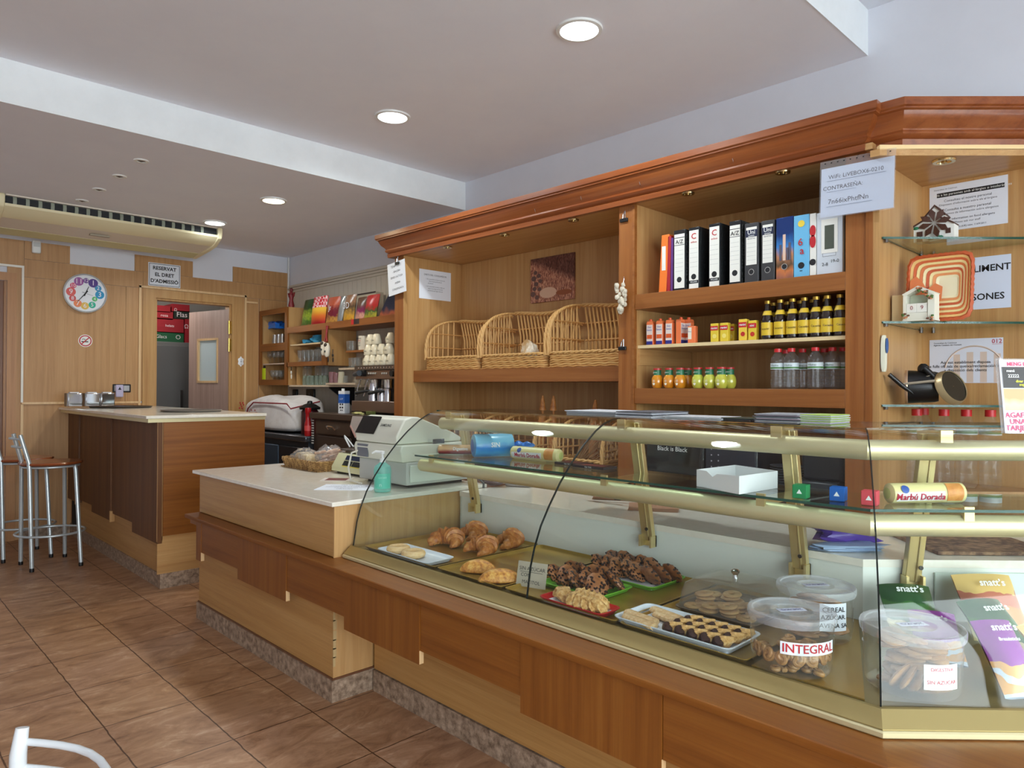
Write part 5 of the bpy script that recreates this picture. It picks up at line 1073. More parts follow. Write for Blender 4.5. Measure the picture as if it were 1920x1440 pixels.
# big white tray: puff fingers and chocolate-edged slices
wt_ = rtray('white_tray', 'large white tray with puff pastry fingers and chocolate-edged slices', -1.395, -.985, 1.80, 2.00, ZT, whitet, .02)
b = MB(); b.box(-.19, .19, -.085, .085, .0035, .005); O('liner', b, paper, wt_, local=True)
fg0 = E('pastry_finger', 'x', 'x'); b = MB(); R = []
for i in range(17):
    u = i/16*2-1; R.append([Vector((u*.062, (.019-.002*(abs(u) > .9))*cos(q)*(1+.1*noise.noise(Vector((u*5, q, 1)))), .013+.011*sin(q)*(1+.25*noise.noise(Vector((u*8, q, 4)))))) for q in [2*pi*j/12 for j in range(12)]])
b.rings(R); O('puff', b, toast('sugared_puff', S(190, 134, 78), S(224, 184, 130), S(240, 216, 176), 12), fg0, local=True)
lst = [(-1.315, 1.838, ZT+.006, 0, 0, .15), (-1.30, 1.872, ZT+.006, 0, 0, .15), (-1.312, 1.912, ZT+.006, 0, 0, .12), (-1.295, 1.948, ZT+.006, 0, 0, .12)]
lst = [(-1.33, 1.85, ZT+.006, 0, 0, .9), (-1.30, 1.835, ZT+.006, 0, 0, .9), (-1.262, 1.92, ZT+.006, 0, 0, .9), (-1.295, 1.94, ZT+.006, 0, 0, .9)]
lst = [(-1.325, 1.862, ZT+.006, 0, 0, -.15), (-1.305, 1.825, ZT+.006, 0, 0, -.15), (-1.285, 1.945, ZT+.006, 0, 0, -.2), (-1.25, 1.91, ZT+.006, 0, 0, -.2)]
lay(fg0, lst, lambda i: ['sugared pastry finger of the front pair, farther from the glass', 'sugared pastry finger of the front pair, nearest the glass', 'sugared pastry finger of the rear pair, at the back', 'sugared pastry finger of the rear pair, nearer the front'][i], 'pastry fingers on the large white tray', 'pastry')
sl = E('chocolate_slice', 'x', 'x'); b = MB(); b.ell((0, 0, 0), (.03, .011, .021), 14, 8, nz=.5, fr=14, fn=lambda d: 1/max(abs(d.x), abs(d.z), .6)*.72); O('slice', b, alm, sl, local=True)
b = MB(); b.ell((-.024, 0, -.004), (.016, .013, .021), 12, 6, fn=lambda d: 1/max(abs(d.x), abs(d.z), .6)*.75); O('chocolate_edge', b, flatm(58, 32, 24, .3), sl, local=True)
lst = []
for r_ in range(5):
    for k in range(3): lst.append((-1.19+r_*.042+k*.005, 1.845+k*.05, ZT+.026, radians(38), 0, radians(60)))
lay(sl, lst, lambda i: 'chocolate-edged slice on large white tray, %s row from left, %s from front' % (ORD[i//3], ORD[i % 3]), 'chocolate-edged slices on the large white tray', 'pastry')
# smoked plastic dome with shortbread rings
dx0, dx1, dy0, dy1 = -1.335, -1.04, 2.055, 2.36
rtray('square_platter', 'shallow brown base plate under the clear square dome', dx0, dx1, dy0, dy1, ZT, flatm(120, 100, 80, .3), .012, cat='platter')
sb2 = E('shortbread_ring', 'x', 'x'); b = MB(); R = []
for k in range(18):
    a = 2*pi*k/18; R.append([Vector(((.021+.012*cos(c))*cos(a), (.021+.012*cos(c))*sin(a), .006+.006*sin(c))) for c in [2*pi*j/8 for j in range(8)]])
R.append(R[0]); b.rings(R, True, False); O('biscuit', b, toast('shortbread', S(196, 150, 92), S(222, 180, 122), S(236, 204, 152)), sb2, local=True)
lst = []; rg = random.Random(11)
for gx in range(4):
    for gy in range(3):
        for lv in range(1+(gx+gy*2) % 3): lst.append((dx0+.05+gx*.064+rg.uniform(-.006, .006), dy0+.05+gy*.07+rg.uniform(-.01, .01), ZT+.007+lv*.0125, rg.uniform(-.12, .12)*lv*.5, rg.uniform(-.12, .12)*lv*.5, 0))
def lb_(i): return 'round shortbread biscuit under the clear dome, in one of the small stacks'
lay(sb2, lst, lb_, 'shortbread biscuits under the dome', 'biscuit')
t = E('dome_cover', 'clear square plastic dome with a silver knob over the shortbread', 'dome', ((dx0+dx1)/2, (dy0+dy1)/2, ZT+.012))
def dq(i, z, r): return rrect(dx0+i, dx1-i, dy0+i, dy1-i, z, r)
b = MB(); R = [dq(.006, ZT+.013, .03), dq(.010, ZT+.06, .04), dq(.018, ZT+.088, .04), dq(.04, ZT+.102, .04), dq(.09, ZT+.106, .03)]
b.rings(R, True, True); b.f = b.f[:-2]+[b.f[-1]]; b.m = b.m[:-2]+[b.m[-1]]; O('dome', b, smoke, t)
cx_, cy_ = (dx0+dx1)/2, (dy0+dy1)/2; b = MB(); b.lathe([(.009, ZT+.106), (.008, ZT+.118), (.014, ZT+.126), (.015, ZT+.132), (.008, ZT+.137), (.001, ZT+.138)], (cx_, cy_, 0), 18); O('knob', b, chrome, t)
# round jars
def palmier():
    t = E('palmier', 'x', 'x'); b = MB(); pts = []
    for i in range(40):
        u = i/39; s_ = -1 if u < .5 else 1; v = abs(u-.5)*2; a = v*5.4; r_ = .016*(1-v*.55); pts.append((s_*(.017-r_*cos(a)) , .028-v*.02-r_*sin(a)*1.3+.0, .007))
    b.tube(pts, .0065, 8); O('pastry', b, toast('palmier_crust', S(132, 90, 46), S(170, 124, 70), S(196, 152, 98)), t, local=True); return t
def oval():
    t = E('oat_biscuit', 'x', 'x'); b = MB(); b.ell((0, 0, 0), (.048, .036, .010), 16, 8, nz=.15); O('biscuit', b, toast('oat_biscuit', S(130, 86, 48), S(168, 120, 74), S(192, 148, 100)), t, local=True); return t
def jar(label, x, y, r, h, band=None):
    t = E('plastic_jar', label, 'jar', (x, y, ZT), 0, 'round plastic jars of biscuits'); b = MB()
    b.lathe([(.001, .002), (r*.90, .002), (r*.93, .008), (r*.97, h*.35), (r*.955, h*.37), (r*.985, h*.62), (r*.965, h*.64), (r, h*.86), (r*.985, h*.86)], (x, y, ZT), 40, caps=False); O('jar_body', b, clearp, t)
    b = MB(); b.lathe([(r*1.03, h*.84), (r*1.045, h*.88), (r*1.05, h*.95), (r*1.03, h*.985), (r*.94, h*.985), (r*.92, h*.965), (r*.52, h*.965), (r*.5, h*.975), (r*.48, h*.965), (.001, h*.965)], (x, y, ZT), 40, caps=False); O('jar_lid', b, frost, t)
    return t
J1, J2, J3 = (-.843, 1.872), (-.90, 2.165), (-.578, 1.972)
jr = .108; jh = .155
ja = jar('round plastic jar labelled INTEGRAL in red, nearest the glass corner on the left', *J1, jr, jh)
jb = jar('round plastic jar behind the INTEGRAL one, with a squared-paper note', *J2, jr, jh)
jc = jar('round plastic jar at the case corner with a red-lettered label about sugar-free biscuits', *J3, jr*1.06, jh*1.02)
def jarlabel(t, c, r, ang0, ang1, z0, z1, m, items, mats, name='label', flipz=0):
    "paper strip bent round a jar"
    b = MB(); n = 10; A_ = []; B_ = []
    for i in range(n+1): a = ang0+(ang1-ang0)*i/n; A_.append(Vector((c[0]+r*cos(a), c[1]+r*sin(a), z0))); B_.append(Vector((c[0]+r*cos(a), c[1]+r*sin(a), z1)))
    b.rings([A_, B_], False, False); o = O(name, b, m, t)
    if items:
        mb = MB(); am = (ang0+ang1)/2
        for s, xo, zo, size, mi in items:
            cu = bpy.data.curves.new('t', 'FONT'); cu.body = s; cu.size = size; cu.align_x = 'CENTER'; cu.align_y = 'CENTER'; cu.resolution_u = 2; cu.offset = size*.012
            ob = bpy.data.objects.new('t', cu); me = ob.to_mesh(); vs = []
            for v in me.vertices: a = am+(v.co.x+xo)/r; vs.append(Vector((c[0]+(r+.001)*cos(a), c[1]+(r+.001)*sin(a), (z0+z1)/2+zo+v.co.y)))
            mb.add(vs, [tuple(p.vertices) for p in me.polygons], mi); ob.to_mesh_clear(); bpy.data.objects.remove(ob)
        O('handwriting', mb, mats, t, flat=True)
camdir = lambda c: math.atan2(-c[1], -c[0])
a = camdir(J1); jarlabel(ja, J1, jr*1.005, a-.25, a+1.15, ZT+.066, ZT+.098, paper, [('INTEGRAL', 0, 0, .031, 0)], [redink])
a = camdir(J2); jarlabel(jb, J2, jr*1.005, a+.1, a+.85, ZT+.045, ZT+.125, paper, [('CEREAL', .0, .022, .02, 0), ('AZ\u00daCAR.', .0, -.0, .018, 0), ('AVENA SA', 0, -.024, .018, 0)], [ink])
a = camdir(J3); jarlabel(jc, J3, jr*1.07, a+.22, a+.95, ZT+.035, ZT+.095, paper, [('DIGESTIVA', 0, .018, .0115, 0), ('SIN AZ\u00daCAR', 0, -.012, .0125, 0)], [redink])
def lidnote(t, c, r, rz):
    f_ = (Vector((c[0]-.0, c[1], ZT+jh*(.97 if t != jc else .99))), Vector((cos(rz), sin(rz), 0)), Vector((-sin(rz), cos(rz), 0))); b = MB(); b.fbox(f_, -.038, .038, -.013, .013, 0, .0006); O('price_note', b, flatm(214, 214, 232), t); TX(t, (f_[0]+Z*.0007, f_[1], f_[2]), [('20\u20ac/KG', 0, 0, .018, 0)], [flatm(60, 50, 120)], 'handwriting')
for t_, c in ((ja, J1), (jb, J2), (jc, J3)): lidnote(t_, c, jr, radians(225+8))
pz = palmier(); rg = random.Random(2); lst = []
for k in range(24): a = rg.random()*6.28; q = rg.uniform(.0, .068); lst.append((J1[0]+q*cos(a), J1[1]+q*sin(a), ZT+.004+.013*(k//5), rg.uniform(-.25, .25), rg.uniform(-.2, .2), rg.random()*6.28))
for k in range(7): a = camdir(J1)-1.3+k*.42; lst.append((J1[0]+.084*cos(a), J1[1]+.084*sin(a), ZT+.030+.008*(k % 2), radians(80), 0, a+pi/2))
lay(pz, lst, 'curled palmier pastry inside the INTEGRAL jar', 'palmiers in the INTEGRAL jar', 'pastry')
ov = oval(); lst = []
for k in range(26): a = rg.random()*6.28; q = rg.uniform(.0, .050); lst.append((J3[0]+q*cos(a), J3[1]+q*sin(a), ZT+.013+.012*(k//3), rg.uniform(-.2, .2), rg.uniform(-.2, .2), rg.random()*6.28))
for k in range(6): a = camdir(J3)-.4+k*.28; lst.append((J3[0]+.060*cos(a), J3[1]+.060*sin(a), ZT+.040, radians(60), 0, a))
lay(ov, lst, 'oval oat biscuit inside the corner jar', 'biscuits in the corner jar', 'biscuit'); lst = []
for k in range(26): a = rg.random()*6.28; q = rg.uniform(.0, .054); lst.append((J2[0]+q*cos(a), J2[1]+q*sin(a), ZT+.013+.012*(k//3), rg.uniform(-.3, .3), rg.uniform(-.3, .3), rg.random()*6.28))
lay(ov, lst, 'brown biscuit inside the jar behind the INTEGRAL one', 'biscuits in the rear jar', 'biscuit')
# snack bags in the angled end
def bag3(name, label, M, w, h, th, m, txt=None, mats=None, grp='snack bags in the angled end of the case', txy=(0, 0)):
    t = E(name, label, 'snack bag', M.to_translation(), 0, grp); rg = random.Random(len(label)); n = 10; b = MB()
    for sg in (-1, 1):
        R = []
        for i in range(n+1):
            v = i/n; row = []
            for j in range(n+1):
                u_ = j/n-.5; k = th/2*(1-(2*abs(u_))**2.6)*(sin(pi*min(max(v, .03), .97))**.5)+.001+.002*rg.random()*(0 < i < n); row.append(Vector((u_*w*(1-.05*(1-abs(2*v-1))), sg*k, v*h)))
            R.append(row)
        for r_ in R:
            for q in range(len(r_)): r_[q] = M @ r_[q]
        b.rings(R, False, False)
    O('pouch', b, m, t)
    if txt:
        f_ = M.to_3x3(); TX(t, (M @ Vector((txy[0], -th/2-.004, h*.6+txy[1])), f_ @ X, f_ @ Z), txt, mats, bold=.02)
    return t
def MM(s, e, z, yaw, lean): return Matrix.Translation(pd(s, e, z)) @ Matrix.Rotation(radians(45+yaw), 4, 'Z') @ Matrix.Rotation(radians(-lean), 4, 'X')
def gradm(name, stops, sc=30):
    if name in _mc: return _mc[name]
    m = mat(name, stops[0][1], .3); tc = N(m, 'ShaderNodeTexCoord'); s_ = N(m, 'ShaderNodeSeparateXYZ'); L(m, tc.outputs['Generated'], s_.inputs[0]); n = tex(m, 'Noise', tc.outputs['Generated'], Scale=3, Detail=2); a = N(m, 'ShaderNodeMath'); a.operation = 'MULTIPLY_ADD'; a.inputs[1].default_value = .25; L(m, n.outputs[0], a.inputs[0]); L(m, s_.outputs[2], a.inputs[2])
    c = ramp(m, a.outputs[0], stops); base(m, c)
    for e in m.node_tree.nodes:
        if e.type == 'VALTORGB': e.color_ramp.interpolation = 'CONSTANT' if name.startswith('hard') else 'LINEAR'
    return m
pur = gradm('hard_purple_bag', [(0, S(206, 216, 230)), (.28, S(222, 160, 80)), (.42, S(206, 216, 230)), (.5, S(226, 168, 90)), (.60, S(140, 50, 150))])
grb = gradm('hard_green_bag', [(0, S(226, 206, 140)), (.35, S(232, 216, 170)), (.55, S(60, 110, 50)), (.85, S(40, 84, 44))])
orb = gradm('hard_orange_bag', [(0, S(232, 214, 150)), (.4, S(220, 150, 100)), (.65, S(196, 120, 96)), (.85, S(226, 190, 120))])
bag3('snack_bag', 'purple and white breadstick bag leaning by the corner jar', MM(.385, .075, dz+.006, 4, 40), .105, .19, .07, pur, [('snatt\u2019s', 0, .045, .026, 0), ('Breadsticks', 0, .015, .012, 0)], [whitep])
bag3('snack_bag', 'purple bag lying behind the corner jar', MM(.30, .27, dz+.012, -20, 62), .12, .19, .04, pur, [('snatt\u2019s', 0, .03, .026, 0)], [whitep])
bag3('snack_bag', 'dark green snack bag standing behind the corner jar', MM(.33, .43, dz+.006, -8, 45), .15, .19, .08, grb, [('snatt\u2019s', 0, .04, .03, 0)], [whitep])
bag3('snack_bag', 'green and cream snack bag to the right, in front of the green one', MM(.52, .28, dz+.006, 10, 50), .14, .20, .08, grb, [('snatt\u2019s', 0, .03, .03, 0)], [whitep])
bag3('snack_bag', 'orange and cream snack bag at the back of the angled end', MM(.60, .47, dz+.006, 0, 35), .18, .2, .08, orb, [('snatt\u2019s', 0, .04, .03, 0)], [whitep])
bag3('snack_bag', 'cream snack bag cut by the right edge of the photo, near the front glass', MM(.56, .10, dz+.006, 12, 50), .13, .19, .045, orb, [('snatt\u2019s', 0, .04, .026, 0)], [ink])
# ---- on the inner glass shelf
SZ = shz+.0045
def roll(name, label, a, c, r, m, mats_txt=None, endm=None, cat='biscuit packet', txt=None, sag=0):
    a, c = Vector(a), Vector(c); t = E(name, label, cat, ((a.x+c.x)/2, (a.y+c.y)/2, SZ)); b = MB(); d = (c-a); R = []; ax = d.normalized(); sd_ = Vector((-ax.y, ax.x, 0))
    for u, k in ((0, .55), (.03, .96), (.06, 1), (.5, 1.0), (.94, 1), (.97, .96), (1, .55)): R.append([a+d*u+sd_*(r*k*cos(q))+Z*(r*k*sin(q)+(r if 1 else 0)) for q in [2*pi*j/20 for j in range(20)]])
    b.rings(R, capmi=1); O('wrapper', b, [m, endm or m], t)
    if txt:
        # letters wrapped round the side that faces the shop front
        mb = MB(); f_ = -sd_ if (-sd_).y < 0 else sd_; L_ = d.length
        for s, xo, ao, size, mi in txt:
            cu = bpy.data.curves.new('t', 'FONT'); cu.body = s; cu.size = size; cu.align_x = 'CENTER'; cu.align_y = 'CENTER'; cu.resolution_u = 2; cu.offset = size*.02; ob = bpy.data.objects.new('t', cu); me = ob.to_mesh(); vs = []
            for v in me.vertices:
                th = ao+v.co.y/r; base_ = a+d*.5+ax*(v.co.x+xo)*(1 if ax.x > 0 else -1)+Z*r; vs.append(base_+f_*((r+.0022)*cos(th))+Z*((r+.0022)*sin(th)))
            mb.add(vs, [tuple(p.vertices) for p in me.polygons], mi); ob.to_mesh_clear(); bpy.data.objects.remove(ob)
        O('lettering', mb, mats_txt, t, flat=True)
    return t
marb = flatm(226, 214, 150, .35); bis = toast('biscuit_print', S(196, 120, 50), S(216, 146, 72), S(226, 164, 92))
def marbu(label, a, c):
    t = roll('biscuit_packet', label, a, c, .030, marb, [flatm(180, 30, 60), flatm(236, 236, 236), flatm(40, 80, 160)], flatm(200, 206, 120, .4), txt=[('Marb\u00fa Dorada', -.032, -.25, .0255, 0), ('\u25cf', -.08, .45, .03, 2)])
    a, c = Vector(a), Vector(c); d = c-a; ax = d.normalized(); sd_ = Vector((ax.y, -ax.x, 0)); b = MB(); R = []
    for u in (.06, .35, .68): R.append([a+d*u+Z*.03+sd_*(.0306*cos(th))+Z*(.0306*sin(th)) for th in (-.75+u*.2, -.45+u*.2, -.1+u*.2, .15+u*.2)])
    b.rings(R, False, False); O('white_band', b, whitep, t); b = MB(); q = a+d*.82+Z*.03
    R = []
    for th in [-.7+1.9*k/8 for k in range(9)]: R.append([q+ax*x_*cos(.5*(th-.25))*1.0+sd_*(.0312*cos(th))+Z*(.0312*sin(th)) for x_ in (-.026, -.013, 0, .013, .026)])
    b.rings(R, False, False); O('biscuit_picture', b, bis, t); return t
marbu('yellow biscuit packet with red lettering and biscuit picture, beside the blue bread bag', (-2.40, 2.335, SZ), (-2.115, 2.36, SZ))
mp = marbu('yellow biscuit packet with red lettering, in the angled end of the case', tuple(pd(.235, .435, SZ)), tuple(pd(.47, .462, SZ)))
bl_ = bagm('blue_bread_bag', [S(20, 110, 200), S(60, 160, 220), S(30, 130, 210), S(120, 190, 220)], 6)
roll('bread_bag', 'bright blue plastic bread bag on the upper glass shelf', (-2.56, 2.22, SZ), (-2.47, 2.40, SZ), .056, bl_, [whitep], flatm(20, 100, 200, .35), 'bread bag', [('BIMBO' if 0 else 'SIN', 0, .1, .03, 0)])
t = E('bag_knot', 'x', 'x'); bpy.data.objects.remove(t)
b = MB(); b.ell((-2.41, 2.41, SZ+.05), (.075, .02, .022), nz=.9, seed=4); bo = [o for o in COL.objects if o.name.startswith('bread_bag')][0]; O('gathered_end', b, flatm(30, 120, 210, .3), bo)
roll('biscuit_packet', 'dark and red biscuit packet at the left end of the glass shelf', (-2.80, 2.20, SZ), (-2.63, 2.36, SZ), .024, gradm('dark_red_pack', [(0, S(40, 44, 60)), (.4, S(150, 30, 40)), (.7, S(210, 170, 120))]), [whitep], flatm(50, 50, 64, .3), txt=[('Digestive', 0, .2, .02, 0)])
for i, (x0, x1, y0, z0) in enumerate([(-2.10, -1.95, 2.30, 0), (-1.97, -1.80, 2.27, 0)]):
    t = E('booklet', ['thin dark booklet on the glass shelf, left of the other one', 'thin dark booklet with white print on the glass shelf, nearer the white box'][i], 'booklet', ((x0+x1)/2, y0+.05, SZ)); b = MB(); b.box(x0, x1-.004, y0, y0+.09, SZ, SZ+.010); O('cover', b, flatm(44, 36, 40, .3), t)
    TX(t, FY(((x0+x1)/2, y0-.0, SZ+.005)), [('TEA TIME', 0, 0, .009, 0)], [whitep]); b = MB(); b.box(x0+.02, x1-.03, y0+.02, y0+.07, SZ+.0105, SZ+.011); O('cover_picture', b, flatm(130, 60, 60, .3), t)
t = E('paper_box', 'open white pastry box with scalloped front on the glass shelf', 'box', (-1.18, 2.2, SZ)); b = MB()
c0 = at(1385, 927, z=SZ); c1 = at(1306, 912, z=SZ); c2 = at(1457, 915, z=SZ); w_ = .002; hb = .058
u1 = (c1-c0); u2 = (c2-c0); u1.z = u2.z = 0
lw = u1.length; n1 = u1.normalized(); n2 = u2.normalized(); wb = mat('white_card', S(238, 240, 240), .6)
def wall(a, u, ln, name, notch=False):
    b = MB(); nrm = u.cross(Z); top = [(0, 0), (ln, 0), (ln, hb)]+([(ln*.75, hb*1.0), (ln*.6, hb*.72), (ln*.5, hb*.92), (ln*.35, hb*.95)] if notch else [])+[(0, hb)]
    b.rings([[a+u*x+Z*z for x, z in top], [a+u*x+Z*z+nrm*w_ for x, z in top]]); O(name, b, wb, t)
wall(c0, n1, lw, 'side', True); wall(c0, n2, u2.length, 'side'); wall(c1, n2, u2.length, 'side'); wall(c2, n1, lw, 'side')
b = MB(); b.rings([[c0, c1, c1+u2, c2], [p+Z*.002 for p in (c0, c1, c1+u2, c2)]]); O('bottom', b, wb, t)
for i, (px, py, col, col2, lab) in enumerate([(1497, 935, (40, 150, 90), (30, 120, 70), 'small green cube box with a white mark on the glass shelf'), (1567, 940, (40, 110, 200), (30, 90, 170), 'small blue cube box with a white mark on the glass shelf'), (1627, 948, (226, 90, 100), (200, 70, 80), 'small pink cube box by the case corner')]):
    p = at(px, py, z=SZ); p.y += .02; t = E('cube_box', lab, 'box', p, radians(8), 'little cube boxes on the glass shelf'); s_ = .021; b = MB(); b.box(-s_, s_, -s_, s_, .0005, 2*s_); O('box', b, thin_glass('tinted_box_%d' % i, (*S(*col)[:3], 1), .1, 1, .75, S(*col)), t, local=True, bev=.002)
    TX(t, (Vector((0, -s_, s_)), X, Z), [('\u25b2', 0, 0, .018, 0)], [whitep], 'mark', local=True)
# ---- papers on the top glass
TZ = 1.3345
def stack(name, label, cx, cy, w, d, n, cols, rz=0, th=.0035, cat='newspapers', jig=.006):
    t = E(name, label, cat, (cx, cy, TZ), rz); rg = random.Random(int(cx*100))
    for k in range(n):
        dx, dy, a = rg.uniform(-jig, jig), rg.uniform(-jig, jig), rg.uniform(-.02, .02); b = MB(); b.T = Matrix.Translation((dx, dy, k*th)) @ Matrix.Rotation(a, 4, 'Z'); b.box(-w/2, w/2, -d/2, d/2, .0003, th*.72)
        if cat == 'newspapers': b.box(-w/2-.002, -w/2, -d/2, d/2, .0003, th*.9)
        O('sheet', b, cols[k % len(cols)], t, local=True)
    return t
gr1 = flatm(206, 208, 212, .7); gr2 = flatm(170, 172, 178, .7); dkp = flatm(90, 90, 96, .7)
stack('newspaper_stack', 'stack of folded newspapers on the case top, at the left', -1.96, 2.50, .27, .26, 5, [gr1, gr2], .05)
stack('newspaper_stack', 'thicker newspaper stack overlapping the left one on the case top', -1.725, 2.50, .18, .26, 6, [paper, gr2, dkp], -.03)
stack('paper_sheets', 'loose white sheets lying low on the middle of the case top', -1.50, 2.52, .24, .2, 2, [paper, gr1], .1, cat='papers')
stack('leaflet_stack', 'dark leaflets lying low beside the loose sheets on the case top', -1.31, 2.52, .14, .16, 2, [dkp, flatm(60, 70, 60)], -.1, cat='leaflets')
stack('magazine_stack', 'stack of coloured magazines on the case top, left of the green-edged pile', -1.155, 2.52, .155, .20, 7, [gr2, dkp, flatm(196, 176, 186)], .04, th=.004, cat='magazines')
stack('notebook_stack', 'stack of green-edged white booklets on the case top', -1.02, 2.53, .105, .17, 8, [paper, flatm(190, 220, 120, .6)], 0, th=.0036, cat='booklets', jig=.002)
# acrylic sign "AGAFA UNA TARJETA"
sg0 = at(1884, 812, z=TZ); sd = D; sn = -NI
t = E('card_holder', 'acrylic sign with pink capitals on the case top at the right edge', 'sign', sg0)
lean = (Z*1+NI*.13-D*.0).normalized(); fr = (sg0, D, lean)
wS, hS = .17, .205
b = MB(); b.fbox(fr, -.006, wS+.006, -.0, hS, -.004, -.001); O('acrylic_plate', b, clearp, t); b = MB(); b.fbox((sg0, D, Z), -.006, wS+.006, 0, .003, -.06, .02); O('acrylic_foot', b, clearp, t)
b = MB(); b.fbox(fr, -.006, -.001, 0, hS, -.005, .012); O('acrylic_edge', b, frost, t)
b = MB(); b.fbox(fr, 0, wS, .0, hS-.004, 0, .001); O('poster', b, paper, t)
f2 = (fr[0]+sn*.0012, D, lean); b = MB(); b.fbox(f2, .004, wS-.004, hS*.60, hS-.02, 0, .0004); O('black_panel', b, flatm(50, 46, 44), t); b = MB(); b.fbox(f2, .004, wS-.004, hS*.30, hS*.59, 0, .0004); O('food_photo', b, bagm('food_print', [S(214, 180, 120), S(228, 200, 150), S(196, 150, 90)], 10), t)
b = MB(); b.fbox(f2, .004, wS-.004, hS-.024, hS-.010, 0, .0006); O('pink_banner', b, flatm(244, 190, 206), t)
TX(t, (f2[0]+sn*.0008, D, lean), [('AGAFA', .036, hS*.235, .020, 0), ('UNA', .036, hS*.15, .020, 0), ('TARJETA', .042, hS*.065, .020, 0), ('22222', .035, hS*.76, .012, 1), ('men\u00fa', .028, hS*.83, .01, 1), ('dinar 9,90', .06, hS*.69, .01, 2), ('sopar', .06, hS*.645, .01, 2), ('MENG BURG', .06, hS*.92, .014, 0)], [flatm(214, 70, 110), whitep, flatm(220, 220, 60)], bold=.02)
# ---- rear worktop things seen through the case
wz9 = .9005
for i, (px, py, w, d, rz) in enumerate([(1160, 942, .24, .16, .5), (1225, 962, .22, .15, .55)]):
    p = at(px, py-8, z=wz9); t = E('paper_bag_stack', ['flat brown paper bags under the tongs on the rear worktop', 'second pile of flat brown paper bags, beside the middle post'][i], 'paper bags', p, rz)
    for k in range(5): b = MB(); b.T = Matrix.Rotation(.02*k, 4, 'Z'); b.box(-w/2, w/2, -d/2, d/2, .0005+k*.003, .0025+k*.003); O('bag', b, flatm(164, 120, 92, .8), t, local=True)
p = at(1130, 935, z=wz9+.02); t = E('tongs', 'black plastic tongs lying across the brown paper bags', 'tongs', p, .3); b = MB(); b.tube([(-.09, .03, .02), (0, 0, .03), (.07, -.012, .022)], [.012, .009, .005], 8); b.tube([(-.09, .03, .02), (0, .035, .03), (.07, .05, .022)], [.012, .009, .005], 8); O('grip_arms', b, blackp, t, local=True)
for s_ in (0, 1): b = MB(); b.box(.065, .10, -.025+s_*.06, .0+s_*.06, .002, .03); O('jaw', b, blackp, t, local=True, bev=.004)
p = at(925, 912, z=wz9); t = E('wrapped_loaf', 'clear-wrapped sliced loaf on the rear worktop, behind the left post', 'bread', p, .4); b = MB(); b.ell((0, 0, .04), (.10, .05, .04), nz=.4, seed=8); O('wrapper', b, clearp, t, local=True); b = MB(); b.ell((0, 0, .04), (.08, .038, .033), nz=.2, seed=9); O('loaf', b, flatm(110, 80, 80, .6), t, local=True)
p = at(972, 912, z=wz9); t = E('card_terminal', 'grey and white card payment terminal lying on the rear worktop', 'card terminal', p, .5); b = MB(); b.box(-.07, .07, -.03, .03, .001, .03); O('casing', b, flatm(150, 140, 136, .4), t, local=True, bev=.008); b = MB(); b.box(-.05, .05, -.024, .024, .031, .036); O('paper_roll_cover', b, whitep, t, local=True, bev=.003)
# purple/blue plastic bags lying on the worktop at the corner
for i, (s, e, w, d, h, c, lab) in enumerate([(.30, .84, .26, .13, .045, (90, 60, 160), 'purple plastic bag on the rear worktop of the angled end'), (.28, .78, .30, .10, .025, (150, 170, 200), 'pale blue plastic bag under the purple one at the angled end')]):
    q = pd(s, e, wz9); t = E('plastic_bag', lab, 'bag', q, radians(45)); b = MB(); b.ell((0, 0, h*.5+.022*(1-i)), (w/2, d/2, h/2), nz=.6, seed=i+20, fn=lambda d_: 1/max(abs(d_.x), abs(d_.y), .6)*.72); O('bag', b, flatm(*c, .3), t, local=True)
t = E('wicker_mat', 'dark woven mat at the far right of the angled worktop', 'mat', pd(.75, .88, wz9)); b = MB(); b.rings([[pd(s, e, wz9+z) for s, e in ((.55, .72), (.95, .72), (.95, 1.03), (.55, 1.03))] for z in (.001, .012)]); O('weave', b, speck('woven_brown', S(84, 56, 40), S(150, 116, 86), 30, .8, bmp=.5), t)
# ================= ON THE SALES COUNTER
CZ = ctz+.0005
c0 = at(762, 917, z=ctz); rx0, rx1 = c0.x-.455, c0.x; ry0, ry1 = c0.y, c0.y+.42
rg_ = E('cash_register', 'cream-coloured cash register with black customer display on the sales counter', 'cash register', ((rx0+rx1)/2, (ry0+ry1)/2, ctz))
cream = flatm(222, 222, 206, .4); cream2 = flatm(206, 212, 200, .4); rgrey = flatm(186, 188, 182, .45)
zA = at(762, 868, x=rx1-.01, ).z if False else ctz+.15
b = MB(); b.box(rx0+.03, rx1-.03, ry0+.04, ry1-.02, ctz+.0005, ctz+.015); O('feet', b, blackp, rg_)
b = MB(); b.box(rx0, rx1, ry0, ry1, ctz+.016, ctz+.135); O('drawer_case', b, rgrey, rg_, bev=.006)
b = MB(); b.box(rx1+.0002, rx1+.006, ry0+.02, ry1-.02, ctz+.03, ctz+.12); O('drawer_side', b, cream2, rg_, bev=.003)
b = MB(); b.prism([(ry0-.015, ctz+.136), (ry0-.03, ctz+.20), (ry0-.02, ctz+.225), (ry1, ctz+.225), (ry1, ctz+.136)], rx0-.01, rx1-.01, 0); O('body', b, cream, rg_, bev=.006)
b = MB(); b.prism([(ry0-.018, ctz+.227), (ry0-.022, ctz+.27), (ry0+.03, ctz+.36), (ry0+.075, ctz+.372), (ry0+.12, ctz+.37), (ry1-.06, ctz+.28), (ry1, ctz+.25), (ry1, ctz+.227)], rx0-.008, rx1-.06, 0); O('head', b, cream, rg_, bev=.008)
hf = (Vector((rx0, ry0-.0235, ctz+.272)), X, (Vector((0, .053, .09))).normalized()); b = MB(); b.fbox(hf, .0, .18, .0, .108, .0, .006); O('customer_display', b, mat('black_glass', S(12, 14, 16), .08), rg_)
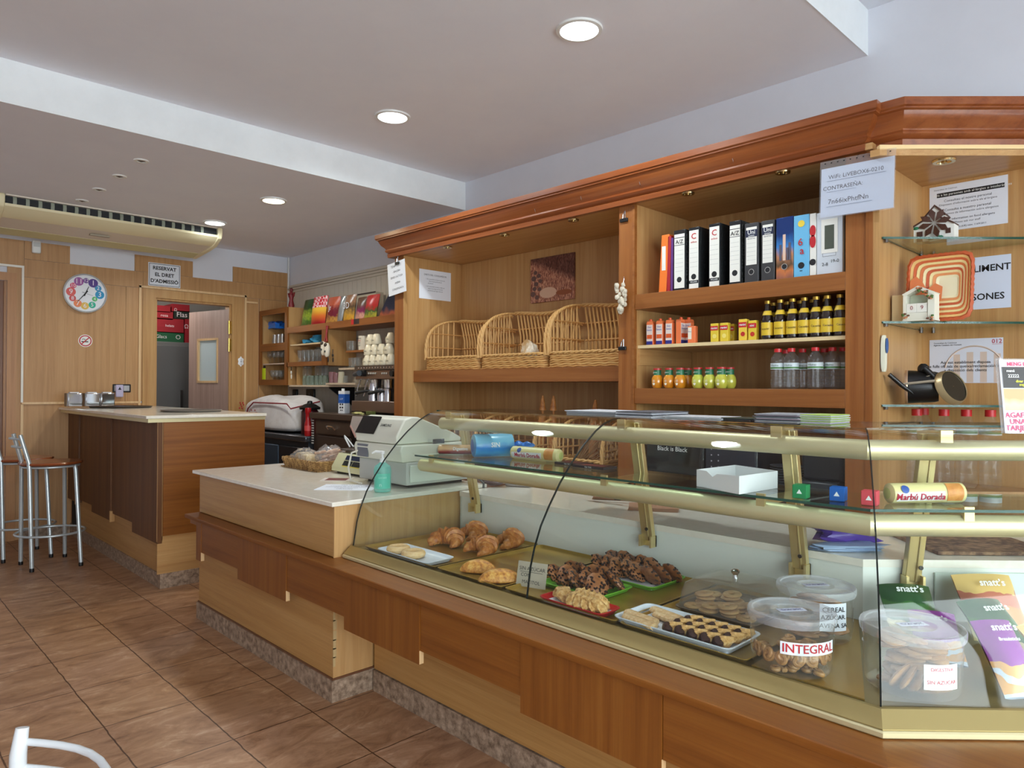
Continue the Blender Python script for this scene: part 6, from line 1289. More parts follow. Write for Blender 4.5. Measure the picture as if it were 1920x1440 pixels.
TX(rg_, (Vector((rx0+.255, ry0-.022, ctz+.272))+hf[2]*.058+X.cross(hf[2])*.0012, X, hf[2]), [('SAMSUNG', 0, 0, .022, 0)], [ink], bold=.02)
b = MB(); b.fbox(FY((rx0+.1, ry0-.026, ctz+.18)), -.075, .03, -.035, .035, -.002, .003); O('rating_plate', b, greyink, rg_)
b = MB(); b.box(rx1-.055, rx1-.012, ry0+.18, ry0+.26, ctz+.2255, ctz+.25); b.cyl((rx1-.011, ry0+.22, ctz+.19), (rx1-.0, ry0+.22, ctz+.19), .016, 14); O('lock', b, chrome, rg_)
b = MB(); b.tube([(rx0+.06, ry0-.0, ctz+.22-.03), (rx0+.0, ry0-.05, ctz+.16), (rx0+.0, ry0-.07, ctz+.08), (rx0+.06, ry0-.09, ctz+.012), (rx0+.16, ry0-.085, ctz+.008)], .0055, 8); O('cable', b, flatm(220, 216, 200, .5), rg_)
b = MB(); b.tube([(rx1-.02, ry1+.03, ctz+.03), (rx1+.06, ry1+.02, ctz+.03), (rx1+.135, ry1+.0, ctz+.005), (rx1+.145, ry1-.01, ctz-.09), (rx1+.145, ry1-.02, ctz-.17)], .006, 8); o = O('cable', b, flatm(60, 58, 54, .5)); tag(o, 'dark cable drooping from the cash register into the left end of the case', 'cable')
# scale
sx = rx0-.35; sy = c0.y+.10
sc1 = at(604, 878, z=ctz); sc2 = at(668, 896, z=ctz)
t = E('weighing_scale', 'cream electronic shop scale between the register and the bread basket', 'scale', (sc1.x+.2, 2.4, ctz)); x0, x1 = -3.925, rx0-.035; y0 = 2.25
b = MB(); b.box(x0+.02, x1-.02, y0+.03, 2.56, ctz+.0005, ctz+.012); O('feet', b, blackp, t)
b = MB(); b.prism([(y0, ctz+.013), (y0+.0, ctz+.04), (y0+.05, ctz+.12), (2.57, ctz+.12), (2.57, ctz+.013)], x0, x1, 0); O('body', b, flatm(216, 214, 170, .4), t, bev=.004)
ff = (Vector(((x0+x1)/2, y0+.025, ctz+.08)), X, Vector((0, .05, .08)).normalized())
for k, (a_, c_, d_, e_, cc) in enumerate([(-.09, .10, .006, .036, (24, 40, 70)), (-.09, .005, -.032, .0, (30, 36, 34)), (.012, .10, -.032, .0, (30, 36, 34))]): b = MB(); b.fbox(ff, a_, c_, d_, e_, 0, .002); O('readout', b, flatm(*cc, .2), t)
b = MB(); b.fbox(ff, -.09, .10, -.038, -.034, 0, .002); O('yellow_line', b, flatm(220, 200, 50), t)
b = MB(); b.box(x0+.0, x1-.02, y0+.06, 2.57, ctz+.135, ctz+.146); O('pan', b, darksteel, t, bev=.004); b = MB(); b.box((x0+x1)/2-.03, (x0+x1)/2+.03, 2.4, 2.46, ctz+.121, ctz+.134); O('pan_stem', b, blackp, t)
b = MB(); b.tube([(x0+.05, y0+.10, ctz+.155), (x0+.01, y0+.09, ctz+.21), (x0+.0, y0+.09, ctz+.225), (x0+.01, y0+.11, ctz+.20), (x0+.06, y0+.12, ctz+.156)], .005, 6); O('wire_clip', b, whitep, t)
# basket of bagged bread
bk0, bk1 = at(528, 880, z=ctz), at(630, 893, z=ctz); by1 = 2.56; bx0_, bx1_ = -4.46, -3.97; by0_ = 2.18
wick = speck('woven_wicker', S(120, 84, 44), S(196, 156, 96), 60, .7, bmp=.6)
t = E('bread_basket', 'low oval-cornered wicker basket holding bagged bread on the sales counter', 'basket', ((bx0_+bx1_)/2, (by0_+2.5)/2, ctz))
for k in range(5):
    z = ctz+.008+k*.0125; o_ = -.01+k*.004
    pts = rrect(bx0_-o_, bx1_+o_, by0_-o_, 2.50+o_, z, .05); P_ = []
    n = len(pts)
    for i in range(n):
        a, c = pts[i], pts[(i+1) % n]; m_ = max(1, int((c-a).length/.018))
        for j in range(m_): q = a.lerp(c, j/m_); P_.append(q+Z*.003*sin((len(P_)+k)*pi))
    for s_ in (0, 1):
        Q_ = [q+Z*(.0045*sin(i*1.6+s_*pi)) for i, q in enumerate(P_)]; b = MB(); b.tube(Q_, .0062, 6, closed=True); O('woven_strand', b, wick, t)
b = MB(); b.box(bx0_, bx1_, by0_, 2.5, ctz+.001, ctz+.006); O('bottom', b, wick, t)
cell = thin_glass('cellophane', (.95, .95, .95, 1), .12, 1, .10, (.95, .93, .92, 1))
br1 = toast('sliced_bread', S(206, 172, 116), S(232, 208, 160), S(242, 226, 192)); br2 = toast('brown_sticks', S(160, 112, 84), S(200, 158, 124), S(226, 196, 170))
for i, (x, y, rx_, ry_, rz_, m, lab) in enumerate([(-4.36, 2.30, .09, .08, .065, br1, 'bag of pale sliced bread at the left of the wicker basket'), (-4.25, 2.28, .07, .08, .06, br1, 'second bag of pale bread, nearer the basket front'), (-4.15, 2.38, .09, .09, .075, br2, 'crinkled bag of brown breadsticks in the middle of the basket'), (-4.06, 2.32, .08, .10, .085, br2, 'tied bag of breadsticks at the right end of the basket')]):
    tt = E('bread_bag', lab, 'bread bag', (x, y, ctz+.009), 0, 'bagged bread in the wicker basket'); z0 = ctz+.009
    b = MB()
    if m is br1: b.ell((x, y, z0+rz_*.75), (rx_*.85, ry_*.8, rz_*.7), nz=.1, seed=i, fn=lambda d: 1/max(abs(d.x), abs(d.y), abs(d.z), .62)*.72)
    else:
        rg = random.Random(i)
        for k in range(14): a = rg.uniform(-.5, .5); q = Vector((x+rg.uniform(-rx_, rx_)*.6, y+rg.uniform(-ry_, ry_)*.5, z0+.02+rg.random()*rz_*1.1)); b.tube([q-Vector((cos(a+1.2), sin(a+1.2), .1))*.035, q+Vector((cos(a+1.2), sin(a+1.2), .3))*.035], .009, 6)
    O('bread', b, m, tt); b = MB(); b.ell((x, y, z0+rz_*.85), (rx_, ry_, rz_*.85), 20, 12, nz=.35, fr=16, seed=i+30); O('cellophane_bag', b, cell, tt)
# papers taped down and disinfectant bottle
for i, (cx_, cy_, w, h, rz, it, lab) in enumerate([(-3.60, 2.10, .17, .13, .8, 'red', 'small white card with dark red blocks stuck on the counter top'), (-3.28, 1.98, .30, .21, .75, 'txt', 'printed white sheet taped flat to the counter by the pump bottle')]):
    f_ = FZ((cx_, cy_, CZ), rz)
    tt = E('taped_sheet', lab, 'sheet', (cx_, cy_, ctz)); b = MB(); b.fbox(f_, -w/2, w/2, -h/2, h/2, 0, .0008); O('sheet', b, paper if i else flatm(224, 214, 204), tt)
    f_ = (f_[0]+Z*.001, f_[1], f_[2])
    if it == 'red': b = MB(); [b.fbox(f_, -.06, .06, y_, y_+.022, 0, .0003) for y_ in (-.045, -.018, .009, .034)]; o = O('red_print', b, flatm(120, 30, 36), tt)
    else: TX(tt, f_, [('PER FAVOR', 0, .07, .022, 0), ('AGAFEU EL VOSTRE TORN', 0, .035, .018, 0), ('MANTINGUEU LA DIST\u00c0NCIA', 0, .0, .018, 0), ('DE SEGURETAT', 0, -.035, .018, 0), ('GR\u00c0CIES', 0, -.07, .022, 0)], [flatm(40, 44, 80)])
p = at(717, 922, z=ctz)
t = E('pump_bottle', 'pump bottle of green hand gel on the counter in front of the cash register', 'bottle', (p.x, p.y, ctz)); c = (p.x, p.y, CZ); kb_ = 1.3
gel = thin_glass('hand_gel', (.72, .93, .88, 1), .05, 1, .45, S(150, 222, 212))
b = MB(); b.lathe([(.001, .002), (.030*kb_, .002), (.033*kb_, .008), (.034*kb_, .11), (.030*kb_, .130), (.014*kb_, .145), (.013, .151), (.001, .152)], c, 28); O('bottle_body', b, gel, t)
b = MB(); b.lathe([(.0145, .147), (.0145, .168), (.006, .170), (.0055, .19), (.011, .192), (.011, .205), (.001, .206)], c, 18); O('pump_collar', b, whitep, t)
b = MB(); q = Vector(c)+Z*.199; b.tube([q, q+Vector((-.03, -.022, .004)), q+Vector((-.045, -.033, -.006))], [.008, .006, .004], 10); O('pump_spout', b, whitep, t)
am = math.atan2(-p.y, -p.x)
A_ = [Vector((p.x+.0346*kb_*cos(am-1.0+2.0*i/12), p.y+.0346*kb_*sin(am-1.0+2.0*i/12), CZ+.02)) for i in range(13)]; b = MB(); b.rings([A_, [q+Z*.075 for q in A_]], False, False); O('label', b, flatm(90, 200, 178, .4), t)
TX(t, (Vector((p.x+.0352*kb_*cos(am), p.y+.0352*kb_*sin(am), CZ+.075)), Vector((-sin(am), cos(am), 0)), Z), [('LOCASI', 0, 0, .012, 0), ('n', -.01, -.035, .03, 0)], [flatm(200, 240, 230)])

# ================= NOTICES ON THE CABINET
p = at(815, 534, x=x_l1+.001); q1, q2 = at(786, 507, x=x_l1+.001), at(845, 562, x=x_l1+.001)
t = sheet('notice', 'white typed consumer notice on the left inner side of the tall cabinet', 'sign', (Vector((x_l1+.001, (q1.y+q2.y)/2, (q1.z+q2.z)/2)), Y, Z), q2.y-q1.y, .245, [('DRETS DEL CONSUMIDOR', 0, .08, .020, 0), ('1. El consumidor t\u00e9 dret a veure una', 0, .045, .0135, 0), ('llista de preus de tots els', 0, .028, .0135, 0), ('productes', -.05, .011, .0135, 0), ('2. El consumidor t\u00e9 dret a rebre un', 0, -.016, .0135, 0), ('tiquet de compra de tots els', 0, -.033, .0135, 0), ('productes que hagi consumit', 0, -.05, .0135, 0)], [flatm(60, 66, 84)])
# clipped sheet hanging from the left post
def clip(label, px, py, y, parent=None, x=None):
    p = at(px, py, y=y); t = E('bulldog_clip', label, 'clip', (p.x, y, p.z-.02), 0, 'black bulldog clips on the cabinet posts'); b = MB(); b.box(p.x-.028, p.x+.028, y-.012, y-.001, p.z-.018, p.z+.004); O('jaws', b, blackp, t, bev=.003)
    b = MB(); b.tube([(p.x-.010, y-.006, p.z+.004), (p.x-.006, y-.006, p.z+.028), (p.x+.008, y-.006, p.z+.045), (p.x+.008, y-.006, p.z+.004)], .003, 6); O('lever', b, chrome, t); return t
q = at(744, 521, y=yF-.03); ang = .18
f_ = (Vector((q.x, yF-.03, q.z)), Vector((cos(ang), sin(ang)*0-.0, sin(.10))).normalized(), Vector((-sin(.10), 0, cos(.10))))
t = sheet('notice', 'handwritten list of milks hanging askew from a clip on the left post', 'sign', f_, .245, .265, [('TENIM LLET:', 0, .10, .027, 0), ('- SENCERA', .0, .055, .023, 0), ('SENSE LACTOSA', .0, .01, .023, 0), ('AVENA', .01, -.04, .023, 0), ('CONDENSADA', .01, -.09, .023, 0)], [ink])
clip('black bulldog clip holding the milk list on the left post', 746, 492, yF-.028)
clip('black bulldog clip near the top of the middle post', 1171, 411, yF); clip('black bulldog clip low on the middle post', 1168, 651, yF)
# garlic string
p = at(1167, 550, y=yF-.02); t = E('garlic_string', 'string of small white garlic bulbs hanging on the middle post', 'ornament', (p.x, yF-.02, p.z-.07)); rg = random.Random(4); b = MB()
for k in range(34):
    v = rg.random(); w = .048*(1-v*.75); b.ell((p.x+rg.uniform(-w, w), yF-.022-rg.random()*.02, p.z+.055-v*.165), (.013, .011, .016), 8, 5, nz=.3, seed=k)
O('bulbs', b, flatm(206, 196, 176, .5), t); b = MB(); b.tube([(p.x+.002, yF-.018, p.z+.05), (p.x+.006, yF-.014, p.z+.085), (p.x-.002, yF-.004, p.z+.10)], .0018, 6); O('hook', b, chrome, t)
# wifi sheet in a punched sleeve on the right post
q1, q2 = at(1541, 310, y=yF-.035), at(1678, 380, y=yF-.035); sl_ = math.atan2(at(1683, 290, y=yF-.035).z-at(1541, 312, y=yF-.035).z, at(1683, 290, y=yF-.035).x-at(1541, 312, y=yF-.035).x)
ctrp = (at(1541, 312, y=yF-.035)+at(1675, 400, y=yF-.035))/2
r_ = Vector((cos(sl_*.35), 0, sin(sl_*.35))); u_ = Vector((-r_.z, 0, r_.x)); f_ = (Vector((ctrp.x, yF-.035, ctrp.z+.005)), r_, u_)
t = sheet('notice', 'handwritten wifi network and password sheet in a punched plastic sleeve on the right post', 'sign', f_, .315, .225, [('WiFi: LiVEBOX6-0210', -.005, .068, .026, 0), ('CONTRASE\u00d1A:', -.06, .018, .026, 0), ('7n66ixPhtfNn', -.035, -.045, .032, 0)], [flatm(40, 44, 60)], flatm(214, 224, 240, .6))
b = MB(); f2 = (f_[0]-Y*.003, r_, u_); b.fbox(f2, -.163, .163, -.118, .146, 0, .0006); O('plastic_sleeve', b, thin_glass('sleeve', (.96, .96, .97, 1), .1, 1, .08, (.9, .9, .95, 1)), t)
b = MB()
for k in range(11): b.fbox(f2, -.14+k*.028-.003, -.14+k*.028+.003, .132, .137, .0008, .0012)
o = O('punch_holes', b, ink, t); o['kind'] = 'stuff'
b = MB(); b.fbox(f2, -.13, -.045+.17, .050, .0515, .0008, .001); b.fbox(f2, -.13, .0, .0, .0012, .0008, .001); b.fbox(f2, -.13, .07, -.068, -.0665, .0008, .001); O('underline', b, flatm(110, 120, 140), t)
b = MB(); b.tube([Vector((ctrp.x-.0, yF-.04, ctrp.z+.13)), Vector((ctrp.x+.005, yF-.02, ctrp.z+.16)), Vector((ctrp.x, yF-.002, ctrp.z+.165))], .0015, 6); O('hook', b, chrome, t)
# remote on the left side of the corner niche
q = at(1656, 663, x=x_r2+.012); t = E('remote_handset', 'white remote control with blue keys on the inner side of the corner niche', 'remote control', (x_r2+.012, q.y, q.z-.07))
b = MB(); b.ell((x_r2+.015, q.y, q.z), (.014, .024, .085), 16, 12, fn=lambda d: 1/max(abs(d.y), abs(d.x), .55)*.6 if abs(d.z) < .9 else 1); O('handset', b, flatm(230, 226, 204, .35), t)
b = MB(); b.ell((x_r2+.028, q.y, q.z+.035), (.005, .015, .036)); O('keypad', b, flatm(50, 84, 140, .5), t)
# picture of bread on canvas
q1, q2 = at(996, 487, y=yB-.012), at(1077, 560, y=yB-.012)
def picm():
    m = mat('wheat_and_bread_print', S(120, 60, 40), .5); g = coord(m, (1, 1, 1), 'Generated'); n = tex(m, 'Noise', coord(m, (14, 1, 3), 'Generated', (0, .6, 0)), Scale=3, Detail=8, Distortion=1.5); s_ = N(m, 'ShaderNodeSeparateXYZ'); L(m, g, s_.inputs[0])
    c = ramp(m, n.outputs[0], [(.3, S(80, 36, 38)), (.45, S(150, 88, 68)), (.6, S(206, 148, 118)), (.75, S(236, 198, 166))]); a = N(m, 'ShaderNodeMath'); a.operation = 'MULTIPLY_ADD'; L(m, s_.outputs[0], a.inputs[0]); a.inputs[1].default_value = .5; L(m, s_.outputs[2], a.inputs[2])
    d = ramp(m, a.outputs[0], [(.85, (1, 1, 1, 1)), (1.15, (.22, .15, .17, 1))]); mx = N(m, 'ShaderNodeMix'); mx.data_type = 'RGBA'; mx.blend_type = 'MULTIPLY'; mx.inputs[0].default_value = .9; L(m, c, mx.inputs[6]); L(m, d, mx.inputs[7]); base(m, mx.outputs[2]); return m
t = E('wall_picture', 'square canvas print of wheat ears and sliced bread on the back of the left niche', 'picture', ((q1.x+q2.x)/2, yB, q2.z)); b = MB(); b.box(q1.x, q2.x, yB-.018, yB-.0005, q2.z, q1.z); O('canvas', b, picm(), t, bev=.002)
w = q2.x-q1.x; h = q1.z-q2.z; o_ = Vector((q1.x, yB-.0185, q2.z)); b = MB(); R = [[o_+X*(w*(.42+.20*cos(a)*s_))+Z*(h*(.20+.12*sin(a)*s_)) for a in [2*pi*k/20 for k in range(20)]] for s_ in (1,)]; b.add(R[0], [tuple(range(20))]); O('loaf_print', b, flatm(222, 184, 156), t)
b = MB()
for k, (u_1, v_1, r_1) in enumerate([(.08, .55, .06), (.14, .42, .05), (.2, .6, .05), (.12, .68, .045), (.24, .48, .045), (.06, .2, .06), (.16, .12, .05), (.1, .32, .05), (.22, .3, .045)]): b.add([o_-Y*.0003+X*(w*(u_1+r_1*cos(a)))+Z*(h*(v_1+r_1*sin(a))) for a in [2*pi*j/12 for j in range(12)]], [tuple(range(12))])
O('nut_print', b, flatm(104, 76, 70), t)
b = MB(); R = [o_-Y*.0003+X*(w*(.78+.18*cos(a)))+Z*(h*(.17+.06*sin(a))) for a in [2*pi*k/20 for k in range(20)]]; b.add(R, [tuple(range(20))]); O('bowl_print', b, flatm(150, 84, 50), t)
# ================= BASKETS (left niche)
wk = flatm(206, 160, 98, .55); wk2 = flatm(190, 140, 80, .6)
def wbasket(label, x0, x1, zb, zt, scale=1, yf0=None):
    t = E('wicker_basket', label, 'basket', ((x0+x1)/2, yF+.25, zb), 0, 'open wicker bread baskets'); yf, yb = (yF+.12, yF+.53) if zb > 1.2 else (yF+.03, yF+.47); hB = .085
    # woven low wall
    for k in range(6):
        z = zb+.008+k*.014
        pts = rrect(x0+.012, x1-.012, yf, yb, z, .05, 4); P_ = []
        for i in range(len(pts)):
            a, c = pts[i], pts[(i+1) % len(pts)]; m_ = max(1, int((c-a).length/.022))
            for j in range(m_): P_.append(a.lerp(c, j/m_))
        Q_ = [q+Vector((0, .004*sin(i*pi+k*pi), .003*sin(i*pi/2+k))) for i, q in enumerate(P_)]; b = MB(); b.tube(Q_, .0068, 6, closed=True); O('woven_strand', b, wk if k % 2 else wk2, t)
    for s_ in (0, 1):
        pts = rrect(x0+.010, x1-.010, yf-.002, yb+.002, zb+hB+.012, .05, 4); P_ = []
        for i in range(len(pts)):
            a, c = pts[i], pts[(i+1) % len(pts)]; m_ = max(1, int((c-a).length/.012))
            for j in range(m_): P_.append(a.lerp(c, j/m_))
        b = MB(); b.tube([q+Z*(.006*cos(i*.8+s_*pi))+Y*(.006*sin(i*.8+s_*pi)) for i, q in enumerate(P_)], .0065, 6, closed=True); O('braided_rim', b, wk, t)
    b = MB(); b.box(x0+.015, x1-.015, yf, yb, zb+.001, zb+.006); O('bottom', b, wk2, t)
    H_ = zt-zb
    def top(u):  # height of the back rail, dipping toward the right
        return H_*(1-.05*(1-cos(2*pi*min(1, max(0, u))))*.5)
    # side arches from front foot up and over to the back
    for xs_ in (x0+.012, x1-.012):
        for s_ in (0, 1, 2):
            P_ = []
            for i in range(30):
                u = i/29; y = yf+.01+(yb-.06-yf)*(1-cos(u*pi/2))*1.0; z = zb+hB+(H_-hB)*(sin(min(1, u)*pi/2)**.55); P_.append(Vector((xs_+.007*sin(i*1.1+s_*2.1), y+.007*cos(i*1.1+s_*2.1), z)))
            b = MB(); b.tube(P_, .0075, 6); O('arched_side', b, wk, t)
        for k in range(1, 9):
            u = k/9; y = yf+.01+(yb-.06-yf)*(1-cos(u*pi/2)); z = zb+hB+(H_-hB)*(sin(u*pi/2)**.55); b = MB(); b.tube([(xs_, y, zb+hB), (xs_, y+.004, z)], .0058, 6); O('stake', b, wk, t)
        for zf in (.45, .72):
            zz = zb+H_*zf; b = MB(); yy = yf+.01+(yb-.06-yf)*(1-cos(math.asin(min(1, ((zf*H_-hB)/(H_-hB))**(1/.55)))))
            b.tube([(xs_, yy, zz), (xs_, yb-.03, zz)], .006, 6); O('side_band', b, wk2, t)
    n = int((x1-x0)/.036)
    for k in range(n):
        u = (k+.5)/n; x = x0+.02+(x1-x0-.04)*u; b = MB(); b.tube([(x, yb-.004, zb+hB), (x+.002, yb-.012, zb+top(u)*.6), (x, yb-.035, zb+top(u)*.85), (x, yb-.05, zb+top(u))], .0066, 6); O('stake', b, wk, t)
    for zf in (.45, .72):
        for s_ in (0, 1): b = MB(); b.tube([Vector((x0+.012+(x1-x0-.024)*i/30, yb-.012-.03*max(0, zf-.6)+.006*sin(i*pi/1.5+s_*pi), zb+H_*zf+.004*cos(i*pi/1.5+s_*pi))) for i in range(31)], .005, 6); O('back_band', b, wk2, t)
    for s_ in (0, 1, 2): b = MB(); b.tube([Vector((x0+.012+(x1-x0-.024)*i/40, yb-.052+.008*sin(i*.8+s_*2.1), zb+top(i/40)+.008*cos(i*.8+s_*2.1))) for i in range(41)], .008, 6); O('braided_back_rail', b, wk, t)
    return t
yq = yS+.0; bz = zS1+.0005
def bxx(px): return at(px, 690, y=yq).x
zt1 = at(860, 603, y=yF+.4).z
wbasket('wicker bread basket at the left end of the niche shelf', bxx(791), bxx(893), bz, bz+.42)
wbasket('wicker bread basket in the middle, with a wrapped loaf inside', bxx(894), bxx(1019), bz, bz+.44)
wbasket('wicker bread basket at the right, partly hidden by the middle post', bxx(1020), x_m0-.008, bz, bz+.45)
q = at(993, 665, y=yF+.2); t = E('wrapped_bread', 'bread wrapped in white and brown paper inside the middle wicker basket', 'bread', (q.x, yF+.2, bz+.008)); b = MB(); b.ell((q.x, yF+.2, bz+.098), (.075, .06, .09), nz=.4, seed=2); O('wrapper', b, speck('patchy_wrap', S(170, 130, 80), S(226, 222, 206), 7, .4), t)
# bread baskets with baguettes below the shelf (lower left niche)
wz_ = .9005
def loafm(): return toast('baguette_crust', S(150, 84, 36), S(190, 124, 62), S(220, 170, 110), 8)
for i, (px, lab) in enumerate([(855, 'low wicker basket in the dark lower niche, at the left'), (960, 'wicker basket holding long loaves in the lower niche'), (1080, 'wicker basket with wheat sheaves and a loaf in the lower niche, at the right')]):
    c = at(px, 860, y=yF+.03).x; wbasket(lab, c-.21, c+.21, wz_, wz_+.36)
for i, (px, dx, lab) in enumerate([(1016, 0, 'upright long loaf in the lower niche, left of the pair'), (1034, 0, 'upright long loaf in the lower niche, right of the pair'), (1110, 0, 'upright loaf alone near the middle post in the lower niche')]):
    q = at(px, 800, y=yF+.22); t = E('baguette', lab, 'bread', (q.x, yF+.22, wz_+.008)); b = MB(); n = 14; top_ = at(px, 744 if i < 2 else 752, y=yF+.22).z
    b.tube([Vector((q.x+.012*(i-1)*(k/n), yF+.22+.02*k/n, wz_+.008+(top_-wz_)*k/n)) for k in range(n+1)], [.03*(1-abs(2*k/n-1)**3*.8)*(1+.08*sin(k*2.4)) for k in range(n+1)], 12); O('loaf', b, loafm(), t)
q = at(1100, 860, y=yF+.10); t = E('wheat_sheaf', 'dried wheat sheaf leaning in the lower niche basket', 'wheat', (q.x, yF+.10, wz_+.01)); b = MB(); rg = random.Random(1)
for k in range(40): a = rg.uniform(.35, 1.15); ln = rg.uniform(.3, .42); s0 = Vector((q.x-.12+rg.uniform(-.01, .01), yF+.10+rg.uniform(-.02, .02), wz_+.012)); e_ = s0+Vector((cos(a)*ln, rg.uniform(-.04, .04), sin(a)*ln)); b.tube([s0, e_], [.002, .0018], 5); b.ell(e_, (.007, .007, .016), 6, 4)
O('ears', b, flatm(176, 138, 96, .8), t)
# ================= BINDERS ON THE UPPER SHELF
yb_ = yF+.03; zz = zB1+.0005
def bin_(label, px0, px1, ptop, m, name='ring_binder', depth=.28, lean=0, items=None, mats=None, lab=None, hole=None, grp='folders on the upper shelf', cat='binder'):
    x0, x1 = at(px0, 500, y=yb_).x, at(px1, 500, y=yb_).x; zt = at((px0+px1)/2, ptop, y=yb_).z; h = zt-zz; w = x1-x0; t = E(name, label, cat, ((x0+x1)/2, yb_, zz), 0, grp)
    sh = lean*h; b = MB(); b.prism([(x0, zz), (x1, zz), (x1+sh, zt), (x0+sh, zt)], yb_, yb_+depth, 1); O('cover', b, m, t, bev=.0025)
    f_ = (Vector(((x0+x1)/2+sh/2, yb_-.0005, zz)), X, Z)
    if lab: b = MB(); b.fbox(f_, -w/2*lab[0], w/2*lab[0], h*lab[1], h*lab[2], 0, .001); O('spine_label', b, lab[3] if len(lab) > 3 else flatm(232, 228, 214, .6), t)
    if hole:
        for nm, r0, mm, dd in (('finger_ring', .0155, flatm(200, 200, 196, .3, .6) if hole[1] else ink, .0012), ('finger_hole', .0125, ink, .002)):
            b = MB(); b.add([f_[0]-Y*dd+Z*(h*hole[0])+X*(r0*cos(a))+Z*(r0*sin(a)) for a in [2*pi*k/20 for k in range(20)]], [tuple(range(20))]); O(nm, b, mm, t)
    if items: TX(t, (f_[0]-Y*.0014, X, Z), [(s, x*w, y*h, sz, mi) for s, x, y, sz, mi in items], mats, bold=.01)
    return t, x0, x1, zt, f_, w, h
blk = flatm(26, 27, 30, .35); ch_ = flatm(60, 60, 62, .4); wl = flatm(232, 230, 222, .6)
bin_('orange folder leaning against the side of the niche', 1235, 1249, 441, flatm(240, 120, 40, .5), 'folder', .24, .06, lab=(.5, .38, .8, wl))
bin_('thin dark red folder between the orange one and the first binder', 1250, 1256, 443, flatm(170, 30, 40, .5), 'folder', .24, .02); bin_('thin purple folder beside the dark red one', 1257, 1261, 446, flatm(96, 50, 120, .5), 'folder', .24, .01)
def lines(n, y0, y1, mi=1): return [('\u2014'*6, 0, y0+(y1-y0)*k/(n-1), .008, mi) for k in range(n)]
IM = [ink, greyink, redink, whitep]
def binder_az(lab, a, c, top):
    r = bin_(lab, a, c, top, blk, lab=(.86, .04, .93, wl), hole=(.18, 0), items=[('A/Z', 0, .80, .030, 0)]+lines(6, .32, .66), mats=IM)
    t, x0, x1, zt, f_, w, h = r; b = MB(); b.fbox(f_, -w*.43, w*.43, h*.865, h*.875, .0012, .0016); b.fbox(f_, -w*.43, w*.43, h*.745, h*.753, .0012, .0016); O('label_rule', b, ink, t); b = MB(); b.box(x1+.0005, x1+.004, yb_+.01, yb_+.27, zz+.005, zt-.005); O('marbled_side', b, speck('marbled_board', S(30, 32, 34), S(120, 126, 126), 90, .5, .5, .72), t)
def binder_en(lab, a, c, top):
    t, x0, x1, zt, f_, w, h = bin_(lab, a, c, top, blk, lab=(.86, .005, .95, wl), hole=(.2, 0), items=[('C', -.0, .85, .045, 2), ('enfoca', 0, .76, .014, 2), ('VICLASIS', 0, .115, .011, 3)]+lines(5, .36, .66), mats=IM)
    b = MB(); b.fbox(f_, -w*.43, w*.43, h*.09, h*.14, .0011, .0013); O('black_band', b, ink, t); b = MB(); b.box(x1+.0005, x1+.004, yb_+.01, yb_+.27, zz+.005, zt-.005); O('marbled_side', b, speck('marbled_dark', S(24, 26, 28), S(80, 88, 88), 90, .5, .55, .75), t)
def binder_uni(lab, a, c, top):
    t, x0, x1, zt, f_, w, h = bin_(lab, a, c, top, ch_, lab=(.76, .30, .93, wl), hole=(.18, 1), items=[('Uni', 0, .84, .030, 3), ('system', 0, .785, .012, 3), ('REVISTAS', 0, .735, .010, 1)]+lines(5, .38, .66), mats=IM)
    b = MB(); b.fbox(f_, -w*.42, w*.42, h*.765, h*.885, .001, .0013); O('navy_band', b, flatm(30, 36, 66), t)
binder_az('black binder with A/Z label, next to the thin folders', 1263, 1285, 431)
binder_en('black binder with a red spiral logo, left of the two alike', 1291, 1311, 426); binder_en('black binder with a red spiral logo, right of the two alike', 1329, 1350, 419)
binder_az('black A/Z binder with marbled side, left of the grey binders', 1367, 1389, 414)
binder_uni('dark grey binder with a navy label band, left of the pair', 1396, 1422, 418); binder_uni('dark grey binder with a navy label band, right of the pair', 1427, 1452, 413)
cm = gradm('city_photo_print', [(0, S(60, 60, 90)), (.28, S(200, 120, 70)), (.36, S(90, 70, 50)), (.5, S(190, 130, 96)), (.62, S(60, 130, 200)), (.85, S(20, 50, 110))])
t, x0, x1, zt, f_, w, h = bin_('binder printed with a city skyline photo at dusk', 1455, 1487, 407, cm, hole=(.20, 1))
b = MB(); b.fbox(f_, -.008, .006, h*.3, h*.72, .0006, .0012); O('tower_print', b, flatm(224, 190, 170), t)
for dx, hh in ((-.02, .56), (.016, .5), (.026, .58)): b = MB(); b.fbox(f_, dx-.006, dx+.006, h*.3, h*hh, .0005, .001); O('building_print', b, flatm(90, 84, 100), t)
t, x0, x1, zt, f_, w, h = bin_('light blue binder with a yellow sun and red scribbles', 1488, 1517, 403, flatm(110, 184, 226, .4), hole=(.19, 0), items=[('6', -.05, .56, .05, 2), ('a', .05, .42, .05, 2), ('\u2022\u2022', 0, .10, .02, 0)], mats=IM)
b = MB(); b.add([f_[0]-Y*.001+Z*(h*.86)+X*(.0165*cos(a))+Z*(.0165*sin(a)) for a in [2*pi*k/20 for k in range(20)]], [tuple(range(20))]); O('sun_print', b, flatm(240, 210, 70), t)
t, x0, x1, zt, f_, w, h = bin_('white binder with big red cherries, right of the blue one', 1518, 1530, 400, wl, hole=(.22, 0))
for z_, r_ in ((.72, .016), (.55, .018)): b = MB(); b.add([f_[0]-Y*.001+Z*(h*z_)+X*(min(r_, w*.49)*cos(a))+Z*(r_*1.7*sin(a)) for a in [2*pi*k/20 for k in range(20)]], [tuple(range(20))]); O('cherry_print', b, flatm(190, 30, 40), t)
t, x0, x1, zt, f_, w, h = bin_('white box file printed with a thermostat drawing, partly behind the wifi sheet', 1531, 1580, 396, flatm(206, 212, 220, .5), name='box_file', cat='box file')
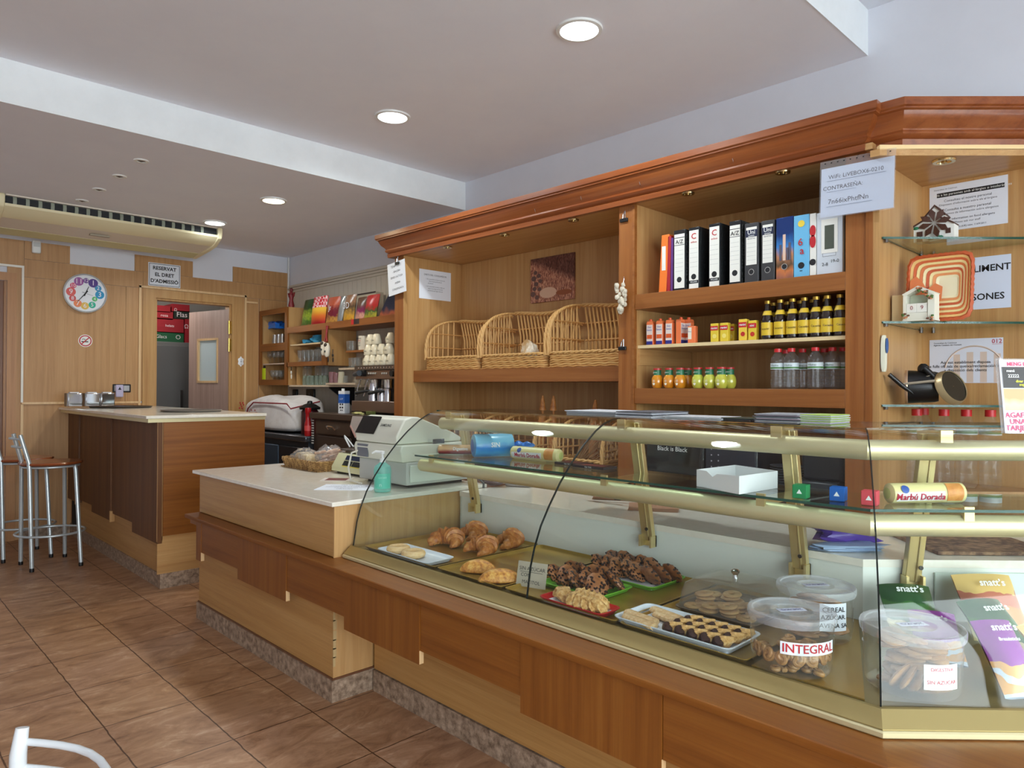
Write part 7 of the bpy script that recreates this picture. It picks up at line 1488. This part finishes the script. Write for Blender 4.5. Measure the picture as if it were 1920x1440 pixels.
b = MB(); b.fbox(f_, -.038, .038, h*.34, h*.88, .0006, .001); O('thermostat_outline', b, wl, t); b = MB(); b.fbox(f_, -.022, .022, h*.40, h*.78, .0012, .0016); O('screen_print', b, flatm(76, 82, 70), t); TX(t, (f_[0]-Y*.0015, X, Z), [('2-8', -.02, h*.16, .022, 0), ('19-0', .025, h*.2, .022, 0), ('\u2514\u2500\u2518', 0, h*.28, .03, 0)], [ink])
b = MB(); b.box(x1+.001, x_r0-.002, yb_+.02, yb_+.2, zz, zt-.01); t = E('folder', 'dark folder wedged at the right end of the upper shelf', 'binder', ((x1+x_r0)/2, yb_, zz), 0, 'folders on the upper shelf'); O('cover', b, blk, t)
# ================= DRINKS
yd = yF+.055; zz = zM+.0005
def X_(px, y=yd): return at(px, 620, y=y).x
jb_ = E('juice_carton', 'x', 'x'); org = flatm(232, 120, 70, .4); b = MB(); b.box(-.021, .021, -.016, .016, 0, .105); O('carton', b, org, jb_, local=True, bev=.002)
b = MB(); b.prism([(-.021, .1055), (.021, .1055), (.016, .118), (-.016, .118)], -.016, .016, 1); O('sloped_top', b, org, jb_, local=True); b = MB(); b.lathe([(.009, .116), (.009, .128), (.001, .129)], (0, -.004, 0), 12, caps=False); O('cap', b, flatm(230, 90, 40, .4), jb_, local=True)
b = MB(); b.fbox(FY((0, -.0165, 0)), -.0195, .0195, .012, .1, 0, .0005); O('front_print', b, flatm(224, 206, 196, .4), jb_, local=True); b = MB(); b.fbox(FY((0, -.0172, 0)), -.0195, .0195, .001, .018, 0, .0004); b.fbox(FY((0, -.0172, 0)), -.017, .017, .03, .05, 0, .0004, 1); O('colour_bands', b, [flatm(50, 50, 130, .4), flatm(214, 90, 40, .4)], jb_, local=True)
TX(jb_, (Vector((0, -.0174, .08)), X, Z), [('Don', 0, .008, .013, 0), ('Sim\u00f3n', 0, -.006, .013, 0)], [flatm(40, 70, 170)], local=True)
lst = [(X_(q), yd, zz, 0, 0, 0) for q in (1221, 1239, 1257)]+[(X_(1274), yd+.01, zz, 0, 0, radians(90))]+[(X_(1283), yd+.05, zz, 0, 0, 0)]
jb_.scale = (1.05, 1, 1.15)
lay(jb_, lst, lambda i: ['tall orange juice carton at the left end of the middle shelf', 'tall orange juice carton, second from the left', 'tall orange juice carton, third from the left', 'tall orange carton turned sideways, fourth from the left', 'orange carton set back behind the sideways one'][i], 'small orange juice cartons', 'carton')
small = E('juice_pack', 'small orange juice carton without a cap, alone beside the tall ones', 'carton', (X_(1299), yd, zz), radians(10)); b = MB(); b.box(-.022, .022, -.018, .018, 0, .092); O('carton', b, org, small, local=True, bev=.002); b = MB(); b.fbox(FY((0, -.0185, 0)), -.02, -.0, .02, .085, 0, .0005); O('front_print', b, flatm(230, 220, 200), small, local=True); TX(small, (Vector((-.01, -.0192, .062)), X, Z), [('Don', 0, 0, .01, 0)], [flatm(40, 70, 170)], local=True)
def pack(lab, px, y, top, c1, red, txt, fc):
    t = E('juice_pack', lab, 'carton', (X_(px, y), y, zz), 0, 'small fruit juice packs'); b = MB(); b.box(-.022, .022, -.016, .016, 0, top); O('carton', b, c1, t, local=True, bev=.002)
    b = MB(); b.fbox(FY((0, -.0165, 0)), -.0225, .0225, top*.62, top*.86, 0, .0005); O('brand_band', b, red, t, local=True); TX(t, (Vector((0, -.0175, top*.74)), X, Z), [(txt, 0, 0, .0165, 0)], [whitep], local=True, bold=.02)
    b = MB(); b.lathe([(.001, 0), (.012, 0)], n=16, caps=False); b.v = [Vector((v.x+.002, -.0168, v.y+top*.3)) for v in b.v]; O('fruit_print', b, fc, t, local=True)
yl = flatm(226, 196, 60, .4); rd = flatm(200, 40, 50, .4)
pack('pineapple juice pack, left of the pair', 1342, yd, .098, yl, rd, 'ranini', flatm(240, 220, 120)); pack('pineapple juice pack, right of the pair', 1360, yd, .098, yl, rd, 'ranini', flatm(240, 220, 120)); pack('pineapple juice pack set behind the pair', 1372, yd+.06, .095, yl, rd, 'ranini', flatm(240, 220, 120))
pack('peach juice pack with a red fruit, nearer the bottles', 1413, yd, .10, yl, rd, 'nini', flatm(200, 50, 40)); pack('peach juice pack with a large red fruit, left of the other', 1395, yd, .11, flatm(236, 200, 70, .4), rd, 'ranini', flatm(190, 40, 40))
# soda bottles with yellow labels
bg = flatm(30, 16, 12, .08, coat=1)
bo_ = E('soda_bottle', 'x', 'x'); b = MB(); b.lathe([(.001, .002), (.026, .002), (.028, .008), (.028, .085), (.026, .10), (.013, .145), (.0115, .165), (.014, .167), (.014, .172), (.001, .173)], n=20, caps=False); O('bottle_body', b, bg, bo_, local=True)
b = MB(); b.lathe([(.0287, .018), (.0287, .078)], n=20, caps=False); O('yellow_label', b, flatm(222, 186, 50, .45), bo_, local=True); b = MB(); b.lathe([(.0242, .112), (.0175, .133)], n=20, caps=False); O('neck_label', b, flatm(222, 186, 50, .45), bo_, local=True)
b = MB(); b.lathe([(.0145, .166), (.0145, .180), (.001, .181)], n=16, caps=False); O('crown_cap', b, flatm(190, 150, 60, .3, .6), bo_, local=True); TX(bo_, (Vector((0, -.0292, .048)), X, Z), [('Cacaolat', 0, 0, .0125, 0)], [flatm(60, 34, 24)], local=True, bold=.01)
bo_.scale = (1.06, 1.06, 1.08)
lst = [(X_(q), yd, zz, 0, 0, .1*k) for k, q in enumerate((1439, 1463, 1486, 1508, 1530, 1551, 1575))]+[(X_(q, yd+.10), yd+.10, zz, 0, 0, 0) for q in (1450, 1476, 1500, 1524, 1548)]
lay(bo_, lst, lambda i: 'dark bottle with yellow label in the front row, %s from the left' % ORD[i] if i < 7 else 'dark bottle with yellow label in the rear row, %s from the left' % ORD[i-7], 'dark yellow-labelled bottles', 'bottle')
# juice bottles
zz = zL1+.0005; yj = yF+.05
def jb2(nm, col, em=None):
    t = E('juice_bottle', 'x', 'x'); g = mat(nm, S(*col), .08, coat=1, sub=.2); b = MB(); b.lathe([(.001, .002), (.024, .002), (.031, .016), (.034, .038), (.031, .06), (.022, .075)], n=22, caps=False); O('juice', b, g, t, local=True)
    b = MB(); b.lathe([(.022, .075), (.021, .10), (.0215, .104)], n=22, caps=False); O('neck_label', b, flatm(50, 116, 80, .4), t, local=True); b = MB(); b.lathe([(.0235, .1045), (.0235, .114), (.001, .115)], n=18, caps=False); O('cap', b, flatm(190, 50, 50, .35), t, local=True)
    TX(t, (Vector((0, -.035, .035)), X, Z), [('\u273b', 0, .006, .022, 0), ('\u2665', 0, -.012, .014, 0)], [flatm(240, 236, 220)], 'printed_leaf', local=True); TX(t, (Vector((0, -.0228, .09)), X, Z), [('granini', 0, 0, .010, 0)], [whitep], local=True); return t
lay(jb2('orange_juice', (214, 140, 30)), [(X_(q, yj), yj, zz, 0, 0, 0) for q in (1233, 1255, 1276)]+[(X_(1290, yj+.08), yj+.08, zz, 0, 0, 0)], lambda i: 'squat orange juice bottle, %s from the left in front' % ORD[i] if i < 3 else 'squat orange juice bottle set back behind the third', 'squat orange juice bottles', 'bottle')
lay(jb2('pineapple_juice', (196, 196, 76)), [(X_(q, yj), yj, zz, 0, 0, 0) for q in (1309, 1331, 1353)]+[(X_(1369, yj+.06), yj+.06, zz, 0, 0, 0)], lambda i: 'squat yellow-green juice bottle, %s from the left in front' % ORD[i] if i < 3 else 'squat yellow-green juice bottle set back at the right', 'squat yellow juice bottles', 'bottle')
# water bottles
def wbot(s=1, l0=.097, l1=.128):
    t = E('water_bottle', 'x', 'x'); k = s
    b = MB(); b.lathe([(.001, .004), (.024*k, .002), (.030*k, .010), (.031*k, .04), (.0285*k, .055), (.031*k, .075), (.0295*k, .095), (.0295*k, .13*1), (.031*k, .135), (.028*k, .155), (.013*k, .18), (.0125*k, .19)], n=22, caps=False); O('bottle_body', b, water, t, local=True)
    b = MB(); b.lathe([(.0312*k, l0), (.0312*k, l1)], n=22, caps=False); O('paper_label', b, flatm(206, 216, 220, .5), t, local=True); b = MB(); b.lathe([(.0315*k, l0+.003), (.0315*k, l0+.011)], n=22, caps=False); O('green_band', b, flatm(80, 130, 70, .5), t, local=True)
    b = MB(); b.lathe([(.0155*k, .183), (.0155*k, .200), (.001, .201)], n=18, caps=False); O('cap', b, flatm(196, 36, 40, .35), t, local=True)
    for z in (.022, .03, .046, .064, .084): b = MB(); b.lathe([(.0302*k, z-.0015), (.0312*k, z), (.0302*k, z+.0015)], n=22, caps=False); O('rib', b, water, t, local=True)
    return t
wb_ = wbot(1.15); wb_.scale = (1, 1, 1.0)
TX(wb_, (Vector((0, -.0362, .116)), X, Z), [('Viladrau', 0, 0, .012, 0)], [flatm(40, 90, 60)], local=True)
lst = [(X_(q, y), y, zz, 0, 0, 0) for q, y in ((1459, yj), (1484, yj), (1529, yj), (1505, yj+.09), (1561, yj+.05), (1581, yj+.10), (1546, yj+.14), (1474, yj+.14))]
lay(wb_, lst, lambda i: ['small water bottle with red cap at the left of the cluster', 'small water bottle standing forward, second from the left', 'small water bottle standing forward, with its label facing out', 'small water bottle set back between the two forward ones', 'small water bottle set back at the right', 'small water bottle half hidden by the right post', 'small water bottle in the dark back row, right side', 'small water bottle in the dark back row, left side'][i], 'small red-capped water bottles', 'bottle')
# big water bottles in the corner niche
big = wbot(1.0, .137, .160); zbb = 1.0005
lst = []
for px, y in ((1719, 3.66), (1770, 3.72), (1812, 3.76), (1857, 3.80), (1732, 3.80)):
    p = at(px, 800, y=y); lst.append((p.x, y, zbb, 0, 0, 0))
big.scale = (1.42, 1.42, 1.80)
lay(big, lst, lambda i: 'large water bottle with red cap in the corner niche, %s' % ['leftmost in front', 'second from the left', 'third from the left', 'rightmost, beside the acrylic sign', 'half hidden behind the leftmost'][i], 'large red-capped water bottles', 'bottle')
# ================= CORNER NICHE PAPERS AND ORNAMENTS
def bsheet(label, quad, items, mats, m=paper, **k):
    a, c = at(*quad[0], y=yB-.001), at(*quad[1], y=yB-.001); w, h = c.x-a.x, a.z-c.z; f_ = (Vector(((a.x+c.x)/2, yB-.0012, (a.z+c.z)/2)), X, Z)
    return sheet('notice', label, 'sign', f_, w, h, [(s, x*w, y*h, sz, mi, al) for s, x, y, sz, mi, al in items], mats, m, .001, **k), f_, w, h
C_ = 'CENTER'; LF = 'LEFT'
t, f_, w, h = bsheet('official allergen notice with a black title bar at the top of the corner niche', ((1743, 353), (1890, 418)), [('Generalitat de Catalunya', -.44, .42, .010, 1, LF), ('Av\u00eds a les persones amb al\u00b7l\u00e8rgies o intoler\u00e0ncies', .05, .30, .0165, 2, C_), ('Consulteu el nostre personal', 0, .16, .017, 0, C_), ('Disposem d\u2019informaci\u00f3 sobre els al\u00b7l\u00e8rgens', 0, .08, .014, 1, C_), ('Consulte a nuestro personal', 0, -.04, .017, 0, C_), ('Disponemos de informaci\u00f3n sobre al\u00e9rgenos', 0, -.12, .014, 1, C_), ('Obtain information on food allergens', 0, -.25, .015, 0, C_), ('Please ask our staff', 0, -.33, .014, 1, C_), ('Reglament (UE) n\u00fam. 1169/2011', 0, -.43, .012, 0, C_)], [flatm(60, 64, 76), greyink, whitep], flatm(222, 226, 236, .6))
b = MB(); b.fbox((f_[0]-Y*.0009, X, Z), -w*.40, w*.46, h*.25, h*.345, 0, .0007); O('title_bar', b, ink, t)
t, f_, w, h = bsheet('white notice with bold capitals, half hidden behind the scalloped plate', ((1775, 489), (1896, 576)), [('ESTABLIMENT', -.02, .27, .044, 0, C_), ('9', .0-.14, -.0, .046, 0, C_), ('PERSONES', .02, -.27, .044, 0, C_)], [ink], flatm(214, 222, 240, .6), bold=.018)
t, f_, w, h = bsheet('official complaints notice with a striped shield and red 012', ((1743, 638), (1881, 718)), [('Generalitat de Catalunya', -.44, .42, .010, 1, LF), ('Ag\u00e8ncia Catalana del Consum', -.44, .37, .010, 0, LF), ('012', .42, .42, .028, 2, C_), ('Aquest establiment disposa', 0, -.03, .019, 0, C_), ('de fulls oficials de queixa/reclamaci\u00f3/den\u00fancia', .04, -.12, .019, 0, C_), ('a disposici\u00f3 dels clients', 0, -.21, .019, 0, C_)], [ink, greyink, flatm(180, 50, 70)], flatm(216, 218, 230, .6), bold=.01)
b = MB()
for k in range(4): b.fbox((f_[0]-Y*.0004, X, Z), w*(-.16+k*.18), w*(-.07+k*.18), -h*.49, h*.22-abs(k-1.5)*.01, 0, .0007)
pts_ = [f_[0]-Y*.0008+X*(w*(.12+.40*cos(a)))+Z*(h*(-.25+.58*sin(a))) for a in [radians(10+160*k/24) for k in range(25)]]; b.tube(pts_, .004, 4); O('shield_print', b, flatm(212, 190, 176, .6), t)
b = MB(); b.fbox((f_[0]-Y*.0009, X, Z), w*.36, w*.48, h*.355, h*.362, 0, .0005); O('red_rule', b, flatm(180, 50, 70), t)
# little houses ornament
g0 = gz[0]; yh = yF+.26; q0, q1 = at(1713, 440, y=yh), at(1789, 440, y=yh); zt = at(1752, 382, y=yh).z
t = E('house_ornament', 'white model house with brown star-shaped sails on the top glass shelf', 'ornament', ((q0.x+q1.x)/2, yh, g0)); w = q1.x-q0.x; h = zt-g0; cx_ = (q0.x+q1.x)/2; z0 = g0+.0005; wh = flatm(232, 232, 226, .6); brn = flatm(74, 44, 34, .5)
for nm, x0, x1, hh, rf in (('left_wing', -.5, -.12, .42, .62), ('tower', -.26, .26, .66, .95), ('right_wing', .14, .5, .38, .60)):
    a, c = cx_+x0*w, cx_+x1*w; b = MB(); yy = yh+(.02 if nm == 'tower' else 0); pr_ = [(a, z0), (c, z0), (c, z0+h*hh), (((a+c)/2) if nm == 'tower' else (c if x0 < 0 else a), z0+h*rf), (a, z0+h*hh)]; b.prism(pr_, yy, yy+.07, 1); O(nm, b, wh, t)
    b = MB(); ap = pr_[3]; 
    for s_, e_ in ((pr_[4], ap), (ap, pr_[2])):
        s2, e2 = Vector((s_[0], 0, s_[1])), Vector((e_[0], 0, e_[1]))
        if (e2-s2).length < .02 or abs(e2.x-s2.x) < .01: continue
        b.add([Vector((v.x, yy+o1, v.z+o2)) for v in (s2, e2) for o1 in (-.008, .075) for o2 in (.0, .007)], [(0, 1, 3, 2), (4, 6, 7, 5), (0, 4, 5, 1), (2, 3, 7, 6), (0, 2, 6, 4), (1, 5, 7, 3)])
    if b.f: O('roof', b, brn, t)
b = MB(); c = Vector((cx_+.03*w, yh-.006, z0+h*.46))
for k in range(8): a = 2*pi*k/8+.2; d = X*cos(a)+Z*sin(a); nn = X*-sin(a)+Z*cos(a); b.add([c+d*.008, c+d*.045+nn*.014, c+d*.068, c+d*.045-nn*.014, c+d*.008-Y*.004, c+d*.045+nn*.014-Y*.008, c+d*.068-Y*.004, c+d*.045-nn*.014-Y*.002], [(0, 1, 2, 3), (7, 6, 5, 4), (0, 4, 5, 1), (1, 5, 6, 2), (2, 6, 7, 3), (3, 7, 4, 0)])
O('star_sails', b, brn, t); b = MB(); b.fbox(FY((cx_-.34*w, yh-.001, z0)), -.012, .012, 0, h*.28, 0, .003); O('painted_door', b, brn, t); b = MB(); b.fbox(FY((cx_+.36*w, yh-.001, z0)), -.010, .010, h*.14, h*.28, 0, .003); O('painted_window', b, brn, t)
b = MB(); [b.ell((cx_+dx*w, yh-.008, z0+dz_*h), (.011, .006, .008), 8, 5, nz=.5) for dx, dz_ in ((-.42, .38), (.18, .06), (-.05, .04))]; O('green_plants', b, flatm(30, 110, 76, .7), t)
# scalloped terracotta plate
g1_ = gz[1]; yp = yF+.20; q0, q1 = at(1697, 597, y=yp), at(1824, 597, y=yp); cx_ = (q0.x+q1.x)/2; hw = (q1.x-q0.x)/2; hh = (at(1760, 477, y=yp+.05).z-g1_)/2; zc2 = g1_+hh+.002; lean_ = .22
t = E('decor_plate', 'square scalloped orange ceramic plate with ridged steps, propped on the middle glass shelf', 'plate', (cx_, yp+.03, g1_))
def sqr(s, d, wob=0, n=80):
    ox = .62*max(0, .9-s)*hw*.62
    R = []
    for i in range(n):
        a = 2*pi*i/n; k = (abs(cos(a))**7+abs(sin(a))**7)**(-1/7)*(1+wob*cos(a*40)); xx, zz2 = cos(a)*k*s*hw, sin(a)*k*s*hh; R.append(Vector((cx_+xx+ox, yp+lean_*(zz2+hh)*.6-d, zc2+zz2)))
    return R
b = MB(); R = [sqr(.98, -.012), sqr(1, -.004, .012), sqr(1.0, .006, .012), sqr(.93, .010, .012), sqr(.90, .004)]; b.rings(R, True, False); b.add(sqr(.98, -.0119), [tuple(range(80))[::-1]]); O('rim', b, flatm(196, 92, 52, .35), t)
cols = [(232, 190, 120), (206, 100, 56), (236, 214, 150), (214, 120, 70), (240, 226, 176), (200, 96, 60), (238, 218, 160), (226, 150, 96), (240, 230, 190)]
s = .90
for k, c in enumerate(cols):
    s2 = s-.07; dd = .004-.0015*k; b = MB(); b.rings([sqr(s, dd), sqr(s-.005, dd+.002, .006), sqr(s2, dd-.0015)], True, False); O('painted_step', b, flatm(*c, .35), t); s = s2
b = MB(); b.add(sqr(s, .004-.0015*9), [tuple(range(80))]); O('centre', b, flatm(236, 226, 190, .35), t)
b = MB(); f_p = lambda u, v: Vector((cx_+u*hw, yp+lean_*(v*hh+hh)*.6-.011, zc2+v*hh)); b.add([f_p(u, v) for u, v in ((-.88, .25), (-.7, .38), (-.5, .2), (-.35, -.05), (-.1, .12), (.12, .0), (.1, -.35), (-.2, -.75), (-.88, -.75))], [tuple(range(9))]); O('painted_hills', b, flatm(226, 130, 80, .4), t)
# perpetual calendar house
yc_ = yF+.10; q0, q1 = at(1693, 597, y=yc_), at(1752, 597, y=yc_); w = q1.x-q0.x; cx_ = (q0.x+q1.x)/2; t = E('block_calendar', 'white house-shaped block calendar showing 09, with painted flowers, before the orange plate', 'calendar', (cx_, yc_+.04, g1_)); z0 = g1_+.0005; h = at(1720, 536, y=yc_).z-g1_
wc = flatm(232, 230, 214, .5)
for a, c in ((q0.x, q0.x+.012), (q1.x-.026, q1.x)): b = MB(); b.box(a, c, yc_, yc_+.07, z0+.007, z0+h*.78); O('side_wall', b, wc, t)
b = MB(); b.box(q0.x-.002, q1.x+.002, yc_-.004, yc_+.072, z0, z0+.006); O('base', b, wc, t); b = MB(); b.box(q0.x+.0125, q1.x-.0265, yc_+.06, yc_+.07, z0+.007, z0+h*.78); O('back_wall', b, flatm(206, 214, 190, .5), t)
b = MB(); b.prism([(q0.x-.004, z0+h*.78), (cx_-.002, z0+h), (q1.x+.004, z0+h*.78), (q1.x-.006, z0+h*.72), (cx_-.002, z0+h*.90), (q0.x+.006, z0+h*.72)], yc_-.003, yc_+.073, 1); O('gable_roof', b, wc, t)
b = MB(); b.box(q0.x+.014, q1.x-.028, yc_+.004, yc_+.03, z0+.007, z0+h*.24); O('month_block', b, wc, t)
for k, ch2 in enumerate('09'): a = q0.x+.0135+k*(w-.042)/2; b = MB(); b.box(a, a+(w-.042)/2-.0008, yc_+.003, yc_+.034, z0+h*.245, z0+h*.50); o = O('number_cube', b, flatm(240, 238, 228, .5), t); TX(t, FY((a+(w-.042)/4, yc_+.0025, z0+h*.372)), [(ch2, 0, 0, .026, 0)], [flatm(150, 50, 60)])
b = MB(); rg = random.Random(6)
for cx2, cz2, nn in ((.88, .62, 8), (.75, .74, 7), (.55, .86, 6), (.1, .12, 6), (.88, .06, 6)):
    for k in range(nn): b.ell((q0.x+w*cx2+rg.uniform(-.012, .012), yc_-.006-rg.random()*.004, z0+h*cz2+rg.uniform(-.01, .014)), (.0065, .004, .005), 8, 5, mi=k % 3)
O('flower_garland', b, [flatm(80, 110, 50, .6), flatm(196, 130, 90, .6), flatm(110, 70, 50, .6)], t)
b = MB(); b.box(q0.x-.055, q0.x-.004, yc_+.03, yc_+.09, z0, z0+h*.80); t = E('cream_box', 'plain cream box standing left of the block calendar', 'box', (q0.x-.03, yc_+.06, g1_)); O('box', b, flatm(206, 184, 140, .6), t)
# black pans lying on the low glass shelf
g2_ = gz[2]; z0 = g2_+.001; yk = yF+.16; q0, q1 = at(1684, 755, y=yk), at(1800, 755, y=yk)
def dpt(px, py, y=yk): return at(px, py, y=y)
t = E('frying_pan', 'black frying pan with a pale rim leaning at the right of the low glass shelf', 'pan', (q1.x-.03, yk, g2_), 0, 'black cookware on the low glass shelf')
c = dpt(1784, 726); ax = Vector((.82, -.35, .36)).normalized(); M_ = Matrix.Translation(c) @ ax.to_track_quat('Z', 'Y').to_matrix().to_4x4(); rP = (dpt(1770, 694)-dpt(1797, 757)).length/2
b = MB(); b.T = M_; b.lathe([(.001, .01), (rP*.86, .01), (rP*.97, -.012), (rP*1.0, -.014)], n=36, caps=False); O('pan_base', b, flatm(30, 32, 28, .25), t); b = MB(); b.T = M_; b.lathe([(rP*.88, .012), (rP*1.01, -.014), (rP*1.01, -.004), (rP*.9, .016), (rP*.88, .012)], n=36, caps=False); O('pan_rim', b, flatm(190, 170, 130, .35, .5), t)
b = MB(); b.tube([c+Vector((-.03, -.01, -.02)), dpt(1750, 705, yk-.02), dpt(1733, 690, yk-.03)], [.010, .012, .013], 10); b.ell(dpt(1731, 692, yk-.0), (.024, .012, .026)); O('pan_handle', b, blackp, t)
t = E('saucepan', 'black saucepan on its side with a long black handle, left on the low glass shelf', 'pan', (q0.x+.06, yk, g2_), 0, 'black cookware on the low glass shelf')
c = dpt(1700, 722); ax = Vector((-.95, -.25, .0)).normalized(); rS = (dpt(1693, 692)-dpt(1693, 756)).length/2; M_ = Matrix.Translation(Vector((c.x, c.y, z0+rS+.002))) @ ax.to_track_quat('Z', 'Y').to_matrix().to_4x4()
b = MB(); b.T = M_; b.lathe([(.001, -.125), (rS*.82, -.125), (rS*.88, -.11), (rS*.97, .0), (rS*.93, .0), (rS*.84, -.10), (.001, -.11)], n=36, caps=False); O('pot_body', b, flatm(22, 22, 24, .3), t); b = MB(); b.T = M_; b.lathe([(rS*.95, -.008), (rS*.995, -.002), (rS*.98, .006), (rS*.93, .002)], n=36, caps=False); O('pot_rim', b, flatm(196, 160, 130, .3, .6), t)
b = MB(); b.tube([dpt(1712, 738, yk-.05), dpt(1690, 722, yk-.09), dpt(1667, 702, yk-.12)], [.008, .010, .010], 10); O('pot_handle', b, blackp, t)
b = MB(); b.ell(dpt(1706, 705, yk+.02), (.018, .016, .02)); b.tube([dpt(1696, 701, yk-.01), dpt(1715, 712, yk-.03), dpt(1744, 704, yk-.03)], .0022, 6, mi=1); b.tube([dpt(1694, 720, yk-.07), dpt(1753, 714, yk-.06)], .006, 8, mi=1); O('lid_and_chain', b, [blackp, flatm(200, 190, 170, .3, .6)], t)
# ================= APPLIANCES UNDER THE UPPER NICHE (seen through the case)
q0, q1, q2 = at(1212, 840, y=3.40), at(1322, 840, y=3.40), at(1418, 840, y=3.40); zmw = at(1250, 812, y=3.40).z
t = E('microwave_oven', 'black microwave oven with white lettering in the lower niche behind the case', 'microwave', ((q0.x+q2.x)/2, 3.6, .9)); b = MB(); b.box(q0.x, q2.x, 3.41, 3.80, .912, zmw); O('casing', b, flatm(18, 20, 26, .2), t, bev=.006); b = MB(); b.box(q0.x+.03, q2.x-.03, 3.45, 3.76, .9005, .9118); O('feet', b, blackp, t)
b = MB(); b.box(q0.x+.004, q1.x-.008, 3.398, 3.4095, .92, zmw-.008); O('door', b, mat('black_glass', S(12, 14, 16), .08), t, bev=.003); b = MB(); b.box(q1.x+.004, q2.x-.004, 3.40, 3.4095, .92, zmw-.008); O('control_panel', b, flatm(24, 30, 44, .2), t, bev=.002); b = MB(); b.tube([(q1.x-.012, 3.395, .95), (q1.x-.014, 3.375, 1.03), (q1.x-.012, 3.395, zmw-.03)], .007, 8); O('door_handle', b, blackp, t)
zt_x = at(1259, 842, y=3.397).z; TX(t, FY((at(1260, 842, y=3.397).x, 3.397, zt_x)), [('Black is Black', 0, 0, .036, 0)], [whitep])
for k in range(4):
    for j in (0, 1): p = at(1334+13*j, 842+11*k, y=3.399); b = MB(); b.lathe([(.001, 0), (.004, 0)], n=8, caps=False); b.v = [Vector((p.x+v.x, 3.3985, p.z+v.y)) for v in b.v]; O('button_mark', b, flatm(170, 170, 186), t)
pt = E('plate', 'x', 'x'); b = MB(); b.lathe([(.001, .001), (.055, .001), (.085, .012), (.0845, .014), (.054, .004), (.001, .004)], n=28, caps=False); O('dish', b, flatm(70, 74, 80, .3), pt, local=True)
c = at(1470, 880, y=3.46); lay(pt, [(c.x, 3.50, .9005+.0125*k, 0, 0, 0) for k in range(13)], lambda i: 'dark grey plate in the stack right of the microwave, %s from the bottom' % ORD[i], 'stacked dark plates', 'plate')
c = at(1545, 880, y=3.46); c.x -= .03; t = E('label_printer', 'black office machine with a rounded top in the lower niche, right of the plates', 'printer', (c.x, 3.6, .9)); b = MB(); b.box(c.x-.1, c.x+.1, 3.45, 3.78, .9005, 1.0); O('base', b, flatm(44, 48, 54, .35), t, bev=.01); b = MB(); b.box(c.x-.1, c.x+.1, 3.50, 3.78, 1.001, zmw-.02); O('upper_casing', b, flatm(30, 36, 46, .35), t, bev=.015); b = MB(); b.box(c.x-.095, c.x+.095, 3.44, 3.449, .955, .97); b.box(c.x-.095, c.x+.095, 3.44, 3.449, .92, .93); O('paper_slot', b, flatm(96, 102, 110, .4), t)
b = MB(); b.tube([(c.x-.2, 3.40, .905), (c.x-.12, 3.38, .93), (c.x-.02, 3.385, .915), (c.x+.08, 3.38, .945), (c.x+.12, 3.41, .96)], .0045, 6); O('cable', b, flatm(190, 190, 190, .5), t)
